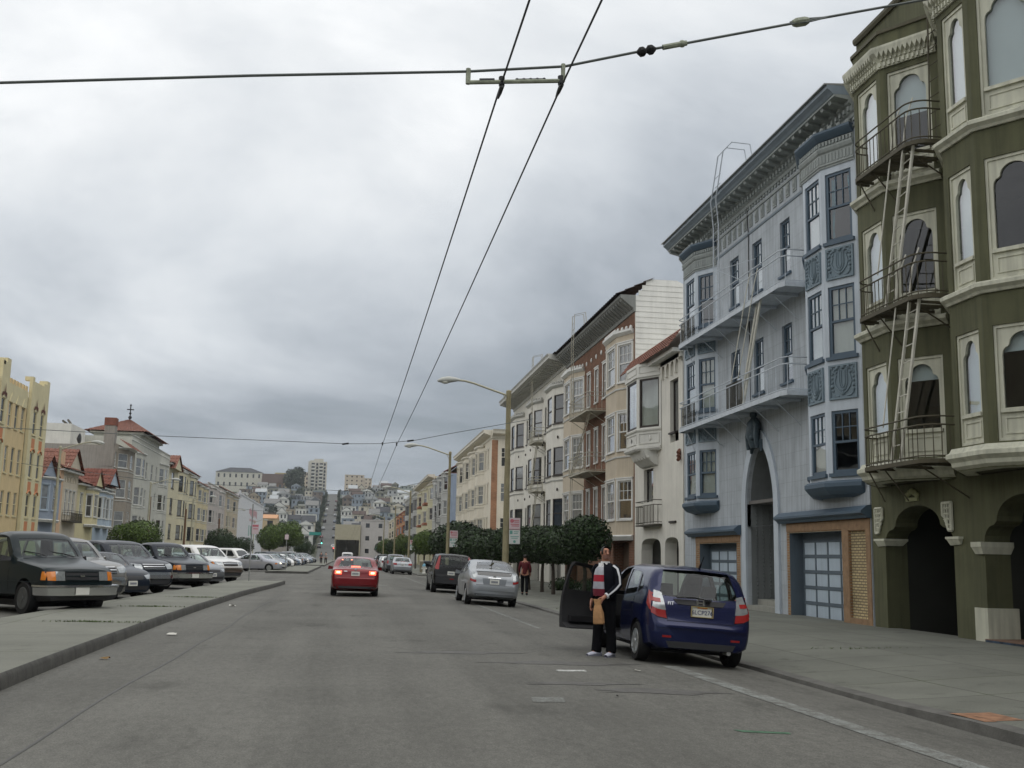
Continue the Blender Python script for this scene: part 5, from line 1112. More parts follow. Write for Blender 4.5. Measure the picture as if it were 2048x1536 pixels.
mb.build('shopfront_post', IRON, ts)
simple_block('apartment_building', 'grey white building with small windows right of the tan shop', 'building', 4.4, 16.5, 347, 12.6, paint('cool_grey_white', 176, 172, 168, .8), RG, 3, 3, 14, 0., wf=.3, hf=.35)
simple_block('shop_building', 'low building with a long red fascia behind the round median tree', 'building', -33, -18, 342, 8.6, paint('dull_grey_render', 150, 144, 136, .8), RR, 1, 4, 12, 0., hf=.4)
simple_block('apartment_building', 'tan building with orange scalloped top below the hillside', 'building', -42, -24, 380, 13.5, paint('buff_render', 190, 170, 138, .8), paint('orange_scallop', 196, 150, 112, .8), 3, 4, 12, 0., 'side', rh=1.4)
mn = simple_block('manor', 'large cream manor with dark hipped roof on the hill crest at left', 'building', -108, -71, 905, 14.5, paint('manor_cream', 192, 190, 178, .8), RD, 2, 8, 22, 52.5, 'hip', rh=4.2, wf=.3, hf=.45)
simple_block('house', 'house with a huge brown shingle roof between the manor and the crest tree', 'building', -70, -53, 890, 6.5, paint('dim_brown', 120, 100, 86, .8), RB_, 1, 4, 12, 51.5, 'side', rh=7.5)
simple_block('apartment_building', 'yellowish block peeking up behind the brown roof on the crest', 'building', -66, -49, 985, 25, paint('ochre_block', 186, 172, 128, .8), RG, 5, 5, 12, 48)
simple_block('apartment_building', 'plain cream slab just left of the balcony tower on the crest', 'building', -44, -34, 935, 22.5, paint('cream_slab', 196, 184, 166, .8), RG, 6, 3, 12, 48)
tr = thing('apartment_tower', 'tall white apartment tower with stacked balconies on the hill crest', 'building', (-26.5, 905, 50)); sg = Seg((-7.6, 0), (7.6, 0)); mb = MB()
hs = [(1.5+a, 1+2.9*k, 1.5+a+w, 3.1+2.9*k) for k in range(9) for a, w in ((1.2, 2.6), (5.0, 1.6), (7.8, 2.6), (11.2, 1.6))]
wall(mb, sg, -6, 27.5, hs, rv=1.0); mb.box(-7.6, 0.02, -6, 7.6, 12, 27.4); mb.box(-3, 2, 27.4, 4.5, 8, 30); mb.box(-6.5, 2, 27.4, -3, 8, 28.6); mb.build('wall', paint('tower_cream', 192, 188, 176, .8), tr)
for k in range(9):
    for a, w in ((1.2, 2.6), (5.0, 1.6), (7.8, 2.6), (11.2, 1.6)):
        g = MB(); obox(g, sg, 1.5+a, 1.5+a+w, 1+2.9*k, 3.1+2.9*k, -.0, .01); g.build('window', GD, tr)
    for a in (2.8, 9.2): g = MB(); obox(g, sg, a, a+2.8, .7+2.9*k, 1.7+2.9*k, .2, 1.2); g.build('balcony', WHT2, tr)
bk = simple_block('apartment_building', 'wide pinkish cream apartment block on the crest right of the steep street', 'building', -3.8, 12.2, 900, 17.0, paint('block_cream', 190, 178, 160, .8), RG, 5, 4, 14, 50, wf=.28, hf=.35)
simple_block('apartment_building', 'narrower stepped wing against the pinkish cream block on the crest', 'building', 12.3, 18.4, 899, 14.5, MATS['block_cream'], RG, 5, 2, 14, 50, wf=.34, hf=.35)
# hillside houses: one object each, in terraces
HC = [('white', (206, 206, 200)), ('cream', (192, 186, 170)), ('pale grey', (166, 168, 168)), ('blue grey', (136, 146, 156)), ('tan', (158, 146, 128)), ('brown', (112, 102, 94)), ('olive grey', (132, 132, 120)), ('pale pink', (182, 172, 166)), ('dark grey', (92, 98, 104)), ('greenish grey', (146, 154, 148))]
HM = {n: paint('hill_house_'+n.replace(' ', '_'), *c, .8, var=.1, streak=.08, bump=0) for n, c in HC}
RGL = mat('pale_grey_roof', srgb(168, 172, 174), .9, var=.2); RN = {'flat': [('flat roofed', RG)], 'gable': [('dark gabled', RD), ('grey gabled', RG), ('pale gabled', RGL)], 'side': [('slate roofed', RD), ('brown roofed', RB_), ('pale roofed', RGL), ('grey roofed', RG)]}
ORD = ['first', 'second', 'third', 'fourth', 'fifth', 'sixth', 'seventh', 'eighth', 'ninth', 'tenth', 'eleventh', 'twelfth', 'thirteenth', 'fourteenth', 'fifteenth', 'sixteenth', 'seventeenth', 'eighteenth']
def hx(y): return -8.2-4.6*(y-440)/480
hr = random.Random(3); HOUSES = []
for ri, y in enumerate((446, 474, 502, 532, 562, 594, 626, 660, 694, 730, 764, 798, 830, 860, 890)):
    for sidew in (-1, 1):
        x = hx(y)+sidew*(5.6+hr.uniform(0, 1.5)); k = 0; last = None
        lim = -.083*y-6 if sidew < 0 else .072*y+4
        if ri == 14: lim = -40 if sidew < 0 else 56
        while (x > lim) if sidew < 0 else (x < lim):
            w = hr.uniform(4.8, 9.0); h = hr.uniform(6.0, 10.5) if ri < 13 else hr.uniform(5, 7.5)
            if hr.random() < .14: x += sidew*hr.uniform(3, 7)
            xa, xb = (x-w, x) if sidew < 0 else (x, x+w); x += sidew*(w+hr.choice((.1, .2, .3, 1.5)))
            if ri >= 13 and (xb > -46 and xa < -17 or xb > -5 and xa < 19 and ri == 14): continue
            n, c = hr.choice([q for q in HC+HC[:4]*2 if q[0] != last]); last = n; rt = hr.choice(('flat', 'flat', 'flat', 'gable', 'side')); rn, rm = hr.choice(RN[rt])
            lab = f"{n} {rn} house, {ORD[k]} {'left' if sidew<0 else 'right'} of the steep street, hillside row {ORD[ri]}"
            yy = y+hr.uniform(-4, 4)
            HOUSES.append(simple_block('hillside_house', lab, 'house', xa, xb, yy, h, HM[n], rm, 3 if h > 8.8 else 2, hr.choice((2, 2, 3, 3)), 11, None, rt, 'houses on the hillside', rh=hr.uniform(1.8, 3), wf=hr.uniform(.3, .5), hf=hr.uniform(.38, .55))); k += 1
# ================================================================== VEHICLES
def interp(P, y):
    if y <= P[0][0]: return P[0][1]
    for i in range(len(P)-1):
        (a, va), (b, vb) = P[i], P[i+1]
        if y <= b:
            h = b-a; t = (y-a)/h
            d0 = (vb-va)/h; dl = (va-P[i-1][1])/(a-P[i-1][0]) if i else d0; dr = (P[i+2][1]-vb)/(P[i+2][0]-b) if i+2 < len(P) else d0
            ml = 0 if dl*d0 <= 0 else 2*dl*d0/(dl+d0); mr = 0 if dr*d0 <= 0 else 2*dr*d0/(dr+d0)
            if i == 0: ml = d0
            if i+2 == len(P): mr = d0
            t2, t3 = t*t, t*t*t
            return va*(2*t3-3*t2+1)+ml*h*(t3-2*t2+t)+vb*(-2*t3+3*t2)+mr*h*(t3-t2)
    return P[-1][1]
def shell(sp, inset=0., y0=None, y1=None, zfloor=None):
    ys = sorted(set([round(q, 3) for P in (sp['top'], sp['hw'], sp['bot']) for q, _ in P]+[sp['L']*i/44 for i in range(45)]))
    L = sp['L']
    if inset: ys = [y for y in ys if y0 <= y <= y1]
    R = []
    for y in ys:
        hw = interp(sp['hw'], y)-inset; zt = interp(sp['top'], y)-inset; zb = interp(sp['bot'], y); bl = min(interp(sp['belt'], y), zt+inset-.01)
        if zfloor is not None: zb = zfloor
        h = max(zt-bl, .005); c = max(0., min(1., (h-.06)/.28)); tm = sp.get('tumble', .32)
        wr = hw-tm*h
        lo = [(0, zb), (hw*.8, zb), (hw*.955, zb+.07), (hw*.99, zb+.35*(bl-zb)), (hw, zb+.62*(bl-zb)), (hw*.985, zb+.86*(bl-zb)), (hw*.955, bl)]
        A = [(hw*.90, bl+.45*h), (hw*.80, bl+.72*h), (hw*.62, bl+.88*h), (hw*.34, bl+.97*h), (0, zt)]
        e = sp.get('edge', .13)
        B = [(hw*.955-(hw*.955-wr)*.5, bl+.5*h), (wr+.01, zt-e), (wr-.06, zt-e*.42), (wr*.72, zt-.018), (0, zt)]
        up = [(a[0]+(b[0]-a[0])*c, a[1]+(b[1]-a[1])*c) for a, b in zip(A, B)]
        half = lo+up; ring = [(x, y, z) for x, z in half]+[(-x, y, z) for x, z in reversed(half[1:-1])]
        R.append(ring)
    n = len(R[0]); vs = [v for r in R for v in r]; fs = []
    for i in range(len(R)-1):
        for k in range(n): fs.append((i*n+k, i*n+(k+1) % n, (i+1)*n+(k+1) % n, (i+1)*n+k))
    fs += [tuple(range(n-1, -1, -1)), tuple(range((len(R)-1)*n, len(R)*n))]
    return vs, fs
DIRS = {'rear': ('y', 1), 'front': ('y', -1), 'left': ('x', 1), 'right': ('x', -1), 'top': ('z', -1)}
class CarTools:
    def __init__(s, sp): s.sp = sp; s.v, s.f = shell(sp); s.bvh = BVHTree.FromPolygons([Vector(v) for v in s.v], s.f)
    def hit(s, d, a, b):
        ax, sg = DIRS[d]
        if ax == 'y': o = Vector((a, -5 if sg > 0 else 12, b)); dr = Vector((0, sg, 0))
        elif ax == 'x': o = Vector((-4*sg, a, b)); dr = Vector((sg, 0, 0))
        else: o = Vector((a, b, 6)); dr = Vector((0, 0, -1))
        h = s.bvh.ray_cast(o, dr)
        if h[0] is None:
            h = s.bvh.find_nearest(o+dr*5 if ax != 'z' else o+dr*4.6)
        return h[0], dr
    def patch(s, mb, d, lo, hi, off=.006, n=8, m=4, thick=.02):
        def ch(C, t):
            t *= len(C)-1; i = min(int(t), len(C)-2); f = t-i; return (C[i][0]+(C[i+1][0]-C[i][0])*f, C[i][1]+(C[i+1][1]-C[i][1])*f)
        F = []; Bk = []
        for i in range(n+1):
            rf = []; rb = []
            for j in range(m+1):
                a, b = ch(lo, i/n), ch(hi, i/n); t = j/m; p, dr = s.hit(d, a[0]+(b[0]-a[0])*t, a[1]+(b[1]-a[1])*t)
                rf.append(p-dr*off); rb.append(p+dr*thick)
            F.append(rf); Bk.append(rb)
        mb.grid(F)
        if thick:
            edge = [F[i][0] for i in range(n+1)]+[F[n][j] for j in range(1, m+1)]+[F[i][m] for i in range(n-1, -1, -1)]+[F[0][j] for j in range(m-1, 0, -1)]
            eb = [Bk[i][0] for i in range(n+1)]+[Bk[n][j] for j in range(1, m+1)]+[Bk[i][m] for i in range(n-1, -1, -1)]+[Bk[0][j] for j in range(m-1, 0, -1)]
            k = len(edge); mb.add(edge+eb, [(i, (i+1) % k, (i+1) % k+k, i+k) for i in range(k)])
def mirror(C): return [(-a, b) for a, b in C]
def prism_obj(d, lo, hi, e0, e1, m, name='cut'):
    poly = list(lo)+list(reversed(hi)); mb = MB()
    if d in ('rear', 'front'): mb.prism(poly, lambda p, k: (p[0], (e0, e1)[k], p[1]))
    else: mb.prism(poly, lambda p, k: ((e0, e1)[k], p[0], p[1]))
    return mb.build(name, m, fix=True)
def cyl_obj(x0, x1, y, z, r, m):
    mb = MB(); mb.lathe([(r, x0), (r, x1)], (0, y, z), 28, 'x'); return mb.build('cut', m, fix=True)
def booleans(o, cuts, op='DIFFERENCE'):
    for c in cuts:
        md = o.modifiers.new('b', 'BOOLEAN'); md.object = c; md.operation = op; md.solver = 'EXACT'
        try: md.material_mode = 'TRANSFER'
        except Exception: pass
    dg = bpy.context.evaluated_depsgraph_get(); dg.update()
    me = bpy.data.meshes.new_from_object(o.evaluated_get(dg)); o.modifiers.clear(); old = o.data; o.data = me
    return o
def kill(obs):
    for c in obs: bpy.data.objects.remove(c, do_unlink=True)
CARIN = mat('car_interior', (.028, .028, .03), .8, var=.2)
def carpaint(name, r, g, b, metal=.35, rough=.28, coat=.45): return mat(name, srgb(r, g, b), rough, metal=metal, var=.05, scale=3, coat=coat, spec=.4 if coat > .3 else .22)
LENSR = mat('red_lens', (.30, .012, .012), .15, var=.15, coat=.5); LENSC = mat('clear_lens', (.34, .36, .37), .12, metal=.5, var=.25, scale=14, coat=.6); LENSO = mat('amber_lens', (.62, .19, .02), .2, var=.1, coat=.5)
PLATE = mat('plate_white', srgb(214, 214, 206), .5, var=.05); PLATEI = mat('plate_ink', (.02, .03, .12), .6, var=0); TRIMD = mat('dark_bumper', (.03, .031, .034), .6, var=.15)
def add_wheels(root, sp, rimm, spokes=8):
    r, w = sp['wr'], sp.get('ww', .2); t = MB(); t.lathe([(r*.62, -w/2+.01), (r*.93, -w/2), (r, -w*.34), (r, w*.34), (r*.93, w/2), (r*.62, w/2-.01), (r*.6, 0)], (0, 0, 0), 26, 'x')
    tme = t.data('wheel', BLACK, 40)
    k = MB(); k.lathe([(r*.66, -w/2+.004), (r*.6, -w/2-.004), (r*.57, -w/2+.04)], (0, 0, 0), 26, 'x'); k.lathe([(0, -w/2-.012), (r*.14, -w/2-.01), (r*.18, -w/2+.02)], (0, 0, 0), 12, 'x')
    for i in range(spokes):
        a = 2*math.pi*i/spokes; ca, sa = math.cos(a), math.sin(a); q = r*.055
        P = [(x, ca*rr-sa*s, sa*rr+ca*s) for x, rr, s in ((-w/2-.002, r*.12, -q*1.3), (-w/2-.002, r*.6, -q), (-w/2-.002, r*.6, q), (-w/2-.002, r*.12, q*1.3), (-w/2+.05, r*.12, -q*1.3), (-w/2+.05, r*.6, -q), (-w/2+.05, r*.6, q), (-w/2+.05, r*.12, q*1.3))]
        k.hexa(P)
    kme = k.data('rim', rimm, 30)
    d = MB(); d.lathe([(0, -w/2+.07), (r*.6, -w/2+.07)], (0, 0, 0), 20, 'x'); dme = d.data('hub_shadow', BLACK)  # flat black disc painted as the shade behind the spokes
    for sd in (-1, 1):
        for y in sp['axles']:
            o = bpy.data.objects.new('wheel', tme); link(o, root); o.location = (sd*(sp['track']/2), y, r)
            if sd > 0: o.rotation_euler = (0, 0, math.pi)
            q = bpy.data.objects.new('rim', kme); link(q, o); q2 = bpy.data.objects.new('hub_shade_disc', dme); link(q2, o)
def build_car(name, sp, pm, label, cat='car', group=None, rimm=None, door_open=None, plate_front=None, plate_rear='blank'):
    T = CarTools(sp); root = thing(name, label, cat, group=group); b = MB(); b.v, b.f = list(T.v), list(T.f); b.m = [0]*len(b.f)
    body = b.build('body', pm, root, fix=True); cuts = []
    r = sp['wr']; hwm = max(q for _, q in sp['hw'])
    for y in sp['axles']:
        for sd in (-1, 1): cuts.append(cyl_obj(sd*(hwm-.26), sd*(hwm+.3), y, r+.01, r+.055, BLACK))
    dcut = None
    if sp.get('hollow', True):
        y0, y1 = sp['cabin']; v, f = shell(sp, .045, y0, y1, sp.get('floor', .32)); c = MB(); c.v, c.f = v, f; c.m = [0]*len(f); cuts.append(c.build('cut', CARIN, fix=True))
        for d, lo, hi in sp['wins']:
            if d == 'rear': cuts.append(prism_obj(d, lo, hi, -1.0, sp['wincut'][0], CARIN))
            elif d == 'front': cuts.append(prism_obj(d, lo, hi, sp['wincut'][1], sp['L']+1, CARIN))
            elif d == 'side': cuts.append(prism_obj(d, lo, hi, -2, 2, CARIN))
        if door_open:
            ya, yb = door_open['y']; P = door_open['poly']; mb = MB(); mb.prism(P, lambda p, k: ((-1.3, -hwm+.30)[k], p[0], p[1])); dcut = mb.build('cut', CARIN, fix=True)
    if dcut:
        dm = body.copy(); dm.data = body.data.copy(); dm.name = 'door'; COL.objects.link(dm); booleans(dm, cuts); booleans(dm, [dcut], 'INTERSECT'); booleans(body, cuts+[dcut])
        ya, yb = door_open['y']; hx_, hy_ = -hwm+.04, yb
        for v in dm.data.vertices: v.co.x -= hx_; v.co.y -= hy_
        dm.location = (hx_, hy_, 0); dm.rotation_euler = (0, 0, door_open['ang']); dm.parent = root; dm.name = 'door'
        g = MB(); lo, hi = door_open['glass']; T.patch(g, 'left', lo, hi, -.008, 8, 4, 0); g.v = [(x-hx_, y-hy_, z) for x, y, z in g.v]; g.build('window_glass', CARGLASS, dm, smooth=60)
        g = MB(); g.tube([(.1, -.25, .72), (.1, -.55, .74)], .025, 6); g.box(.05, -.95, .45, .12, -.2, .55); g.build('door_pocket', DARK, dm)
        kill([dcut]); T.door = dm; T.dorg = (hx_, hy_)
    else: booleans(body, cuts)
    kill(cuts)
    for m_ in [body.data]+([T.door.data] if dcut else []):
        m_.polygons.foreach_set('use_smooth', [True]*len(m_.polygons)); m_.set_sharp_from_angle(angle=R_(32))
    for d, lo, hi in sp['wins']:
        for dd, l, h in ([(d, lo, hi)] if d != 'side' else [('left', lo, hi), ('right', lo, hi)]):
            if dcut and dd == 'left' and door_open.get('skip') and l[0] == door_open['skip']: continue
            g = MB(); T.patch(g, dd, l, h, -.010 if sp.get('hollow', True) else .004, 10, 5, 0 if sp.get('hollow', True) else .02)
            g.build({'rear': 'rear_window', 'front': 'windscreen'}.get(d, 'side_window'), CARGLASS if sp.get('hollow', True) else GD, root, smooth=60)
    add_wheels(root, sp, rimm or GALV, sp.get('spokes', 7))
    u = MB(); u.box(-hwm+.25, sp['axles'][0]-.1, .17, hwm-.25, sp['axles'][1]+.1, .30); u.tube([(-hwm+.1, sp['axles'][0], r), (hwm-.1, sp['axles'][0], r)], .06, 6); u.build('underbody', BLACK, root)
    if sp.get('hollow', True) and 'seats' in sp:
        for y in sp['seats']:
            for x in (-.36, .36):
                s = MB(); s.hexa([(x-.24, y-.05, .55), (x+.24, y-.05, .55), (x+.24, y+.1, .55), (x-.24, y+.1, .55), (x-.19, y-.26, 1.0), (x+.19, y-.26, 1.0), (x+.19, y-.12, 1.0), (x-.19, y-.12, 1.0)]); s.box(x-.25, y, .35, x+.25, y+.5, .6)
                s.hexa([(x-.12, y-.28, 1.04), (x+.12, y-.28, 1.04), (x+.12, y-.17, 1.04), (x-.12, y-.17, 1.04), (x-.10, y-.31, 1.22), (x+.10, y-.31, 1.22), (x+.10, y-.22, 1.22), (x-.10, y-.22, 1.22)]); s.build('seat', CARIN, root)
    for yv, x, mm in ((sp.get('mirror_y'), 1, 0),):
        if yv:
            for sd in (-1, 1):
                s = MB(); zz = interp(sp['belt'], yv)+.07; xx = interp(sp['hw'], yv); s.hexa([(sd*(xx-.06), yv, zz-.05), (sd*(xx+.16), yv-.05, zz-.06), (sd*(xx+.16), yv+.04, zz-.05), (sd*(xx-.06), yv+.12, zz-.05), (sd*(xx-.06), yv, zz+.03), (sd*(xx+.14), yv-.04, zz+.08), (sd*(xx+.14), yv+.03, zz+.07), (sd*(xx-.06), yv+.1, zz+.03)]); s.build('wing_mirror', sp.get('mirm', pm), root)
    def deco(name, d, lo, hi, m, off=.008, n=8, mm=3, both=False, parent=None, label=None, thick=.02):
        o = None
        for L_, H_ in ([(lo, hi), (mirror(lo), mirror(hi))] if both else [(lo, hi)]):
            g = MB(); T.patch(g, d, L_, H_, off, n, mm, thick); o = g.build(name, m, parent or root, smooth=50, label=label)
        return o
    def plate(d, x, z, txt=None, w=.305, h=.155, tilt=.06):
        p, dr = T.hit(d, x, z); s = -1 if d == 'rear' else 1; y = p.y+s*.03
        g = MB(); g.hexa([(x-w/2, y, z-h/2), (x+w/2, y, z-h/2), (x+w/2, y-s*.02, z-h/2), (x-w/2, y-s*.02, z-h/2), (x-w/2, y-s*tilt*.2, z+h/2), (x+w/2, y-s*tilt*.2, z+h/2), (x+w/2, y-s*(.02+tilt*.2), z+h/2), (x-w/2, y-s*(.02+tilt*.2), z+h/2)])
        o = g.build('number_plate', PLATE, root)
        if txt: text(txt, .092, 'plate_number', PLATEI, o, (x, y+s*.004, z-.012), (math.pi/2, 0, 0 if d == 'rear' else math.pi), .001)
        else:
            g = MB(); 
            for i in range(7): g.box(x-w*.36+i*w*.105, y+s*.003 if s < 0 else y, z-.035, x-w*.36+i*w*.105+.02, y if s < 0 else y+s*.003, z+.03)
            g.build('plate_number', mat('grey_plate_ink', srgb(96, 100, 120), .6), o)
        return o, y
    return root, T, deco, plate
def place(o, x, y, heading=0., z=None, roll=0.):   # heading 0: nose to +Y, rear bumper centre at (x,y)
    o.location = (x, y, zroad(x) if z is None else z); o.rotation_euler = (0, roll, heading); return o
# ------------------------------------------------------------------ blue hatchback (driver's door open)
FITP = carpaint('deep_blue_paint', 10, 22, 66, .35, .22, .35)
fit = dict(L=4.0, wr=.295, ww=.19, track=1.47, axles=(.72, 3.22), cabin=(.30, 3.35), wincut=(.95, 2.3), floor=.36, tumble=.30, edge=.12, spokes=9,
    hw=[(0, .62), (.04, .745), (.12, .80), (.5, .835), (2.0, .8475), (3.3, .83), (3.75, .74), (4.0, .55)],
    top=[(0, .60), (.03, .64), (.07, .74), (.115, .92), (.17, 1.03), (.30, 1.27), (.40, 1.42), (.50, 1.475), (.9, 1.515), (1.7, 1.525), (2.2, 1.49), (2.75, 1.30), (3.25, 1.06), (3.6, .96), (3.9, .80), (4.0, .60)],
    belt=[(0, .70), (.12, .92), (.4, 1.02), (1.6, .96), (2.9, .90), (3.4, .90), (4.0, .66)], bot=[(0, .27), (.3, .23), (.7, .2), (3.3, .2), (3.8, .2), (4.0, .25)],
    wins=[('rear', [(-.63, 1.04), (-.3, 1.015), (.3, 1.015), (.63, 1.04)], [(-.535, 1.41), (-.25, 1.435), (.25, 1.435), (.535, 1.41)]),
          ('front', [(-.62, 1.02), (0, 1.03), (.62, 1.02)], [(-.50, 1.41), (0, 1.43), (.50, 1.41)]),
          ('side', [(.62, 1.13), (.86, 1.04)], [(.74, 1.26), (.92, 1.36)]), ('side', [(.94, 1.035), (1.62, .99)], [(1.0, 1.37), (1.62, 1.405)]), ('side', [(1.72, .985), (2.62, .95)], [(1.72, 1.405), (2.12, 1.36)])],
    seats=(1.05, 2.0), mirror_y=2.55)
DOORP = [(1.66, .34), (2.72, .34), (2.78, .5), (2.74, .93), (2.45, 1.20), (2.10, 1.415), (1.70, 1.45), (1.66, 1.0)]
RIMS = mat('alloy_rim', srgb(176, 180, 182), .3, metal=.7, var=.1)
car, T, deco, plate = build_car('hatchback_car', fit, FITP, 'deep blue hatchback parked at the kerb with its driver door open', rimm=RIMS, door_open=dict(y=(1.66, 2.74), poly=DOORP, ang=R_(-60), glass=([(1.72, .985), (2.62, .95)], [(1.72, 1.405), (2.12, 1.36)]), skip=(1.72, .985)))
deco('tail_lamp', 'rear', [(.55, .82), (.66, .82), (.765, .86)], [(.60, 1.08), (.66, 1.10), (.715, 1.11)], LENSC, .012, 8, 5, True)
for lo, hi in (([(.54, .70), (.68, .72), (.782, .77)], [(.56, .815), (.68, .83), (.77, .865)]), ([(.63, .93), (.70, .935), (.758, .945)], [(.63, .99), (.70, .995), (.745, 1.0)])): deco('tail_lamp', 'rear', lo, hi, LENSR, .016, 6, 3, True)
deco('tail_lamp', 'left', [(.10, .80), (.26, .90)], [(.20, 1.05), (.30, 1.10)], LENSR, .010, 5, 4); deco('tail_lamp', 'right', [(.10, .80), (.26, .90)], [(.20, 1.05), (.30, 1.10)], LENSR, .010, 5, 4)
deco('hatch_garnish', 'rear', [(-.36, .925), (0, .915), (.36, .925)], [(-.42, 1.0), (0, 1.0), (.42, 1.0)], DARK, .012, 10, 2)
deco('spoiler', 'rear', [(-.53, 1.43), (0, 1.45), (.53, 1.43)], [(-.50, 1.465), (0, 1.485), (.50, 1.465)], FITP, .05, 10, 2)
deco('bumper_valance', 'rear', [(-.5, .275), (0, .275), (.5, .275)], [(-.55, .37), (0, .37), (.55, .37)], TRIMD, .008, 10, 2)
deco('bumper_crease', 'rear', [(-.70, .565), (0, .575), (.70, .565)], [(-.71, .60), (0, .615), (.71, .60)], FITP, .022, 14, 2)
for x in (-.54, .54): deco('reflector', 'rear', [(x-.07, .42), (x+.07, .42)], [(x-.07, .45), (x+.07, .45)], LENSR, .008, 3, 1)
g = []
for lo, hi in (([(-.53, .665), (.53, .665)], [(-.53, .672), (.53, .672)]), ([(-.535, .68), (-.535, .80)], [(-.527, .68), (-.527, .80)]), ([(.535, .68), (.535, .80)], [(.527, .68), (.527, .80)])): deco('hatch_gap', 'rear', lo, hi, BLACK, .003, 10, 1, thick=.005)
for y in (1.64,): deco('door_gap', 'left', [(y, .40), (y, .98)], [(y+.008, .40), (y+.008, .98)], BLACK, .003, 6, 1, thick=.005)
deco('door_gap', 'left', [(.93, .62), (.98, .98)], [(.938, .62), (.988, .98)], BLACK, .003, 6, 1, thick=.005)
deco('door_handle', 'left', [(1.0, .86), (1.18, .86)], [(1.0, .89), (1.18, .89)], FITP, .03, 4, 1)
deco('fuel_flap', 'right', [(.5, .76), (.66, .76)], [(.5, .9), (.66, .9)], FITP, .004, 3, 3)
o, yy = plate('rear', .02, .83, '6LCP276'); g = MB(); 
for a, b, c, d in ((-.17, .17, .75, .76), (-.17, .17, .90, .91), (-.175, -.165, .75, .91), (.165, .175, .75, .91)): g.box(.02+a, yy-.012, c, .02+b, yy+.02, d)
g.build('plate_frame', mat('plate_frame_gold', srgb(176, 160, 110), .4), o); g = MB(); g.box(-.06, yy-.004, .885, .10, yy-.001, .90); g.build('registration_sticker', LENSO, o)
p, _ = T.hit('rear', 0, .96); g = MB(); g.box(-.052, p.y-.03, .925, -.036, p.y, 1.0); g.box(.036, p.y-.03, .925, .052, p.y, 1.0); g.box(-.04, p.y-.03, .955, .04, p.y, .972); g.tube([(-.062, p.y-.024, .92), (-.07, p.y-.024, .985), (-.05, p.y-.02, 1.01), (.05, p.y-.02, 1.01), (.07, p.y-.024, .985), (.062, p.y-.024, .92)], .006, 5); g.build('badge', CHROME, car)
p, _ = T.hit('rear', -.47, .93); text('FIT', .075, 'model_badge', CHROME, car, (-.47, p.y-.012, .925), (R_(74), 0, R_(-12)), .003)
g = MB(); g.tube([(.12, .62, 1.49), (.12, .42, 1.68)], .008, 6); g.tube([(.12, .62, 1.49), (.12, .55, 1.56)], .018, 6); g.build('aerial', BLACK, car)
g = MB(); g.tube([(-.38, .10, 1.02), (-.1, .11, 1.035), (.1, .13, 1.01)], .012, 5); g.box(.08, .07, .985, .16, .15, 1.02); g.build('rear_wiper', BLACK, car)
g = MB(); g.lathe([(.03, -.12), (.035, -.12), (.035, .1), (.03, .1)], (.45, .12, .25), 12, 'y'); g.build('exhaust', GALV, car)
g = MB(); g.box(-.58, .95, .35, .58, 1.1, .95); g.build('rear_bench', CARIN, car); g = MB(); g.lathe([(.17, 0), (.185, .01), (.185, .03), (.17, .04)], (-.36, 2.45, .98), 16, 'y'); g.build('steering_wheel', DARK, car); g = MB(); g.box(-.68, 2.6, .6, .68, 3.1, .95); g.build('dashboard', CARIN, car)
place(car, 5.345, 16.08, 0, -.084, R_(3.8)); FIT = car
# ------------------------------------------------------------------ sedan (the red one with its brake lights on)
SILV = carpaint('silver_paint', 150, 154, 158, .5, .32); REDP = carpaint('red_paint', 118, 12, 22, .25, .25); WHTP = carpaint('white_car_paint', 214, 214, 212, .0, .3); BLKP = carpaint('black_paint', 9, 10, 12, .0, .25, .2)
NAVP = carpaint('dark_slate_paint', 24, 31, 42, .0, .3, .16); GRNP = carpaint('dark_teal_paint', 13, 27, 31, .0, .3, .16); GRYP = carpaint('grey_paint', 108, 112, 116, .5, .3); GOLDP = carpaint('pale_champagne_paint', 112, 111, 108, .4, .3); LBLP = carpaint('light_blue_paint', 112, 128, 146, .5, .3); PURP = carpaint('dusky_silver_paint', 164, 166, 174, .4, .3)
def lamp_mat(name, c, e): return mat(name, c, .3, var=0, emit=c, estr=e)
BRAKE = lamp_mat('brake_light', (1.0, .10, .05), 3.2); BRAKEC = lamp_mat('brake_light_core', (1.0, .55, .25), 5.0)
sed = dict(L=4.55, wr=.315, ww=.21, track=1.53, axles=(.92, 3.55), cabin=(.75, 3.5), wincut=(1.45, 2.6), floor=.36, tumble=.33, edge=.11, spokes=7,
    hw=[(0, .70), (.05, .80), (.2, .86), (.9, .885), (2.3, .89), (3.6, .875), (4.2, .80), (4.55, .60)],
    top=[(0, .66), (.03, .70), (.06, .92), (.12, 1.0), (.40, 1.045), (.72, 1.07), (.95, 1.20), (1.30, 1.385), (1.6, 1.44), (2.1, 1.46), (2.6, 1.42), (3.0, 1.22), (3.35, 1.03), (3.9, .95), (4.35, .82), (4.5, .70), (4.55, .60)],
    belt=[(0, .74), (.1, .94), (.6, .99), (1.4, .97), (2.6, .93), (3.4, .91), (4.2, .80), (4.55, .62)], bot=[(0, .30), (.3, .24), (.9, .19), (3.6, .19), (4.3, .2), (4.55, .24)],
    wins=[('rear', [(-.63, 1.06), (-.3, 1.085), (.3, 1.085), (.63, 1.06)], [(-.52, 1.355), (-.25, 1.385), (.25, 1.385), (.52, 1.355)]), ('front', [(-.64, 1.03), (0, 1.05), (.64, 1.03)], [(-.52, 1.37), (0, 1.40), (.52, 1.37)]),
          ('side', [(1.02, 1.02), (1.86, .985)], [(1.42, 1.335), (1.86, 1.37)]), ('side', [(1.94, .98), (2.92, .95)], [(1.94, 1.37), (2.42, 1.345)])], seats=(1.45, 2.4), mirror_y=2.85)
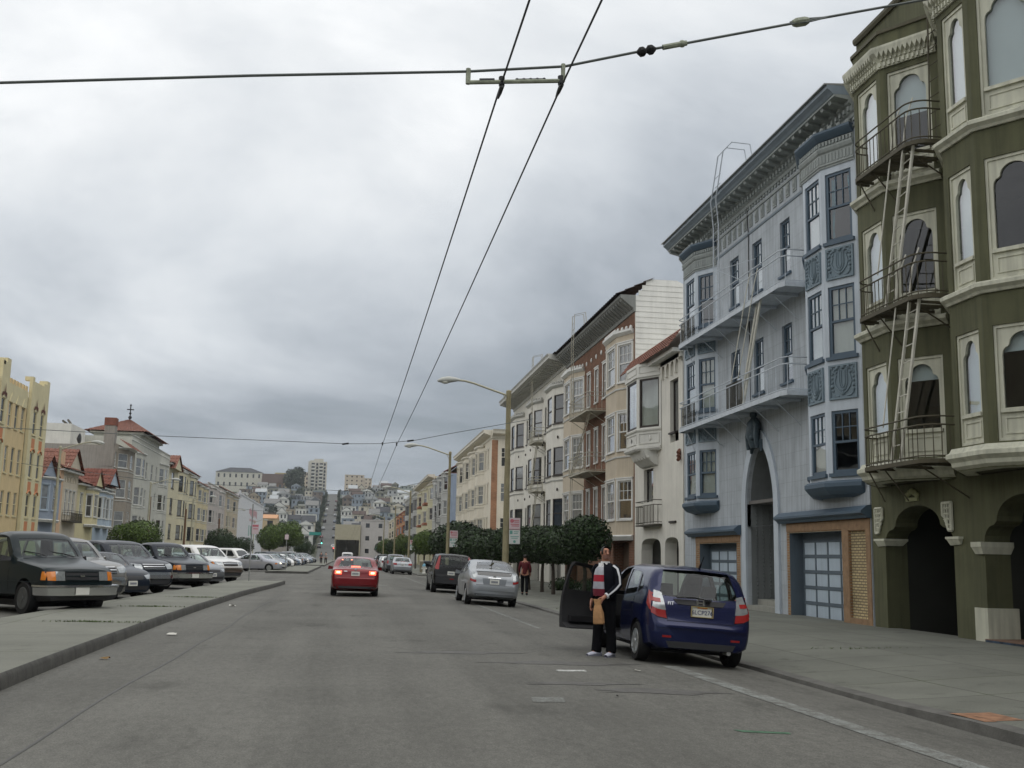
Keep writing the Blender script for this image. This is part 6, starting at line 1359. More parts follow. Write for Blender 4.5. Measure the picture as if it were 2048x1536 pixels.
def sedan_deco(deco, T, root, lens, high=None, front=True):
    deco('tail_lamp', 'rear', [(.47, .78), (.60, .775), (.79, .79)], [(.49, .945), (.60, .955), (.79, .95)], lens, .012, 8, 4, True)
    deco('bumper_strip', 'rear', [(-.74, .44), (0, .44), (.74, .44)], [(-.75, .64), (0, .65), (.75, .64)], None or root['_p'], .03, 14, 3)
    deco('bumper_valance', 'rear', [(-.70, .30), (0, .30), (.70, .30)], [(-.72, .38), (0, .38), (.72, .38)], TRIMD, .012, 10, 2)
    deco('boot_gap', 'rear', [(-.74, .690), (.74, .690)], [(-.74, .70), (.74, .70)], BLACK, .003, 12, 1, thick=.005)
    if high: deco('high_brake_light', 'rear', [(-.17, 1.055), (.17, 1.055)], [(-.16, 1.10), (.16, 1.10)], high, .02, 4, 1)
    for y in (1.9, 2.88): deco('door_gap', 'left', [(y, .36), (y, .95)], [(y+.008, .36), (y+.008, .95)], BLACK, .003, 6, 1, thick=.005)
    for d in ('left', 'right'):
        for y in (1.55, 2.5): deco('door_handle', d, [(y-.09, .86), (y+.09, .86)], [(y-.09, .885), (y+.09, .885)], root['_p'], .03, 4, 1)
    if front:
        deco('headlamp', 'front', [(.48, .63), (.60, .63), (.72, .67)], [(.42, .74), (.60, .77), (.74, .79)], LENSC, .012, 8, 4, True); deco('grille', 'front', [(-.36, .62), (0, .60), (.36, .62)], [(-.38, .72), (0, .74), (.38, .72)], DARK, .01, 8, 3)
        deco('air_intake', 'front', [(-.5, .30), (.5, .30)], [(-.56, .42), (.56, .42)], DARK, .008, 8, 2); deco('indicator', 'left', [(4.08, .62), (4.28, .63)], [(4.05, .72), (4.22, .74)], LENSO, .008, 4, 2); deco('indicator', 'right', [(4.08, .62), (4.28, .63)], [(4.05, .72), (4.22, .74)], LENSO, .008, 4, 2)
def new_sedan(pm, label, lens=LENSR, high=LENSR, group=None):
    o, T, deco, plate = build_car('sedan_car', sed, pm, label, rimm=GALV, group=group)
    class D(dict): pass
    r = D(_p=pm); sedan_deco(deco, T, r, lens, high); plate('rear', 0, .83); plate('front', 0, .50); return o, T, deco
red, T, deco = new_sedan(REDP, 'red sedan driving ahead with its brake lights glowing', LENSR, BRAKE)
p, _ = T.hit('rear', 0, .96); g = MB(); g.lathe([(0, -.012), (.045, -.01), (.05, .01)], (0, p.y-.004, .975), 14, 'y'); g.build('badge', CHROME, red)
for x in (-.62, .62): deco('brake_lamp', 'rear', [(x-.12, .80), (x+.12, .80)], [(x-.12, .93), (x+.12, .93)], BRAKE, .022, 5, 4); deco('brake_lamp', 'rear', [(x-.06, .84), (x+.06, .84)], [(x-.06, .90), (x+.06, .90)], BRAKEC, .027, 3, 3)
deco('model_badge', 'rear', [(-.42, .90), (-.30, .90)], [(-.42, .925), (-.30, .925)], CHROME, .01, 3, 1)
g = MB(); g.tube([(0, 1.5, 1.44), (0, 1.35, 1.62)], .007, 5); g.build('aerial', BLACK, red)
place(red, .36, 40.3, 0, .0, R_(.9))
silver_sedan, T, deco = new_sedan(PURP, 'silver sedan with lit headlights pulling out of the median parking')
for s in (-1, 1): deco('lit_headlamp', 'front', [(s*.6-.05, .68), (s*.6+.05, .68)], [(s*.6-.05, .75), (s*.6+.05, .75)], lamp_mat('headlight_glow', (1, .86, .55), 4.0), .02, 3, 3)
def face(o, L, fx, fy, dirx, diry, z=0.):    # front bumper centre at (fx,fy), nose along (dirx,diry)
    l = math.hypot(dirx, diry); dx_, dy_ = dirx/l, diry/l; o.location = (fx-L*dx_, fy-L*dy_, z); o.rotation_euler = (0, 0, math.atan2(-dx_, dy_)); return o
face(silver_sedan, 4.55, -5.05, 92.6, .95, -.30)
# ------------------------------------------------------------------ silver wedge-shaped hatchback
pri = dict(L=4.45, wr=.31, ww=.2, track=1.49, axles=(.88, 3.58), cabin=(.55, 3.7), wincut=(1.5, 2.8), floor=.36, tumble=.34, edge=.12, spokes=9,
    hw=[(0, .66), (.05, .77), (.2, .835), (.9, .855), (2.3, .8625), (3.6, .84), (4.15, .74), (4.45, .52)],
    top=[(0, .64), (.03, .70), (.06, .86), (.11, .98), (.17, 1.08), (.24, 1.125), (.50, 1.20), (.9, 1.33), (1.3, 1.425), (1.9, 1.49), (2.3, 1.48), (2.8, 1.32), (3.3, 1.10), (3.8, .92), (4.25, .74), (4.45, .56)],
    belt=[(0, .72), (.1, .92), (.3, 1.02), (1.2, 1.01), (2.6, .95), (3.5, .90), (4.2, .70), (4.45, .56)], bot=[(0, .32), (.3, .25), (.9, .2), (3.6, .2), (4.3, .2), (4.45, .25)],
    wins=[('rear', [(-.58, 1.17), (-.3, 1.185), (.3, 1.185), (.58, 1.17)], [(-.49, 1.375), (-.25, 1.41), (.25, 1.41), (.49, 1.375)]), ('front', [(-.62, 1.06), (0, 1.08), (.62, 1.06)], [(-.5, 1.40), (0, 1.43), (.5, 1.40)]),
          ('side', [(.78, 1.08), (1.7, 1.03)], [(1.2, 1.33), (1.7, 1.40)]), ('side', [(1.78, 1.02), (2.95, .98)], [(1.78, 1.405), (2.4, 1.36)])], seats=(1.4, 2.35), mirror_y=2.85)
prius, T, deco, plate = build_car('hatchback_car', pri, SILV, 'silver sloping-backed hatchback parked at the kerb beside the lamp post', rimm=RIMS)
deco('rear_window', 'rear', [(-.55, .985), (0, .975), (.55, .985)], [(-.58, 1.085), (0, 1.09), (.58, 1.085)], GD, .008, 10, 3); deco('spoiler', 'rear', [(-.60, 1.105), (0, 1.115), (.60, 1.105)], [(-.59, 1.13), (0, 1.14), (.59, 1.13)], SILV, .035, 12, 2)
deco('tail_lamp', 'rear', [(.60, .80), (.68, .80), (.79, .83)], [(.60, 1.02), (.66, 1.06), (.73, 1.08)], LENSC, .012, 6, 5, True); deco('tail_lamp', 'rear', [(.60, .745), (.70, .755), (.80, .79)], [(.60, .82), (.70, .83), (.79, .86)], LENSR, .015, 6, 3, True)
deco('number_plate_recess', 'rear', [(-.36, .69), (.36, .69)], [(-.40, .885), (.40, .885)], GRYP, .006, 8, 3); deco('bumper_step', 'rear', [(-.66, .50), (0, .50), (.66, .50)], [(-.70, .655), (0, .66), (.70, .655)], SILV, .03, 14, 3); deco('bumper_valance', 'rear', [(-.62, .32), (0, .32), (.62, .32)], [(-.64, .40), (0, .40), (.64, .40)], GRYP, .012, 10, 2)
deco('hatch_gap', 'rear', [(-.60, .668), (.60, .668)], [(-.60, .678), (.60, .678)], BLACK, .004, 10, 1, thick=.004); plate('rear', 0, .785); p, _ = T.hit('rear', 0, .93); g = MB(); g.lathe([(.03, -.012), (.05, -.012), (.05, .0), (.03, .0)], (0, p.y, .93), 16, 'y'); g.build('badge', CHROME, prius)
deco('chrome_bar', 'rear', [(-.22, .895), (.22, .895)], [(-.2, .92), (.2, .92)], CHROME, .016, 6, 1)
g = MB(); g.tube([(0, 1.05, 1.38), (0, .95, 1.47)], .012, 5); g.build('aerial', BLACK, prius)
for y in (1.74, 2.8): deco('door_gap', 'left', [(y, .38), (y, .98)], [(y+.008, .38), (y+.008, .98)], BLACK, .003, 6, 1, thick=.005)
place(prius, 4.76, 35.1, 0, -.056, R_(3.2))
# ------------------------------------------------------------------ sport utility
suv = dict(L=4.5, wr=.35, ww=.23, track=1.54, axles=(.80, 3.45), cabin=(.25, 3.45), wincut=(.95, 2.6), floor=.42, tumble=.26, edge=.12, spokes=6,
    hw=[(0, .72), (.04, .82), (.12, .86), (.9, .885), (2.3, .89), (3.6, .87), (4.2, .80), (4.5, .62)],
    top=[(0, .72), (.03, .78), (.07, 1.0), (.12, 1.18), (.20, 1.42), (.28, 1.60), (.38, 1.66), (1.0, 1.69), (1.9, 1.70), (2.4, 1.66), (2.8, 1.45), (3.2, 1.17), (3.9, 1.09), (4.3, .98), (4.45, .84), (4.5, .66)],
    belt=[(0, .84), (.1, 1.05), (.4, 1.12), (1.6, 1.10), (2.8, 1.05), (3.5, 1.03), (4.2, .92), (4.5, .68)], bot=[(0, .38), (.3, .3), (.9, .26), (3.6, .26), (4.3, .27), (4.5, .32)],
    wins=[('rear', [(-.60, 1.13), (0, 1.11), (.60, 1.13)], [(-.54, 1.56), (0, 1.585), (.54, 1.56)]), ('front', [(-.66, 1.17), (0, 1.19), (.66, 1.17)], [(-.56, 1.60), (0, 1.63), (.56, 1.60)]),
          ('side', [(.40, 1.19), (1.0, 1.16)], [(.52, 1.53), (1.0, 1.57)]), ('side', [(1.08, 1.155), (1.88, 1.13)], [(1.08, 1.575), (1.88, 1.58)]), ('side', [(1.96, 1.125), (2.80, 1.10)], [(1.96, 1.58), (2.34, 1.55)])], seats=(1.2, 2.25), mirror_y=2.75)
def new_suv(pm, label, group=None, tall_lamp=True, chrome=True, sp=suv):
    o, T, deco, plate = build_car('suv', sp, pm, label, 'car', group, GALV)
    if tall_lamp: deco('tail_lamp', 'rear', [(.66, 1.0), (.74, 1.0), (.84, 1.02)], [(.60, 1.58), (.63, 1.59), (.665, 1.59)], LENSR, .014, 6, 7, True)
    else: deco('tail_lamp', 'rear', [(.68, .82), (.84, .84)], [(.68, 1.1), (.82, 1.1)], LENSR, .014, 6, 4, True)
    deco('bumper', 'rear', [(-.76, .42), (0, .42), (.76, .42)], [(-.78, .68), (0, .69), (.78, .68)], TRIMD, .03, 12, 3); plate('rear', -.12, .86)
    deco('headlamp', 'front', [(.44, .80), (.74, .82)], [(.42, .95), (.75, .98)], LENSC, .014, 7, 4, True); deco('indicator', 'front', [(.745, .82), (.80, .83)], [(.75, .96), (.80, .96)], LENSO, .014, 3, 3, True)
    gr = deco('grille', 'front', [(-.38, .78), (0, .77), (.38, .78)], [(-.39, .96), (0, .98), (.39, .96)], DARK, .012, 8, 3)
    if chrome:
        for z in (.80, .87, .94): deco('grille_bar', 'front', [(-.38, z), (.38, z)], [(-.38, z+.022), (.38, z+.022)], CHROME, .022, 8, 1)
    deco('bumper', 'front', [(-.70, .50), (0, .50), (.70, .50)], [(-.76, .70), (0, .71), (.76, .70)], CHROME if chrome else TRIMD, .05, 12, 3); deco('bumper_valance', 'front', [(-.62, .34), (.62, .34)], [(-.68, .49), (.68, .49)], TRIMD, .02, 10, 2); plate('front', .1, .58)
    return o, T, deco
xtrail, T, deco = new_suv(BLKP, 'black sport utility car with tall tail lamps parked ahead of the silver hatchback', chrome=False)
deco('sticker', 'rear', [(.36, 1.0), (.56, 1.0)], [(.36, 1.08), (.56, 1.08)], mat('pale_sticker', srgb(110, 130, 130), .5, var=.1), .008, 3, 2); deco('reflector', 'rear', [(-.16, .60), (0, .60)], [(-.16, .64), (0, .64)], LENSR, .035, 3, 1)
place(xtrail, 4.56, 46.6, 0, -.056, R_(3.0))
# ------------------------------------------------------------------ pickup truck
pku = dict(L=4.75, wr=.36, ww=.24, track=1.50, axles=(1.0, 3.85), cabin=(1.75, 3.55), wincut=(2.3, 2.9), floor=.45, tumble=.22, edge=.10, spokes=5,
    hw=[(0, .80), (.1, .84), (1.6, .86), (2.5, .87), (3.9, .86), (4.45, .83), (4.68, .76), (4.75, .66)],
    top=[(0, .98), (.04, 1.0), (1.55, 1.02), (1.62, 1.04), (1.68, 1.4), (1.78, 1.7), (1.95, 1.80), (2.4, 1.82), (2.72, 1.77), (3.05, 1.52), (3.38, 1.24), (3.6, 1.19), (4.2, 1.10), (4.52, 1.04), (4.66, 1.0), (4.72, .82), (4.75, .64)],
    belt=[(0, .94), (1.6, .98), (2.5, 1.06), (3.3, 1.15), (4.0, 1.07), (4.5, .99), (4.75, .66)], bot=[(0, .45), (.9, .38), (3.0, .36), (4.4, .38), (4.75, .42)],
    wins=[('rear', [(-.6, 1.2), (.6, 1.2)], [(-.52, 1.66), (.52, 1.66)]), ('front', [(-.68, 1.26), (0, 1.275), (.68, 1.26)], [(-.57, 1.71), (0, 1.74), (.57, 1.71)]), ('side', [(1.9, 1.14), (3.08, 1.15)], [(1.98, 1.69), (2.6, 1.67)])], seats=(2.05,), mirror_y=3.0, mirm=DARK)
def new_pickup(pm, label, chrome=True, group=None, barc=False):
    o, T, deco, plate = build_car('pickup_truck', pku, pm, label, 'truck', group, mat('dull_steel_rim', srgb(92, 94, 94), .5, metal=.5, var=.2))
    deco('headlamp', 'front', [(.40, .75), (.60, .75)], [(.40, .945), (.60, .945)], LENSC, .016, 5, 3, True); deco('indicator', 'front', [(.605, .75), (.755, .755)], [(.605, .945), (.755, .935)], LENSO, .016, 5, 3, True); deco('indicator', 'left', [(4.50, .76), (4.62, .76)], [(4.50, .94), (4.62, .935)], LENSO, .010, 3, 3); deco('indicator', 'right', [(4.50, .76), (4.62, .76)], [(4.50, .94), (4.62, .935)], LENSO, .010, 3, 3)
    deco('grille', 'front', [(-.385, .745), (0, .74), (.385, .745)], [(-.385, .95), (0, .955), (.385, .95)], DARK, .012, 8, 3)
    for z in (.75, .84, .93): deco('grille_bar', 'front', [(-.38, z), (.38, z)], [(-.38, z+.018), (.38, z+.018)], pm if not barc else CHROME, .022, 8, 1)
    deco('badge', 'front', [(-.05, .83), (.05, .83)], [(-.05, .87), (.05, .87)], CHROME, .03, 4, 2)
    # wrap-round chrome bumper
    m = MB(); pts = [(-.86, 4.28), (-.88, 4.55), (-.80, 4.80), (-.5, 4.90), (0, 4.93), (.5, 4.90), (.80, 4.80), (.88, 4.55), (.86, 4.28)]
    prof = [(0, .44), (.02, .60), (.05, .62), (.05, .655), (-.02, .67), (-.06, .66), (-.06, .44)]; rows = []
    for i, (x, y) in enumerate(pts):
        nx_, ny_ = (x*.7, (y-4.2)); l = math.hypot(nx_, ny_); rows.append([(x+nx_/l*a, y+ny_/l*a, z) for a, z in prof])
    m.grid(rows); bo = m.build('bumper', CHROME if chrome else GALV, o, smooth=35)
    m = MB(); m.hexa([(-.72, 4.2, .30), (.72, 4.2, .30), (.72, 4.82, .34), (-.72, 4.82, .34), (-.8, 4.2, .44), (.8, 4.2, .44), (.8, 4.84, .44), (-.8, 4.84, .44)]); m.build('bumper_valance', DARK, o)
    m = MB(); m.box(-.06, 4.945, .46, .25, 4.96, .61); m.build('number_plate', PLATE, o)
    m = MB(); [m.tube([(a, 3.40, 1.25), (b, 3.30, 1.31), (b+.3, 3.2, 1.36)], .012, 5) for a, b in ((-.5, -.3), (.15, .3))]; m.build('wiper', BLACK, o)
    for d in ('left', 'right'):
        deco('door_gap', d, [(3.12, .45), (3.12, 1.0)], [(3.13, .45), (3.13, 1.0)], BLACK, .003, 6, 1, thick=.004); deco('door_handle', d, [(2.0, .92), (2.16, .92)], [(2.0, .95), (2.16, .95)], DARK, .03, 4, 1); deco('body_crease', d, [(.2, .70), (4.4, .70)], [(.2, .72), (4.4, .72)], pm, .012, 12, 1)
    deco('hood_gap', 'top', [(-.70, 3.42), (.70, 3.42)], [(-.70, 3.435), (.70, 3.435)], BLACK, .003, 8, 1, thick=.004); deco('tail_lamp', 'rear', [(.70, .72), (.80, .72)], [(.70, .94), (.80, .94)], LENSR, .012, 3, 3, True)
    return o, T, deco
PD = (.67, -.74); G1 = 'cars parked nose in along the near median'
pick1, T, deco = new_pickup(GRNP, 'dark green pickup truck with chrome bumper and amber indicators, nearest on the median', True, G1)
pick2 = copy_tree(pick1)
def repaint(o, pm, old=None):
    for c in o.children:
        for sl_ in c.material_slots:
            if sl_.material and sl_.material.name in PAINTS and sl_.material != pm: sl_.link = 'OBJECT'; sl_.material = pm
        repaint(c, pm)
    return o
PAINTS = {m_.name for m_ in (FITP, SILV, REDP, WHTP, BLKP, NAVP, GRNP, GRYP, GOLDP, LBLP, PURP)}
repaint(pick2, NAVP); tag(pick2, 'slate blue pickup truck with twin amber indicators beside the white pickup', 'truck', G1)
ford, T, deco = new_suv(GOLDP, 'pale silver sport utility car right behind the dark green pickup truck', G1, False)
gmc = copy_tree(ford); repaint(gmc, NAVP); tag(gmc, 'dark slate sport utility car with broad black grille between two dark cars', 'car', G1)
whitep = copy_tree(ford); repaint(whitep, WHTP); tag(whitep, 'white sport utility pickup with dark grille at the end of the near median row', 'truck', G1)
c3 = copy_tree(silver_sedan); c3.name = 'sedan_car'; repaint(c3, NAVP); tag(c3, 'low dark sedan squeezed between the pale sport utility car and the dark slate one', 'car', G1)
c6 = copy_tree(silver_sedan); repaint(c6, GRYP); tag(c6, 'low sedan between the slate blue pickup and the white pickup', 'car', G1)
for o_ in (c3, c6):
    for ch in list(o_.children):
        if ch.name.startswith('lit_headlamp'): bpy.data.objects.remove(ch, do_unlink=True)
for o_, L_, x, y in ((pick1, 5.15, -5.85, 26.2), (ford, 5.0, -6.5, 31.2), (c3, 4.55, -6.5, 35.3), (gmc, 5.0, -6.5, 39.4), (pick2, 4.93, -6.0, 45.6), (c6, 4.55, -5.85, 50.6), (whitep, 5.0, -5.5, 55.0)): face(o_, L_, x, y, *PD)
for o_ in (ford, gmc, whitep): o_.scale = (1.1, 1.1, 1.1)
pick2.scale = (1.03, 1.03, 1.03); pick1.scale = (1.05, 1.05, 1.06)
# ------------------------------------------------------------------ van and the long far row
vanp = dict(suv, L=4.7, cabin=(.2, 3.8), tumble=.16, hollow=False, axles=(.9, 3.75),
    top=[(0, .75), (.03, .85), (.07, 1.2), (.12, 1.7), (.22, 1.86), (.6, 1.92), (2.6, 1.92), (3.0, 1.80), (3.45, 1.40), (3.75, 1.12), (4.3, 1.0), (4.6, .86), (4.7, .68)], hw=[(0, .78), (.05, .88), (.2, .92), (3.6, .92), (4.3, .86), (4.7, .66)],
    belt=[(0, .95), (.1, 1.1), (.4, 1.14), (3.4, 1.08), (4.3, .94), (4.7, .7)], bot=[(0, .38), (.9, .26), (3.8, .26), (4.7, .32)],
    wins=[('rear', [(-.68, 1.2), (.68, 1.2)], [(-.62, 1.72), (.62, 1.72)]), ('front', [(-.7, 1.2), (.7, 1.2)], [(-.58, 1.74), (.58, 1.74)]), ('side', [(.3, 1.2), (1.2, 1.2)], [(.36, 1.72), (1.2, 1.72)]), ('side', [(1.35, 1.2), (2.2, 1.2)], [(1.35, 1.72), (2.2, 1.72)]), ('side', [(2.35, 1.2), (3.3, 1.17)], [(2.35, 1.72), (2.85, 1.7)])], mirror_y=3.3)
van, T, deco = new_suv(WHTP, 'white passenger van with dark side windows behind the exiting silver sedan', None, False, False, vanp); van.name = 'van'; tag(van, None, 'van')
face(van, 4.7, -8.3, 101.0, .8, -.6)
sed0 = copy_tree(c6); repaint(sed0, SILV); G2 = 'cars parked nose in along the far median row'
protos = {'sedan': (sed0, 4.55), 'suv': (ford, 4.55), 'hatchback': (prius, 4.45), 'pickup': (pick2, 4.93)}
fr = random.Random(12); seq = []
names = [('white', WHTP), ('silver', SILV), ('dark slate', NAVP), ('black', BLKP), ('grey', GRYP), ('champagne', GOLDP), ('light blue', LBLP), ('red', REDP)]
kinds = ['sedan', 'hatchback', 'sedan', 'suv', 'sedan', 'hatchback', 'suv', 'sedan', 'sedan', 'pickup', 'hatchback', 'sedan', 'suv', 'sedan', 'hatchback', 'sedan', 'sedan', 'suv', 'sedan', 'hatchback']
first = True
for i, k in enumerate(kinds):
    o0, L_ = protos[k]; c = sed0 if (k == 'sedan' and first) else copy_tree(o0)
    if k == 'sedan': first = False
    n, m_ = names[(i*3+(1 if i % 2 else 0)) % 8] if i else names[0]
    c.name = {'sedan': 'sedan_car', 'suv': 'suv', 'hatchback': 'hatchback_car', 'pickup': 'pickup_truck'}[k]; repaint(c, m_); c.scale = (1, 1, 1)
    tag(c, f"{n} {k if k != 'suv' else 'sport utility car'} parked {ORD[i] if i < 18 else ('nineteenth', 'twentieth')[i-18]} in the far median row from the gap", 'car' if k != 'pickup' else 'truck', G2)
    face(c, L_, -6.2+.011*(i*4.4)+fr.uniform(-.15, .15), 99.5+i*4.4, .62, -.78)
# second line of parked cars over by the far kerb, seen between the others
for i, (k, n, m_) in enumerate((('sedan', 'dark slate', NAVP), ('suv', 'white', WHTP), ('sedan', 'silver', SILV), ('hatchback', 'grey', GRYP), ('sedan', 'white', WHTP), ('suv', 'black', BLKP))):
    o0, L_ = protos[k]; c = copy_tree(o0); c.scale = (1, 1, 1); repaint(c, m_); c.name = {'sedan': 'sedan_car', 'suv': 'suv', 'hatchback': 'hatchback_car'}[k]
    tag(c, f"{n} {'sport utility car' if k == 'suv' else k} parked along the far left pavement, {ORD[i]} in its line", 'car', 'cars parked along the far left pavement'); face(c, L_, -18.9, 100+i*11.5, 0, -1)
# right kerb, beyond the black sport utility car
G3 = 'cars parked along the right kerb'
for i, (k, n, m_, y, x, extra) in enumerate((('sedan', 'silver', SILV, 92.5, 4.75, 'near the hydrant'), ('suv', 'grey', GRYP, 99.5, 4.5, 'just past the silver sedan'), ('sedan', 'dark slate', NAVP, 107, 4.55, 'two past the silver sedan'), ('sedan', 'white', WHTP, 115, 4.5, 'three past the silver sedan'), ('hatchback', 'silver', SILV, 124, 4.5, 'four past the silver sedan'), ('suv', 'black', BLKP, 133, 4.5, 'five past the silver sedan'), ('sedan', 'grey', GRYP, 143, 4.5, 'at the far end of the kerb line'))):
    o0, L_ = protos[k]; c = copy_tree(o0); c.scale = (1, 1, 1); repaint(c, m_); c.name = {'sedan': 'sedan_car', 'suv': 'suv', 'hatchback': 'hatchback_car'}[k]
    tag(c, f"{n} {'sport utility car' if k == 'suv' else k} parked at the right kerb {extra}", 'car', G3); place(c, x, y, 0, -.04, R_(2))
# traffic far ahead
t1 = copy_tree(red); repaint(t1, BLKP); tag(t1, 'dark sedan far ahead with glowing brake lights', 'car'); t1.name = 'sedan_car'; place(t1, .2, 150, 0, 0)
t2 = copy_tree(van); repaint(t2, WHTP); tag(t2, 'white van waiting in front of the dark sedan far ahead', 'van'); place(t2, .2, 172, 0, 0)
hc = random.Random(5)
for i in range(16):
    k = ('sedan', 'suv', 'hatchback')[i % 3]; o0, L_ = protos[k]; c = copy_tree(o0); n, m_ = names[(i*5+i//8) % 8]; repaint(c, m_); y = 470+(i//2)*48; sd_ = -1 if i % 2 else 1
    c.name = {'sedan': 'sedan_car', 'suv': 'suv', 'hatchback': 'hatchback_car'}[k]
    tag(c, f"{n} {'sport utility car' if k == 'suv' else k}, {ORD[i//2]} up the {'left' if sd_ < 0 else 'right'} side of the steep street", 'car', 'cars parked on the steep street')
    c.location = (hx(y)+sd_*2.9, y, hill_z(hx(y), y)+.2); c.rotation_euler = (math.atan(.104), 0, 0)
# ================================================================== TREES AND HEDGES
LEAFD = mat('dark_leaf', (.024, .046, .014), .55, var=.45, scale=1.8, island=.55, spec=.3)
LEAFG = mat('green_leaf', (.072, .115, .02), .55, var=.4, scale=1.2, island=.5, spec=.3)
LEAFH = mat('grey_green_leaf', (.036, .052, .032), .7, var=.4, scale=.5, island=.5, spec=.2)
BARK = mat('bark', (.07, .058, .046), .9, var=.35, scale=6, bump=.5)
def crown_mesh(name, m, rx, ry, rz, n, leaf, seed, lumps=9, lump=.28, shellp=.55):
    rr = random.Random(seed); L = []
    for _ in range(lumps):
        a, b = rr.uniform(0, 2*math.pi), rr.uniform(-.7, 1); q = math.sqrt(max(0, 1-b*b)); L.append(Vector((math.cos(a)*q, math.sin(a)*q, b)))
    mb = MB()
    for _ in range(n):
        d = Vector((rr.gauss(0, 1), rr.gauss(0, 1), rr.gauss(0, 1))).normalized()
        k = 1-lump+lump*max(0, max(d.dot(l) for l in L))**3*1.5
        r = k*(shellp+(1-shellp)*rr.random()**.45)+rr.gauss(0, .025)
        p = Vector((d.x*rx*r, d.y*ry*r, d.z*rz*r))
        nn = (d+Vector((rr.gauss(0, .6), rr.gauss(0, .6), rr.gauss(0, .6)))).normalized(); u = nn.orthogonal().normalized(); v = nn.cross(u); an = rr.uniform(0, 6.28); u, v = u*math.cos(an)+v*math.sin(an), v*math.cos(an)-u*math.sin(an)
        s = leaf*rr.uniform(.6, 1.3)
        mb.quad(p-u*s*.5, p+v*s*.32, p+u*s*.6, p-v*s*.32)
    mb.ball((0, 0, 0), .82*(1-lump), 10, 7, (rx, ry, rz)); return mb.data(name, m)
def tree(label, cme, x, y, z, cz, tr, group=None, name='tree', sc=(1, 1, 1), rz=0., stems=1):
    o = thing(name, label, 'tree', (x, y, z), rz, group); c = bpy.data.objects.new('crown', cme); link(c, o); c.location = (0, 0, cz); c.scale = sc
    t = MB(); rr = random.Random(int(x*31+y*7))
    for k in range(stems):
        a = k*2.2; t.tube([(.08*k, 0, -.1), (.1*math.cos(a)*k+rr.uniform(-.06, .06), .05, cz*.45), (.25*math.cos(a)*(k+.3), .25*math.sin(a), cz*.85), (.35*math.cos(a), .35*math.sin(a), cz+.2)], [tr, tr*.8, tr*.65, tr*.35], 8)
    for k in range(4): a = k*1.57+.4; t.tube([(0, 0, cz*.7), (.3*math.cos(a), .3*math.sin(a), cz*.95), (.6*math.cos(a), .6*math.sin(a), cz+.35)], [tr*.5, tr*.4, tr*.2], 6)
    t.build('trunk', BARK, o, smooth=60); return o
CM = [crown_mesh('clipped_crown', LEAFD, 1.05, 1.25, 1.0, 5600, .12, s, 9, .09) for s in (1, 2, 3)]
GT = 'clipped round trees along the right pavement'
W5 = ['in front of the brick bay', 'second from the blue hatchback', 'third from the blue hatchback', 'fourth from the blue hatchback', 'fifth from the blue hatchback', 'just right of the lamp post', 'behind the lamp post', 'left of the lamp post', 'above the silver hatchback', 'above the black sport utility car']
for i, (x, y, z, s) in enumerate(((8.7, 39.4, 2.3, .92), (8.75, 42.5, 2.1, .80), (8.7, 45.3, 2.15, .85), (8.75, 48.3, 2.2, .88), (8.7, 51.5, 2.2, .92), (8.7, 55.0, 2.25, .95), (8.6, 58.8, 2.2, 1.05), (8.5, 63.0, 2.1, 1.15), (8.25, 67.0, 2.05, 1.45), (8.0, 77.0, 2.4, 1.9))):
    tree(f'dense dark clipped round tree {W5[i]}', CM[i % 3], x, y, .05, z-.12, .09, GT, 'clipped_tree', (s*1.06, s*1.1, s*(1.0 if i < 8 else .92)), 0 if i % 2 else math.pi)
sb = crown_mesh('shrub_leaves', LEAFD, .7, .8, .4, 900, .1, 9, 5, .2)
for i, (x, y) in enumerate(((10.6, 45), (10.8, 47.5), (10.2, 50.5))):
    o = bpy.data.objects.new('shrub', sb); link(o); o.location = (x, y, .3); tag(o, 'low dark shrub at the foot of the wall, '+('nearest one', 'middle one', 'farthest one')[i], 'plant', 'low shrubs by the right hand wall')
cg = crown_mesh('leafy_crown', LEAFG, 2.5, 2.4, 1.75, 7000, .2, 21, 12, .34); tree('bright green bushy tree behind the parked cars near the grey brown building', cg, -20.3, 109.5, .1, 2.9, .16, 'trees on the far pavement', sc=(.92, .92, .92), stems=3)
cd_ = crown_mesh('dark_crown', LEAFD, 2.4, 2.6, 1.6, 3500, .24, 22, 9, .3)
for i, (x, y, s) in enumerate(((-20.0, 118.5, .55), (-19.8, 176, 1.15), (-19.6, 186, .9), (-19.5, 212, .95))): tree(('small dark bush right of the bright green tree', 'dark spreading tree above the white sport utility pickup', 'dark tree just right of the spreading one', 'dark tree in front of the blank white wall')[i], cd_, x, y, .1, 1.9*s+.9, .14, 'trees on the far pavement', sc=(s, s, s), rz=i)
cm = crown_mesh('median_crown', LEAFG, 2.9, 2.9, 2.5, 6000, .3, 23, 12, .25)
tree('big rounded green tree on the median before the far crossing', cm, -10.6, 203, .1, 4.9, .2, 'trees on the median', sc=(1.0, 1.0, .98)); tree('smaller rounded green tree left of the big one on the median', cm, -13.6, 200, .1, 4.2, .18, 'trees on the median', sc=(.8, .8, .95), rz=2)
tree('dark low tree to the right of the big median tree', cd_, -8.2, 214, .1, 2.6, .16, 'trees on the median', sc=(.9, .9, 1.1))
for i, (x, y, s) in enumerate(((8.3, 101, .6), (8.4, 118, .7), (8.4, 133, .75), (8.3, 160, .8), (8.2, 190, .9), (8.2, 225, .9), (8.2, 262, 1.0))): tree(f'street tree on the right pavement, {ORD[i]} beyond the side street', cm if i % 2 else cd_, x, y, .05, 2.2+s, .12, 'street trees beyond the side street', sc=(s*.7, s*.7, s*.8), rz=i)
ch_ = [crown_mesh('hill_crown', LEAFH, 3.2, 3.2, 4.2, 900, .8, 30+s, 9, .35) for s in range(3)]
big = crown_mesh('crest_crown', LEAFH, 8.5, 8, 10.5, 3200, 1.5, 41, 11, .42)
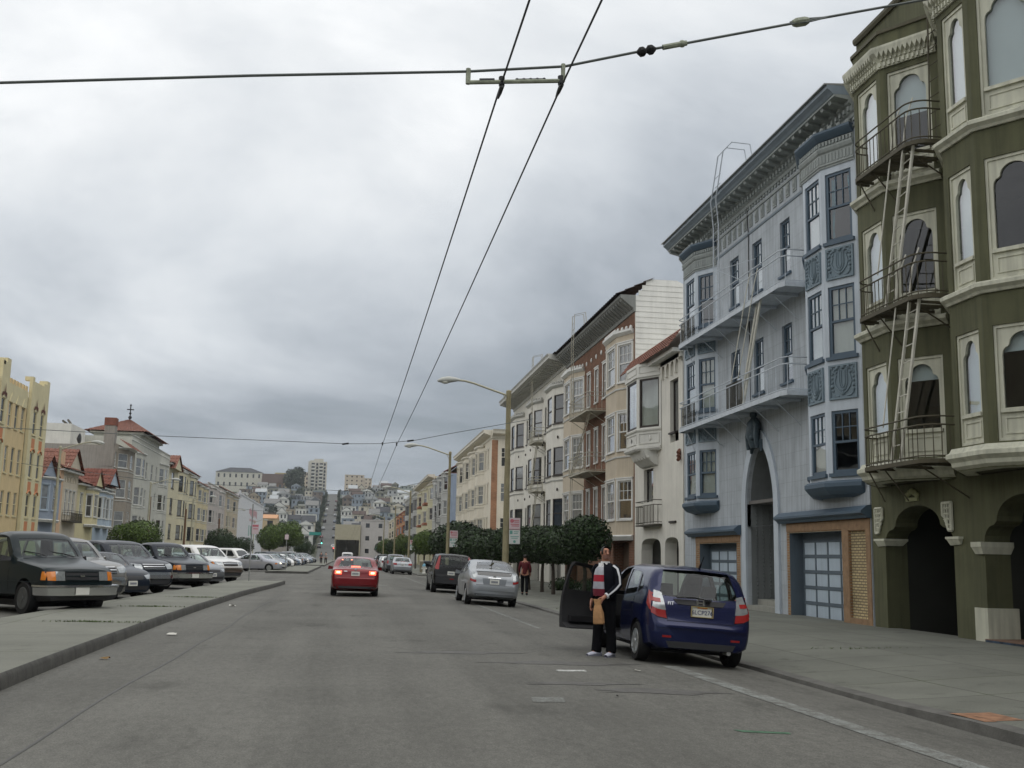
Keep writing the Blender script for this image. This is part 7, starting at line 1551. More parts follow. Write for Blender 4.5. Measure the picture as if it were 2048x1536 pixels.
tree('huge dark tree on the hill crest left of the balcony tower', big, -43.5, 893, 49, 12, .6); 
tr_ = random.Random(8)
for i in range(30):
    y = 470+i*14; sd_ = -1 if i % 2 else 1; s = tr_.uniform(.55, .95)
    tree(f"dark street tree {('first', 'second', 'third', 'fourth', 'fifth', 'sixth', 'seventh', 'eighth', 'ninth', 'tenth', 'eleventh', 'twelfth', 'thirteenth', 'fourteenth', 'fifteenth')[i//2]} up the {'left' if sd_ < 0 else 'right'} side of the steep street", ch_[i % 3], hx(y)+sd_*(5.3+tr_.uniform(-.5, .8)), y, hill_z(hx(y), y), 4.2*s, .2, 'trees lining the steep street', sc=(s*.75, s*.75, s), rz=i)
for i in range(22):
    sd_ = -1 if i % 2 else 1; y = 460+i*20; x = hx(y)+sd_*tr_.uniform(14, 40); s = tr_.uniform(.7, 1.2)
    tree(f"hillside tree among the houses {'left' if sd_ < 0 else 'right'} of the steep street, {('lowest', 'second', 'third', 'fourth', 'fifth', 'sixth', 'seventh', 'eighth', 'ninth', 'tenth', 'highest')[i//2]}", ch_[(i+1) % 3], x, y-7, hill_z(x, y-7), 5*s, .25, 'trees among the hillside houses', sc=(s, s, s), rz=i)
# ================================================================== STREET FURNITURE
POLE = mat('beige_pole_paint', srgb(150, 142, 112), .7, var=.25, scale=2.5, streak=.2); POLEL = mat('pale_pole_paint', srgb(176, 172, 150), .65, var=.2, scale=2); WOOD = mat('dark_wood_pole', srgb(66, 58, 50), .9, var=.3, scale=3)
LHEAD = mat('lamp_head_grey', srgb(178, 180, 174), .5, var=.05)
def lamp(label, x, y, sx, h=8.75, reach=2.55, group='street lamps', tk=.85):
    o = thing('street_lamp', label, 'street lamp', (x, y, 0), 0, group)
    m = MB(); m.lathe([(.20*tk, 0), (.20*tk, .35), (.155*tk, .45), (.14*tk, 1), (.10*tk, h-.1), (.115*tk, h-.05), (.115*tk, h+.1), (.06, h+.14), (0, h+.15)], (0, 0, 0), 14); m.build('pole', POLE if sx < 0 else POLEL, o, smooth=50)
    m = MB(); r = reach; m.tube([(0, 0, h-.12), (sx*.35*r, 0, h+.16), (sx*.62*r, 0, h+.38), (sx*.78*r, 0, h+.47), (sx*.95*r, 0, h+.49)], .045, 8); m.tube([(0, 0, h-.55), (sx*.25, 0, h-.05)], .02, 5); m.build('arm', POLEL, o, smooth=60)
    m = MB(); m.tube([(sx*.86*r, 0, h+.50), (sx*.94*r, 0, h+.51), (sx*1.05*r, 0, h+.50), (sx*1.17*r, 0, h+.46), (sx*1.25*r, 0, h+.42)], [.05, .10, .15, .13, .05], 10); hd = m.build('lamp_head', LHEAD, o, smooth=60)
    m = MB(); m.ball((sx*1.12*r, 0, h+.38), .14, 10, 6, (1.3, .9, .6)); m.build('lamp_lens', mat('lamp_glass', srgb(200, 200, 190), .2, var=.1), hd, smooth=80); return o
L1 = lamp('beige street lamp behind the silver hatchback, nearest on the right pavement', 6.85, 46.8, -1, tk=1.05); 
lamp('second beige street lamp on the right pavement, above the dark round trees', 6.85, 74.3, -1, 8.6); lamp('third street lamp on the right pavement, past the side street', 6.85, 121, -1, 8.6); lamp('fourth street lamp on the right pavement, far down the row', 6.85, 158, -1, 8.6); lamp('last street lamp on the right before the crossing', 6.85, 205, -1, 8.6)
lamp('street lamp in front of the cream house with the peach strip', -20.75, 81.6, 1, 8.75, 2.4); lamp('street lamp in front of the pale grey tower building', -20.75, 118.5, 1, 8.6, 2.4); lamp('street lamp in front of the butter yellow building', -20.75, 151, 1, 8.5, 2.4); lamp('street lamp in front of the grey white block on the left', -20.75, 195, 1, 8.5, 2.4); lamp('street lamp in front of the blank white wall', -20.75, 250, 1, 8.5, 2.4)
o = thing('utility_pole', 'thin dark wooden pole rising from the round trees beside the lamp post', 'pole', (8.35, 57, 0)); m = MB(); m.lathe([(.11, 0), (.09, 6.2), (0, 6.25)], (0, 0, 0), 10); m.build('post', WOOD, o)
for i, (x, y, h) in enumerate(((-20.9, 119.6, 7.2), (-20.9, 146, 7.0), (-20.9, 184, 7.0))):
    o = thing('utility_pole', ('brown wooden pole against the pale grey tower building', 'brown wooden pole by the butter yellow building', 'brown wooden pole by the grey white block')[i], 'pole', (x, y, 0), 0, 'wooden poles on the far pavement'); m = MB(); m.lathe([(.16, 0), (.13, h), (0, h+.05)], (0, 0, 0), 9); m.build('post', mat('brown_pole', srgb(112, 84, 62), .9, var=.3), o)
# parking signs
SGW = mat('sign_white', srgb(206, 208, 206), .5, var=.08); SGP = mat('sign_pink_white', srgb(204, 186, 190), .5, var=.1); SGR = mat('sign_red', srgb(184, 104, 114), .5, var=.12); SGG = mat('sign_green', srgb(104, 158, 148), .5, var=.12)
def sign_boards(o, x, zt, w, h1, h2, y=-.14):
    m = MB(); m.box(x, y, zt-h1, x+w, y+.012, zt); b = m.build('sign_board', SGP, o); m = MB()
    m.lathe([(.055, -.004), (.085, -.004), (.085, .0), (.055, .0)], (x+.12, y, zt-.13), 16, 'y'); m.tube([(x+.06, y-.003, zt-.19), (x+.18, y-.003, zt-.07)], .009, 4)
    for z, a in ((.09, .2), (.16, .22), (.26, .06), (.33, .10)): m.box(x+a, y-.004, zt-z-.035, x+w-.05, y-.001, zt-z)
    m.box(x+.02, y-.004, zt-h1+.015, x+w-.02, y-.001, zt-h1+.03); m.build('lettering', SGR, b)
    m = MB(); m.box(x, y, zt-h1-.02-h2, x+w, y+.012, zt-h1-.02); b = m.build('sign_board', SGW, o); m = MB(); zz = zt-h1-.02
    m.box(x+.03, y-.004, zz-.18, x+.15, y-.001, zz-.03)
    for z, a, e in ((.06, .2, .06), (.13, .2, .1), (.27, .06, .05), (.34, .1, .1)): m.box(x+a, y-.004, zz-z-.03, x+w-e, y-.001, zz-z)
    m.lathe([(.04, -.004), (.06, -.004), (.06, 0), (.04, 0)], (x+w*.5, y, zz-h2+.1), 12, 'y'); m.build('lettering', SGG, b)
o = thing('parking_sign', 'pink and white parking boards over a green lettered one on the nearest lamp post', 'sign', (6.85, 46.8, 0), 0, None); sign_boards(o, .12, 3.24, .48, .50, .60)
for i, (x, y) in enumerate(((6.85, 74.3), (6.85, 121))): o = thing('parking_sign', ('white parking boards on the second right hand lamp post', 'white parking boards on the third right hand lamp post')[i], 'sign', (x, y, 0)); sign_boards(o, .12, 3.3, .55, .5, .6)
o = thing('parking_sign', 'small red and white sign on a thin post at the end of the near median', 'sign', (-4.6, 54.2, .17)); m = MB(); m.lathe([(.03, 0), (.03, 3.7), (0, 3.71)], (0, 0, 0), 8); m.build('post', GALV, o); m = MB(); m.box(.02, -.05, 2.25, .34, -.035, 2.72); b = m.build('sign_board', SGP, o); m = MB(); m.box(.04, -.055, 2.60, .32, -.051, 2.69); m.box(.07, -.055, 2.48, .30, -.051, 2.52); m.build('lettering', SGR, b)
o = thing('parking_sign', 'thin bare signpost at the start of the second median strip', 'sign', (-4.9, 91.5, .17)); m = MB(); m.lathe([(.03, 0), (.03, 3.0), (0, 3.01)], (0, 0, 0), 8); m.build('post', GALV, o); m = MB(); m.box(-.15, -.05, 2.5, .15, -.035, 2.9); m.build('sign_board', SGP, o)
# traffic lights at the far crossing
GRNL = lamp_mat('green_signal', (.15, .95, .70), 4.0); REDL = lamp_mat('red_signal', (1., .10, .08), 3.5)
for i, (x, y, z, c) in enumerate(((-23.4, 330, 4.7, 'g'), (-12.0, 330, 3.3, 'r'), (-7.4, 331, 5.3, 'g'), (-3.8, 329, 3.05, 'r'), (8.8, 330, 4.1, 'g'), (-13.6, 332, 3.4, 'r'))):
    o = thing('traffic_light', ('green traffic light at the far left corner of the crossing', 'red traffic light low on the left of the crossing', 'green traffic light hanging high over the crossing', 'red traffic light beside the tan shop', 'green traffic light at the right corner of the crossing', 'dim red traffic light just left of the low red one')[i], 'traffic light', (x, y, 0), 0, 'traffic lights at the far crossing')
    m = MB(); m.lathe([(.09, 0), (.07, z-.2), (0, z)], (0, .2, 0), 8); m.build('post', GALV, o); m = MB(); m.box(-.22, -.1, z-.75, .22, .15, z+.65); m.build('signal_head', DARK, o)
    on = z+.38 if c == 'r' else z-.45
    for zz in (z+.38, z-.03, z-.45):
        m = MB(); m.ball((0, -.11, zz), .17 if zz == on else .14, 10, 6, (1, .4, 1)); m.build('signal_lens', (REDL if c == 'r' else GRNL) if zz == on else BLACK, o)
o = thing('street_name_sign', 'teal street name board hanging over the far crossing', 'sign', (-9.3, 331, 0)); m = MB(); m.box(-1.9, -.05, 7.2, 1.6, .0, 8.1); m.build('sign_board', mat('teal_sign', srgb(40, 132, 122), .5, var=.1), o); m = MB(); m.tube([(1.9, .1, 0), (1.9, .1, 7.9), (-1.9, .1, 8.2)], .08, 7); m.build('post', GALV, o)
# hydrant and bins
o = thing('fire_hydrant', 'white fire hydrant with a pale blue cap by the side street', 'hydrant', (6.95, 97.6, .0)); m = MB(); m.lathe([(.17, 0), (.17, .06), (.13, .1), (.13, .55), (.17, .58), (.17, .62), (.12, .64)], (0, 0, 0), 14); m.lathe([(.07, -.26), (.07, .26)], (0, 0, .45), 10, 'x'); m.build('barrel', WHT2, o, smooth=40); m = MB(); m.lathe([(.17, .62), (.17, .70), (.12, .80), (.05, .85), (.05, .90), (0, .9)], (0, 0, 0), 14); m.build('cap', paint('hydrant_blue', 110, 160, 182, .5), o, smooth=40)
for i, (x, y, m_) in enumerate(((7.4, 100.5, paint('beige_bin', 150, 144, 124, .6)), (7.3, 98.9, mat('dark_bin', srgb(52, 54, 56), .6, var=.1)), (7.2, 103, MATS['beige_bin']))):
    o = thing('wheelie_bin', ('beige bin behind the hydrant', 'dark grey bin right next to the hydrant', 'beige bin farther along the pavement past the hydrant')[i], 'bin', (x, y, .03), 0, 'bins by the side street'); m = MB(); m.hexa([(-.25, -.28, 0), (.25, -.28, 0), (.25, .28, 0), (-.25, .28, 0), (-.3, -.34, 1.0), (.3, -.34, 1.0), (.3, .34, 1.0), (-.3, .34, 1.0)]); m.build('bin_body', m_, o); m = MB(); m.hexa([(-.32, -.37, 1.0), (.32, -.37, 1.0), (.32, .36, 1.0), (-.32, .36, 1.0), (-.3, -.3, 1.06), (.3, -.3, 1.06), (.3, .36, 1.1), (-.3, .36, 1.1)]); m.build('lid', m_, o)
# ------------------------------------------------------------------ overhead wires
WIRE = mat('dark_wire', (.035, .037, .04), .6, var=0); WIREG = mat('grey_cable', srgb(92, 98, 96), .6, var=.2, scale=9)
for i, x in enumerate((1.165, 1.69)):
    m = MB(); m.tube([(x+.0006*y*0, y, 5.6-.10*math.sin(math.pi*(((y-8.8) % 31.5)/31.5))**1 if y < 300 else 5.6) for y in [-16, -6, 0]+[4.8+4*k for k in range(0, 80)]], .009, 6)
    tag(m.build('trolley_wire', WIRE), ('left hand overhead trolley wire running along the street', 'right hand overhead trolley wire running along the street')[i], 'wire', 'overhead trolley wires')
o = thing('span_wire', 'thick span wire across the street overhead with a hanger bar and insulators', 'wire', (0, 8.77, 0)); m = MB()
m.tube([(-20.5, 0, 7.2), (-14, 0, 5.9), (-9, 0, 5.3), (-5, 0, 5.17), (-2.94, 0, 5.23), (-.97, 0, 5.47), (.87, 0, 5.675), (1.72, 0, 5.80), (2.45, 0, 6.02), (2.78, 0, 6.11), (3.93, 0, 6.44), (4.93, 0, 6.72), (6.9, 0, 7.28)], .012, 6); m.build('cable', WIREG, o)
m = MB(); m.tube([(.88, 0, 5.575), (1.72, 0, 5.665)], .02, 8); m.tube([(.87, 0, 5.70), (.87, 0, 5.56)], .022, 7); m.tube([(1.71, 0, 5.82), (1.71, 0, 5.66)], .02, 7); m.build('hanger_bar', mat('weathered_fibreglass', srgb(150, 156, 138), .7, var=.35, scale=14), o)
for x, z in ((1.165, 5.6), (1.69, 5.655)): m = MB(); m.tube([(x, 0, z+.05), (x, 0, z-.03), (x, -.04, z-.045), (x, .10, z-.05), (x, .22, z-.05)], [.028, .026, .022, .018, .008], 7); m.build('wire_clamp', WIRE, o)
m = MB(); m.tube([(.97, 0, 5.60), (1.10, 0, 5.613)], .02, 7); m.tube([(1.3, 0, 5.634), (1.55, 0, 5.661)], .013, 6); [m.ball((1.3+.06*k, 0, 5.634+.0065*k), .019, 6, 4) for k in range(5)]; m.build('tape_wrap', WIRE, o)
m = MB(); m.tube([(2.38, 0, 5.995), (2.41, 0, 6.0), (2.44, 0, 6.01), (2.465, 0, 6.018), (2.49, 0, 6.027), (2.52, 0, 6.035), (2.55, 0, 6.045)], [.015, .045, .045, .02, .045, .045, .018], 9); m.build('strain_insulator', BLACK, o)
m = MB(); m.tube([(2.62, 0, 6.065), (2.84, 0, 6.128)], .026, 8); m.ball((2.80, 0, 6.117), .034, 8, 5); m.tube([(3.86, 0, 6.42), (3.90, 0, 6.432), (3.97, 0, 6.45), (4.01, 0, 6.465)], [.03, .046, .046, .03], 8); m.build('insulator', MATS['weathered_fibreglass'], o)
m = MB(); m.tube([(3.84, .02, 6.44), (4.02, .05, 6.51), (4.22, 0, 6.52)], .007, 5); m.tube([(3.84, -.02, 6.40), (4.02, -.05, 6.43), (4.22, 0, 6.52)], .007, 5); m.build('cable_loop', WIREG, o)
for n, Y_, pts, lab in (('span_wire', 40.2, [(-20.5, 6.6), (-12.4, 5.72), (-7, 5.62), (-.2, 5.57), (1.1, 5.62), (2.4, 5.8), (3.7, 6.1), (6.85, 6.78)], 'second span wire crossing the street near the nearest lamp post'), ('span_wire', 71.7, [(-20.5, 6.8), (-12, 5.9), (0, 5.65), (1.5, 5.66), (3, 5.9), (6.85, 6.9)], 'third span wire crossing above the black sport utility car'), ('span_wire', 118, [(-20.5, 7.2), (-10, 6), (0, 5.65), (1.5, 5.66), (6.85, 7.0)], 'far span wire crossing past the side street')):
    o = thing(n, lab, 'wire', (0, Y_, 0)); m = MB(); m.tube([(x, 0, z) for x, z in pts], .012 if Y_ < 60 else .016, 5); m.build('cable', WIREG, o); m = MB()
    for x, z in ((-.2, pts[3][1] if len(pts) > 6 else 5.66), (2.2, 5.77)): m.tube([(x-.12, 0, z-.02), (x+.12, 0, z+.02)], .035, 6)
    for x in (1.165, 1.69): m.tube([(x, 0, 5.68), (x, 0, 5.56)], .03, 6)
    m.build('insulator', BLACK, o)
# litter on the road and weeds in the median joints
PAPER = mat('litter_paper', srgb(196, 194, 186), .8, var=.1); rr = random.Random(4)
for i, (x, y, c, s, lab) in enumerate(((-3.05, 20.6, PAPER, .13, 'scrap of white paper in the gutter by the median'), (-3.1, 31.8, PAPER, .16, 'pale scrap of paper farther along the median gutter'), (-3.25, 16.0, mat('dead_leaf', srgb(120, 96, 60), .8), .1, 'brown dead leaf in the median gutter'), (4.05, 14.9, PAPER, .07, 'crumpled wrapper on the road behind the blue hatchback'), (3.05, 12.0, mat('dark_litter', (.03, .028, .025), .8), .045, 'small dark lump on the road near the parking line'), (.3, 47, PAPER, .2, 'white speck of litter left of the red sedan'))):
    m = MB(); m.grid([[(x+(a-1)*s*.6+rr.uniform(-.02, .02), y+(b-1)*s*.5+rr.uniform(-.02, .02), zroad(x)+.012+s*.35*rr.random()) for b in range(3)] for a in range(3)]); tag(m.build('litter', c), lab, 'litter', None, 'thing')
GR = mat('weed_green', (.075, .115, .03), .7, var=.3, island=.4)
def weeds(name, spots, n, h, lab):
    m = MB()
    for x0, x1, y, z in spots:
        for _ in range(n):
            x = (x0+x1)/2+(x1-x0)*.5*max(-1.3, min(1.3, rr.gauss(0, .45)+.5*math.sin(_*.5)*rr.random())); yy = y+rr.gauss(0, .035); a = rr.uniform(0, 6.28); q = h*rr.uniform(.4, 1); m.add([(x-.012*math.cos(a), yy-.012*math.sin(a), z), (x+.012*math.cos(a), yy+.012*math.sin(a), z), (x+rr.gauss(0, .025), yy+rr.gauss(0, .025), z+q)], [(0, 1, 2)])
    o = m.build(name, GR); o['kind'] = 'stuff'; return o
weeds('weeds', [(-5.3, -3.9, 21.4, .175), (-6.2, -4.9, 15.3, .175), (-5.2, -4.0, 27.5, .175), (-5.0, -3.7, 33.5, .175)], 190, .045, '')
weeds('weeds', [(9.0, 9.4, 12.2, -.0), (8.2, 8.5, 11.0, -.01), (8.45, 8.8, 10.5, -.0), (8.4, 10.2, 18.3, .04)], 60, .06, '')
weeds('weeds', [(6.5, 7.1, 33.0, .0), (6.5, 7.3, 30.6, .0)], 160, .09, '')
# ================================================================== PEOPLE
SKIN = mat('skin', srgb(178, 128, 106), .55, var=.12, scale=14, spec=.3); HAIR = mat('dark_hair', (.014, .011, .010), .6, var=.3, scale=40); JACK = mat('navy_track_jacket', (.007, .008, .013), .8, var=.25, scale=9, spec=.08); TROU = mat('black_trousers', (.007, .0075, .009), .9, var=.3, scale=7, spec=.08); SHOE = mat('white_trainers', srgb(190, 192, 206), .6, var=.15, scale=12)
m, t, p = node_mat('striped_rugby_shirt'); co = nd('ShaderNodeTexCoord', t).outputs['Object']; s_ = nd('ShaderNodeSeparateXYZ', t); lk(co, s_.inputs[0], t)
mr = nd('ShaderNodeMapRange', t); mr.inputs['From Min'].default_value = .9; mr.inputs['From Max'].default_value = 1.5; lk(s_.outputs[2], mr.inputs['Value'], t)
cr2 = nd('ShaderNodeValToRGB', t); cr2.color_ramp.interpolation = 'CONSTANT'; lk(mr.outputs[0], cr2.inputs[0], t); e = cr2.color_ramp.elements
e[0].position = 0; e[0].color = (.16, .012, .03, 1); e[1].position = .27; e[1].color = (.36, .37, .42, 1)
for q, c in ((.46, (.34, .012, .03, 1)), (.64, (.40, .41, .45, 1)), (.90, (.30, .014, .03, 1))): x = e.new(q); x.color = c
f = NZ(t, co, 9, 4, .6, .3, .7, .8, 1.1); lk(SCL(t, cr2.outputs[0], f), p.inputs['Base Color'], t); p.inputs['Roughness'].default_value = .85; SHIRT = m
def skin_mesh(name, verts, edges, m, parent, sub=2, root=0):
    me = bpy.data.meshes.new(name); me.from_pydata([v[:3] for v in verts], edges, []); o = bpy.data.objects.new(name, me); COL.objects.link(o)
    md = o.modifiers.new('s', 'SKIN'); md.use_smooth_shade = True
    if not me.skin_vertices: bpy.context.view_layer.objects.active = o
    for i, v in enumerate(verts):
        sv = me.skin_vertices[0].data[i]; sv.radius = (v[3], v[4] if len(v) > 4 else v[3]); sv.use_root = (i == root)
    md2 = o.modifiers.new('u', 'SUBSURF'); md2.levels = sub; md2.render_levels = sub
    dg = bpy.context.evaluated_depsgraph_get(); dg.update(); nm = bpy.data.meshes.new_from_object(o.evaluated_get(dg)); o.modifiers.clear(); o.data = nm; bpy.data.meshes.remove(me)
    nm.name = name; nm.materials.clear(); nm.materials.append(m); nm.polygons.foreach_set('use_smooth', [True]*len(nm.polygons)); o.parent = parent; return o
def chain(V, E_, pts, start=None):
    prev = start
    for q in pts:
        V.append(q); i = len(V)-1
        if prev is not None: E_.append((prev, i))
        prev = i
    return prev
def hand(V, E_, wrist_i, w, d, up, side, curl=.5):
    # palm then five fingers; w wrist point, d hand direction, up = palm normal (back of hand), side = towards the thumb
    w, d, up, side = Vector(w), Vector(d).normalized(), Vector(up).normalized(), Vector(side).normalized(); P = lambda v, r, r2=None: (*v, r, r2 or r)
    pm = chain(V, E_, [P(w+d*.045, .030, .018), P(w+d*.085, .030, .016)], wrist_i)
    for k, (o_, L_) in enumerate(((.030, .070), (.011, .080), (-.009, .074), (-.028, .058))):
        b = w+d*.092+side*o_; d1 = (d-up*curl*.5).normalized(); d2 = (d-up*curl*1.6).normalized(); c = b+d1*L_*.5; chain(V, E_, [P(b, .0092), P(c, .0085), P(c+d2*L_*.5, .007)], pm)
    chain(V, E_, [P(w+d*.03+side*.034, .012), P(w+d*.06+side*.052-up*.012, .0105), P(w+d*.088+side*.05-up*.022, .0085)], wrist_i)
man = thing('person', 'man in dark track jacket and striped rugby shirt standing by the open car door', 'person', (4.16, 17.25, zroad(4.16)), R_(-46))
Vt = []; Et = []
top = chain(Vt, Et, [(0, .0, .93, .15, .12), (0, -.01, 1.10, .155, .13), (0, -.005, 1.28, .16, .12), (0, .012, 1.38, .105, .08), (0, .015, 1.475, .058, .06)])
neck = chain(Vt, Et, [(.006, .002, 1.54, .056, .062), (.016, -.012, 1.60, .066, .082), (.02, -.008, 1.66, .070, .088), (.018, .0, 1.715, .052, .066)], top)
WR_R = (-.255, .005, .865); WR_L = (.125, -.235, .93)
a = chain(Vt, Et, [(-.150, .015, 1.36, .048), (-.235, .095, 1.13, .043), (-.25, .05, .95, .034), (*WR_R, .028, .022)], 3); hand(Vt, Et, a, WR_R, (-.05, -.12, -1), (-1, 0, .1), (.1, -1, -.1), .5)
a = chain(Vt, Et, [(.150, .015, 1.36, .048), (.245, -.0, 1.13, .043), (.185, -.14, 1.0, .034), (*WR_L, .028, .022)], 3); hand(Vt, Et, a, WR_L, (-.35, -.55, -.75), (.6, -.7, .35), (-.6, -.5, .6), 1.0)
for sd, fx, fy in ((-1, -.135, -.06), (1, .115, -.02)):
    chain(Vt, Et, [(sd*.095, 0, .86, .085), (sd*.105, -.02, .50, .056), (fx, fy+.06, .10, .04), (fx+sd*.015, fy-.05, .055, .035, .03)], 0)
body = skin_mesh('body', Vt, Et, SKIN, man)
# face and hair, turned to the man's left
fc = Matrix.Rotation(R_(52), 4, 'Z'); FO = Vector((.018, -.008, 1.635))
def fpt(x, y, z): return FO+fc @ Vector((x, y, z))
g = MB(); g.hexa([fpt(-.013, -.083, -.022), fpt(.013, -.083, -.022), fpt(.009, -.075, .03), fpt(-.009, -.075, .03), fpt(-.012, -.112, -.02), fpt(.012, -.112, -.02), fpt(.006, -.088, .03), fpt(-.006, -.088, .03)])
for s in (-1, 1): g.ball(fpt(s*.077, .005, -.0), .026, 8, 6, (.45, .8, 1.2))
g.build('nose_and_ears', SKIN, body, smooth=70)
g = MB()
for s in (-1, 1): g.ball(fpt(s*.030, -.079, .018), .0125, 8, 5, (1.2, .8, .7)); g.tube([fpt(s*.014, -.088, .034), fpt(s*.03, -.088, .040), fpt(s*.047, -.078, .034)], .005, 5)
g.build('eyes_and_brows', HAIR, body); g = MB(); g.tube([fpt(-.026, -.079, -.05), fpt(0, -.088, -.048), fpt(.026, -.079, -.05)], .006, 5); g.build('mouth', mat('lips', srgb(130, 80, 72), .5), body)
g = MB(); rows = []
for i in range(9):
    t_ = i/8*math.pi*.62; rows.append([fpt(math.sin(t_)*.083*math.cos(q), .006+math.sin(t_)*.102*math.sin(q), .012+.098*math.cos(t_)-(.0 if math.sin(q) > -.3 else .0)) for q in [R_(-38+256*k/18) for k in range(19)]])
g.grid(rows); g.build('hair', HAIR, body, smooth=80)
g = MB(); rows = [[fpt(math.cos(q)*.071, math.sin(q)*.086-.004, z) for q in [R_(200+140*k/12) for k in range(13)]] for z in (-.09, -.075, -.055, -.035)]; g.grid(rows); g.build('stubble', mat('stubble', srgb(126, 92, 80), .7, var=.2, scale=60), body, smooth=80)
def ring(a, b, z, y, q0, q1, n): return [(a*math.cos(R_(q0+(q1-q0)*k/n)), y+b*math.sin(R_(q0+(q1-q0)*k/n)), z) for k in range(n+1)]
g = MB(); g.grid([ring(a, b, z, y, 0, 360, 30) for a, b, z, y in ((.186, .164, .95, -.01), (.190, .162, 1.0, -.02), (.186, .168, 1.08, -.025), (.183, .158, 1.18, -.02), (.182, .150, 1.28, -.012), (.168, .132, 1.37, .0), (.12, .10, 1.43, .01), (.075, .075, 1.46, .012))]); g.build('shirt', SHIRT, man, smooth=80)
g = MB(); g.grid([ring(a, b, z, y, 0, 360, 20) for a, b, z, y in ((.092, .085, 1.445, .008), (.078, .078, 1.475, .006), (.07, .072, 1.50, .008))]); g.hexa([(-.06, -.098, 1.40), (-.005, -.11, 1.40), (-.005, -.10, 1.39), (-.06, -.09, 1.39), (-.085, -.06, 1.475), (-.012, -.075, 1.47), (-.012, -.06, 1.46), (-.085, -.05, 1.465)]); g.hexa([(.005, -.11, 1.40), (.06, -.098, 1.40), (.06, -.09, 1.39), (.005, -.10, 1.39), (.012, -.075, 1.47), (.085, -.06, 1.475), (.085, -.05, 1.465), (.012, -.06, 1.46)]); g.build('collar', mat('white_collar', srgb(214, 214, 214), .8, var=.05), man, smooth=60)
g = MB(); JR = ((.196, .166, .90, -.012, -56, 190), (.205, .178, 1.0, -.02, -58, 190), (.205, .182, 1.10, -.024, -60, 190), (.204, .174, 1.22, -.015, -64, 192), (.205, .162, 1.32, -.006, -68, 196), (.188, .142, 1.39, .004, -72, 204), (.128, .11, 1.445, .012, -74, 218), (.09, .09, 1.475, .014, -80, 250))
g.grid([ring(a, b, z, y, q0, q1, 30) for a, b, z, y, q0, q1 in JR]); g.grid([ring(a-.012, b-.012, z, y, q0, q1, 30) for a, b, z, y, q0, q1 in JR])
SL = {'R': [(-.145, .022, 1.40), (-.198, .05, 1.355), (-.228, .085, 1.24), (-.240, .10, 1.13), (-.25, .08, 1.02), (-.253, .04, .93), (-.253, .02, .895)], 'L': [(.145, .012, 1.40), (.20, .018, 1.355), (.24, .012, 1.24), (.258, -.002, 1.13), (.228, -.075, 1.055), (.18, -.155, .985), (.155, -.195, .957)]}
rs = [.075, .080, .070, .066, .060, .052, .044]
for k in SL: g.tube(SL[k], rs, 14)
jk = g.build('jacket', JACK, man, smooth=70)
g = MB()
for k, sx in (('L', 1),):
    pts = [Vector(q) for q in SL[k]]; rows = []
    for i, q in enumerate(pts):
        tn = (pts[min(i+1, 6)]-pts[max(i-1, 0)]).normalized(); out = Vector((.80, -.6, .15)) if sx > 0 else Vector((-1, .25, .1)); out = (out-tn*out.dot(tn)).normalized(); sd = tn.cross(out).normalized(); r = rs[i]+.004
        rows.append([q+(out*math.cos(b)+sd*math.sin(b))*r for b in (-.22, -.08, .08, .22)])
    g.grid(rows)
for q, r, tn in ((SL['L'][6], .048, (-.5, -.75, -.5)),): 
    d_ = Vector(tn).normalized(); c = Vector(q); g.tube([c-d_*.022, c+d_*.006], r, 14)
g.build('sleeve_stripe', mat('white_stripe', srgb(212, 214, 218), .7, var=.05), jk, smooth=70)
V = []; E_ = []
chain(V, E_, [(0, -.005, 1.03, .165, .142), (0, .0, .90, .165, .14)])
for sd, fx, fy in ((-1, -.135, -.06), (1, .115, -.02)): chain(V, E_, [(sd*.095, 0, .78, .108), (sd*.112, -.015, .52, .090), (fx, fy+.045, .22, .085), (fx, fy+.03, .09, .09), (fx, fy+.02, .05, .09)], 1)
skin_mesh('trousers', V, E_, TROU, man)
for sd, fx, fy, an in ((-1, -.135, -.06, -18), (1, .115, -.02, 6)):
    g = MB(); Rm = Matrix.Rotation(R_(an), 3, 'Z')
    prof = [(-.09, .0, .034, .07), (-.07, .0, .044, .095), (-.02, .0, .046, .098), (.04, 0, .048, .085), (.10, 0, .050, .068), (.155, 0, .045, .055), (.19, 0, .030, .04)]
    rows = []
    for y, _, w, h in prof: rows.append([Vector((fx, fy+.03, 0))+Rm @ Vector((w*math.cos(b), -y, h*.5+h*.5*math.sin(b))) for b in [2*math.pi*k/12 for k in range(13)]])
    g.grid(rows); sh = g.build('shoe', SHOE, man, smooth=60); g = MB(); g.grid([[Vector((fx, fy+.03, 0))+Rm @ Vector((w*1.06*s, -y, z)) for s, z in ((-1, .022), (-1, -.004), (1, -.004), (1, .022))] for y, _, w, h in prof]); g.build('sole', mat('grey_sole', srgb(120, 122, 134), .7), sh)
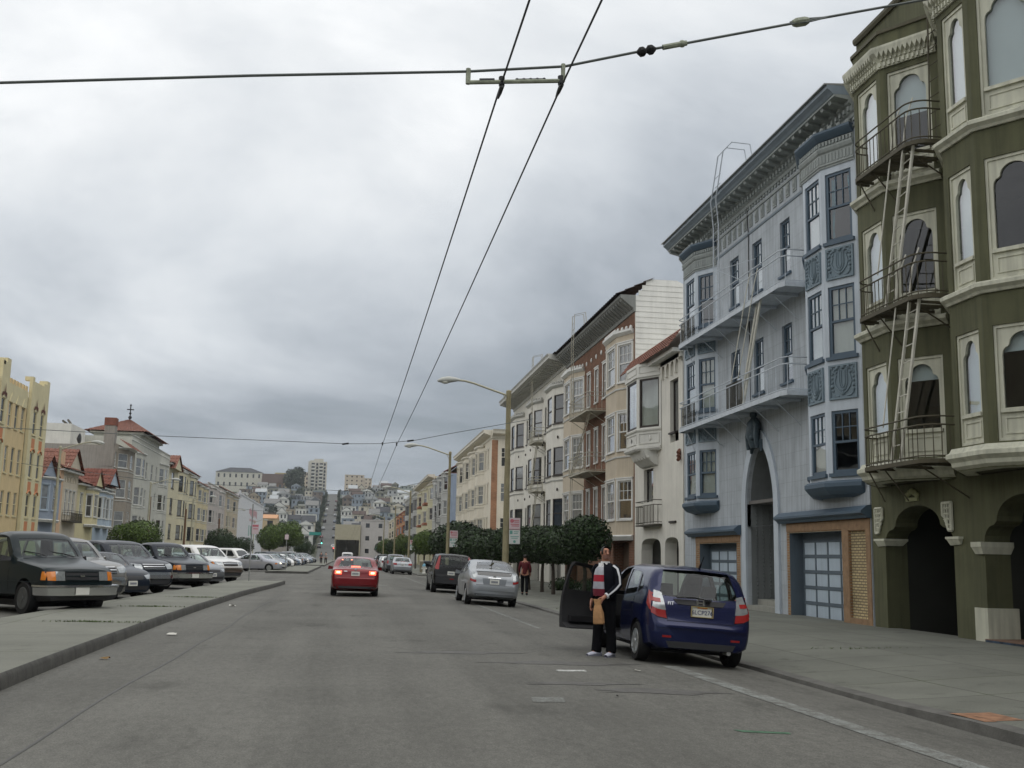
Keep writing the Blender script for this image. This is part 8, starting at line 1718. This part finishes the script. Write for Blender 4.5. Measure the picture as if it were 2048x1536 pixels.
# paper bag hanging from his left hand
MW = Matrix.Translation(man.location) @ Matrix.Rotation(R_(-46), 4, 'Z'); bp = MW @ Vector((.085, -.30, .52)); rb = random.Random(2)
g = MB(); rows = []
for z, w, d in ((0, .075, .055), (.02, .085, .062), (.10, .083, .06), (.18, .078, .052), (.25, .066, .036), (.30, .05, .022), (.34, .055, .016), (.385, .072, .012)):
    r = []
    for k in range(17):
        a = 2*math.pi*k/16; cx_, sy_ = math.cos(a), math.sin(a); sq = 1/max(abs(cx_), abs(sy_))**.7; q = rb.uniform(-.006, .006); r.append((cx_*w*sq+q-.03*(z/.385), sy_*d*sq+rb.uniform(-.005, .005), z+rb.uniform(-.004, .004)))
    r[-1] = r[0]; rows.append(r)
g.grid(rows); g.add(rows[0][:16], [tuple(range(16))]); bag = g.build('paper_bag', mat('brown_paper', srgb(172, 132, 92), .85, var=.2, scale=9, bump=.5, bscale=25)); tag(bag, 'crumpled brown paper bag held in the left hand of the man by the car', 'bag'); bag.location = bp; bag.rotation_euler = (0, 0, R_(-30))
# distant figures
def walker(label, x, y, z, rz, tm, lm, hm, h=1.7, stride=.12, group=None, arm=.0):
    o = thing('person', label, 'person', (x, y, z), rz, group); k = h/1.75; V = []; E_ = []
    t_ = chain(V, E_, [(0, 0, .93*k, .14, .11), (0, 0, 1.15*k, .15, .115), (0, .01, 1.38*k, .13, .09), (0, .01, 1.48*k, .055), (0, -.01, 1.6*k, .075, .09), (0, 0, 1.70*k, .055, .07)])
    for s in (-1, 1):
        a = chain(V, E_, [(s*.17, .01, 1.38*k, .06), (s*.23, .03-s*arm, 1.12*k, .045), (s*.22, -.1*1-s*arm, .92*k, .032)], 2); hand(V, E_, a, V[a][:3], (0, -.3, -1), (s, 0, 0), (0, -1, 0), .6)
        chain(V, E_, [(s*.09, 0, .85*k, .09), (s*.10, -s*stride*.5, .5*k, .06), (s*.10, -s*stride+.03, .1*k, .042), (s*.11, -s*stride-.12, .04, .04, .03)], 0)
    b = skin_mesh('body', V, E_, SKIN, o, 1); V2 = []; E2 = []
    chain(V2, E2, [(0, 0, .84*k, .165, .135), (0, 0, 1.0*k, .165, .135), (0, 0, 1.18*k, .165, .13), (0, .01, 1.37*k, .145, .1), (0, .01, 1.44*k, .07)])
    for s in (-1, 1): chain(V2, E2, [(s*.17, .01, 1.38*k, .075), (s*.235, .03-s*arm, 1.12*k, .06), (s*.225, -.07-s*arm, .96*k, .05)], 3)
    skin_mesh('jacket', V2, E2, tm, o, 1); V3 = []; E3 = []
    chain(V3, E3, [(0, 0, .95*k, .15, .12)])
    for s in (-1, 1): chain(V3, E3, [(s*.09, 0, .82*k, .105), (s*.10, -s*stride*.5, .5*k, .08), (s*.10, -s*stride+.03, .1*k, .07)], 0)
    skin_mesh('trousers', V3, E3, lm, o, 1); g = MB(); g.ball((0, .012, 1.655*k), .092*k, 10, 7, (.9, 1.08, 1.0)); g.build('hair', hm, o, smooth=80)
    for s in (-1, 1): g = MB(); g.tube([(s*.10, -s*stride+.06, .05), (s*.105, -s*stride-.04, .05), (s*.11, -s*stride-.18, .035)], [.045, .05, .03], 8); g.build('shoe', BLACK, o, smooth=60)
    return o
REDJ = mat('red_jacket', srgb(86, 22, 28), .8, var=.2, scale=6)
walker('person in a red jacket walking on the pavement right of the silver hatchback', 7.42, 45.0, .0, R_(165), REDJ, TROU, HAIR, 1.68, .12)
GP = 'two people walking on the median'
walker('left one of two people in dark trousers walking on the distant median', -3.6, 163, .17, 0, mat('grey_jacket', srgb(86, 88, 92), .8), TROU, HAIR, 1.75, .15, GP); walker('right one of two people, in a pale top, walking on the distant median', -2.95, 164, .17, R_(10), mat('pale_jacket', srgb(150, 152, 150), .8), TROU, HAIR, 1.72, .15, GP)
# ================================================================== AIR
hz = bpy.data.materials.new('haze_air'); hz.use_nodes = True; t = hz.node_tree; t.nodes.clear(); pv = nd('ShaderNodeVolumePrincipled', t); pv.inputs['Color'].default_value = (.80, .84, .88, 1); pv.inputs['Density'].default_value = .00017; pv.inputs['Anisotropy'].default_value = .2
ou = nd('ShaderNodeOutputMaterial', t); lk(pv.outputs[0], ou.inputs['Volume'], t)
m = MB(); m.box(-1000, -140, -2.5, 1000, 2700, 95); o = m.build('haze', hz); o['kind'] = 'stuff'
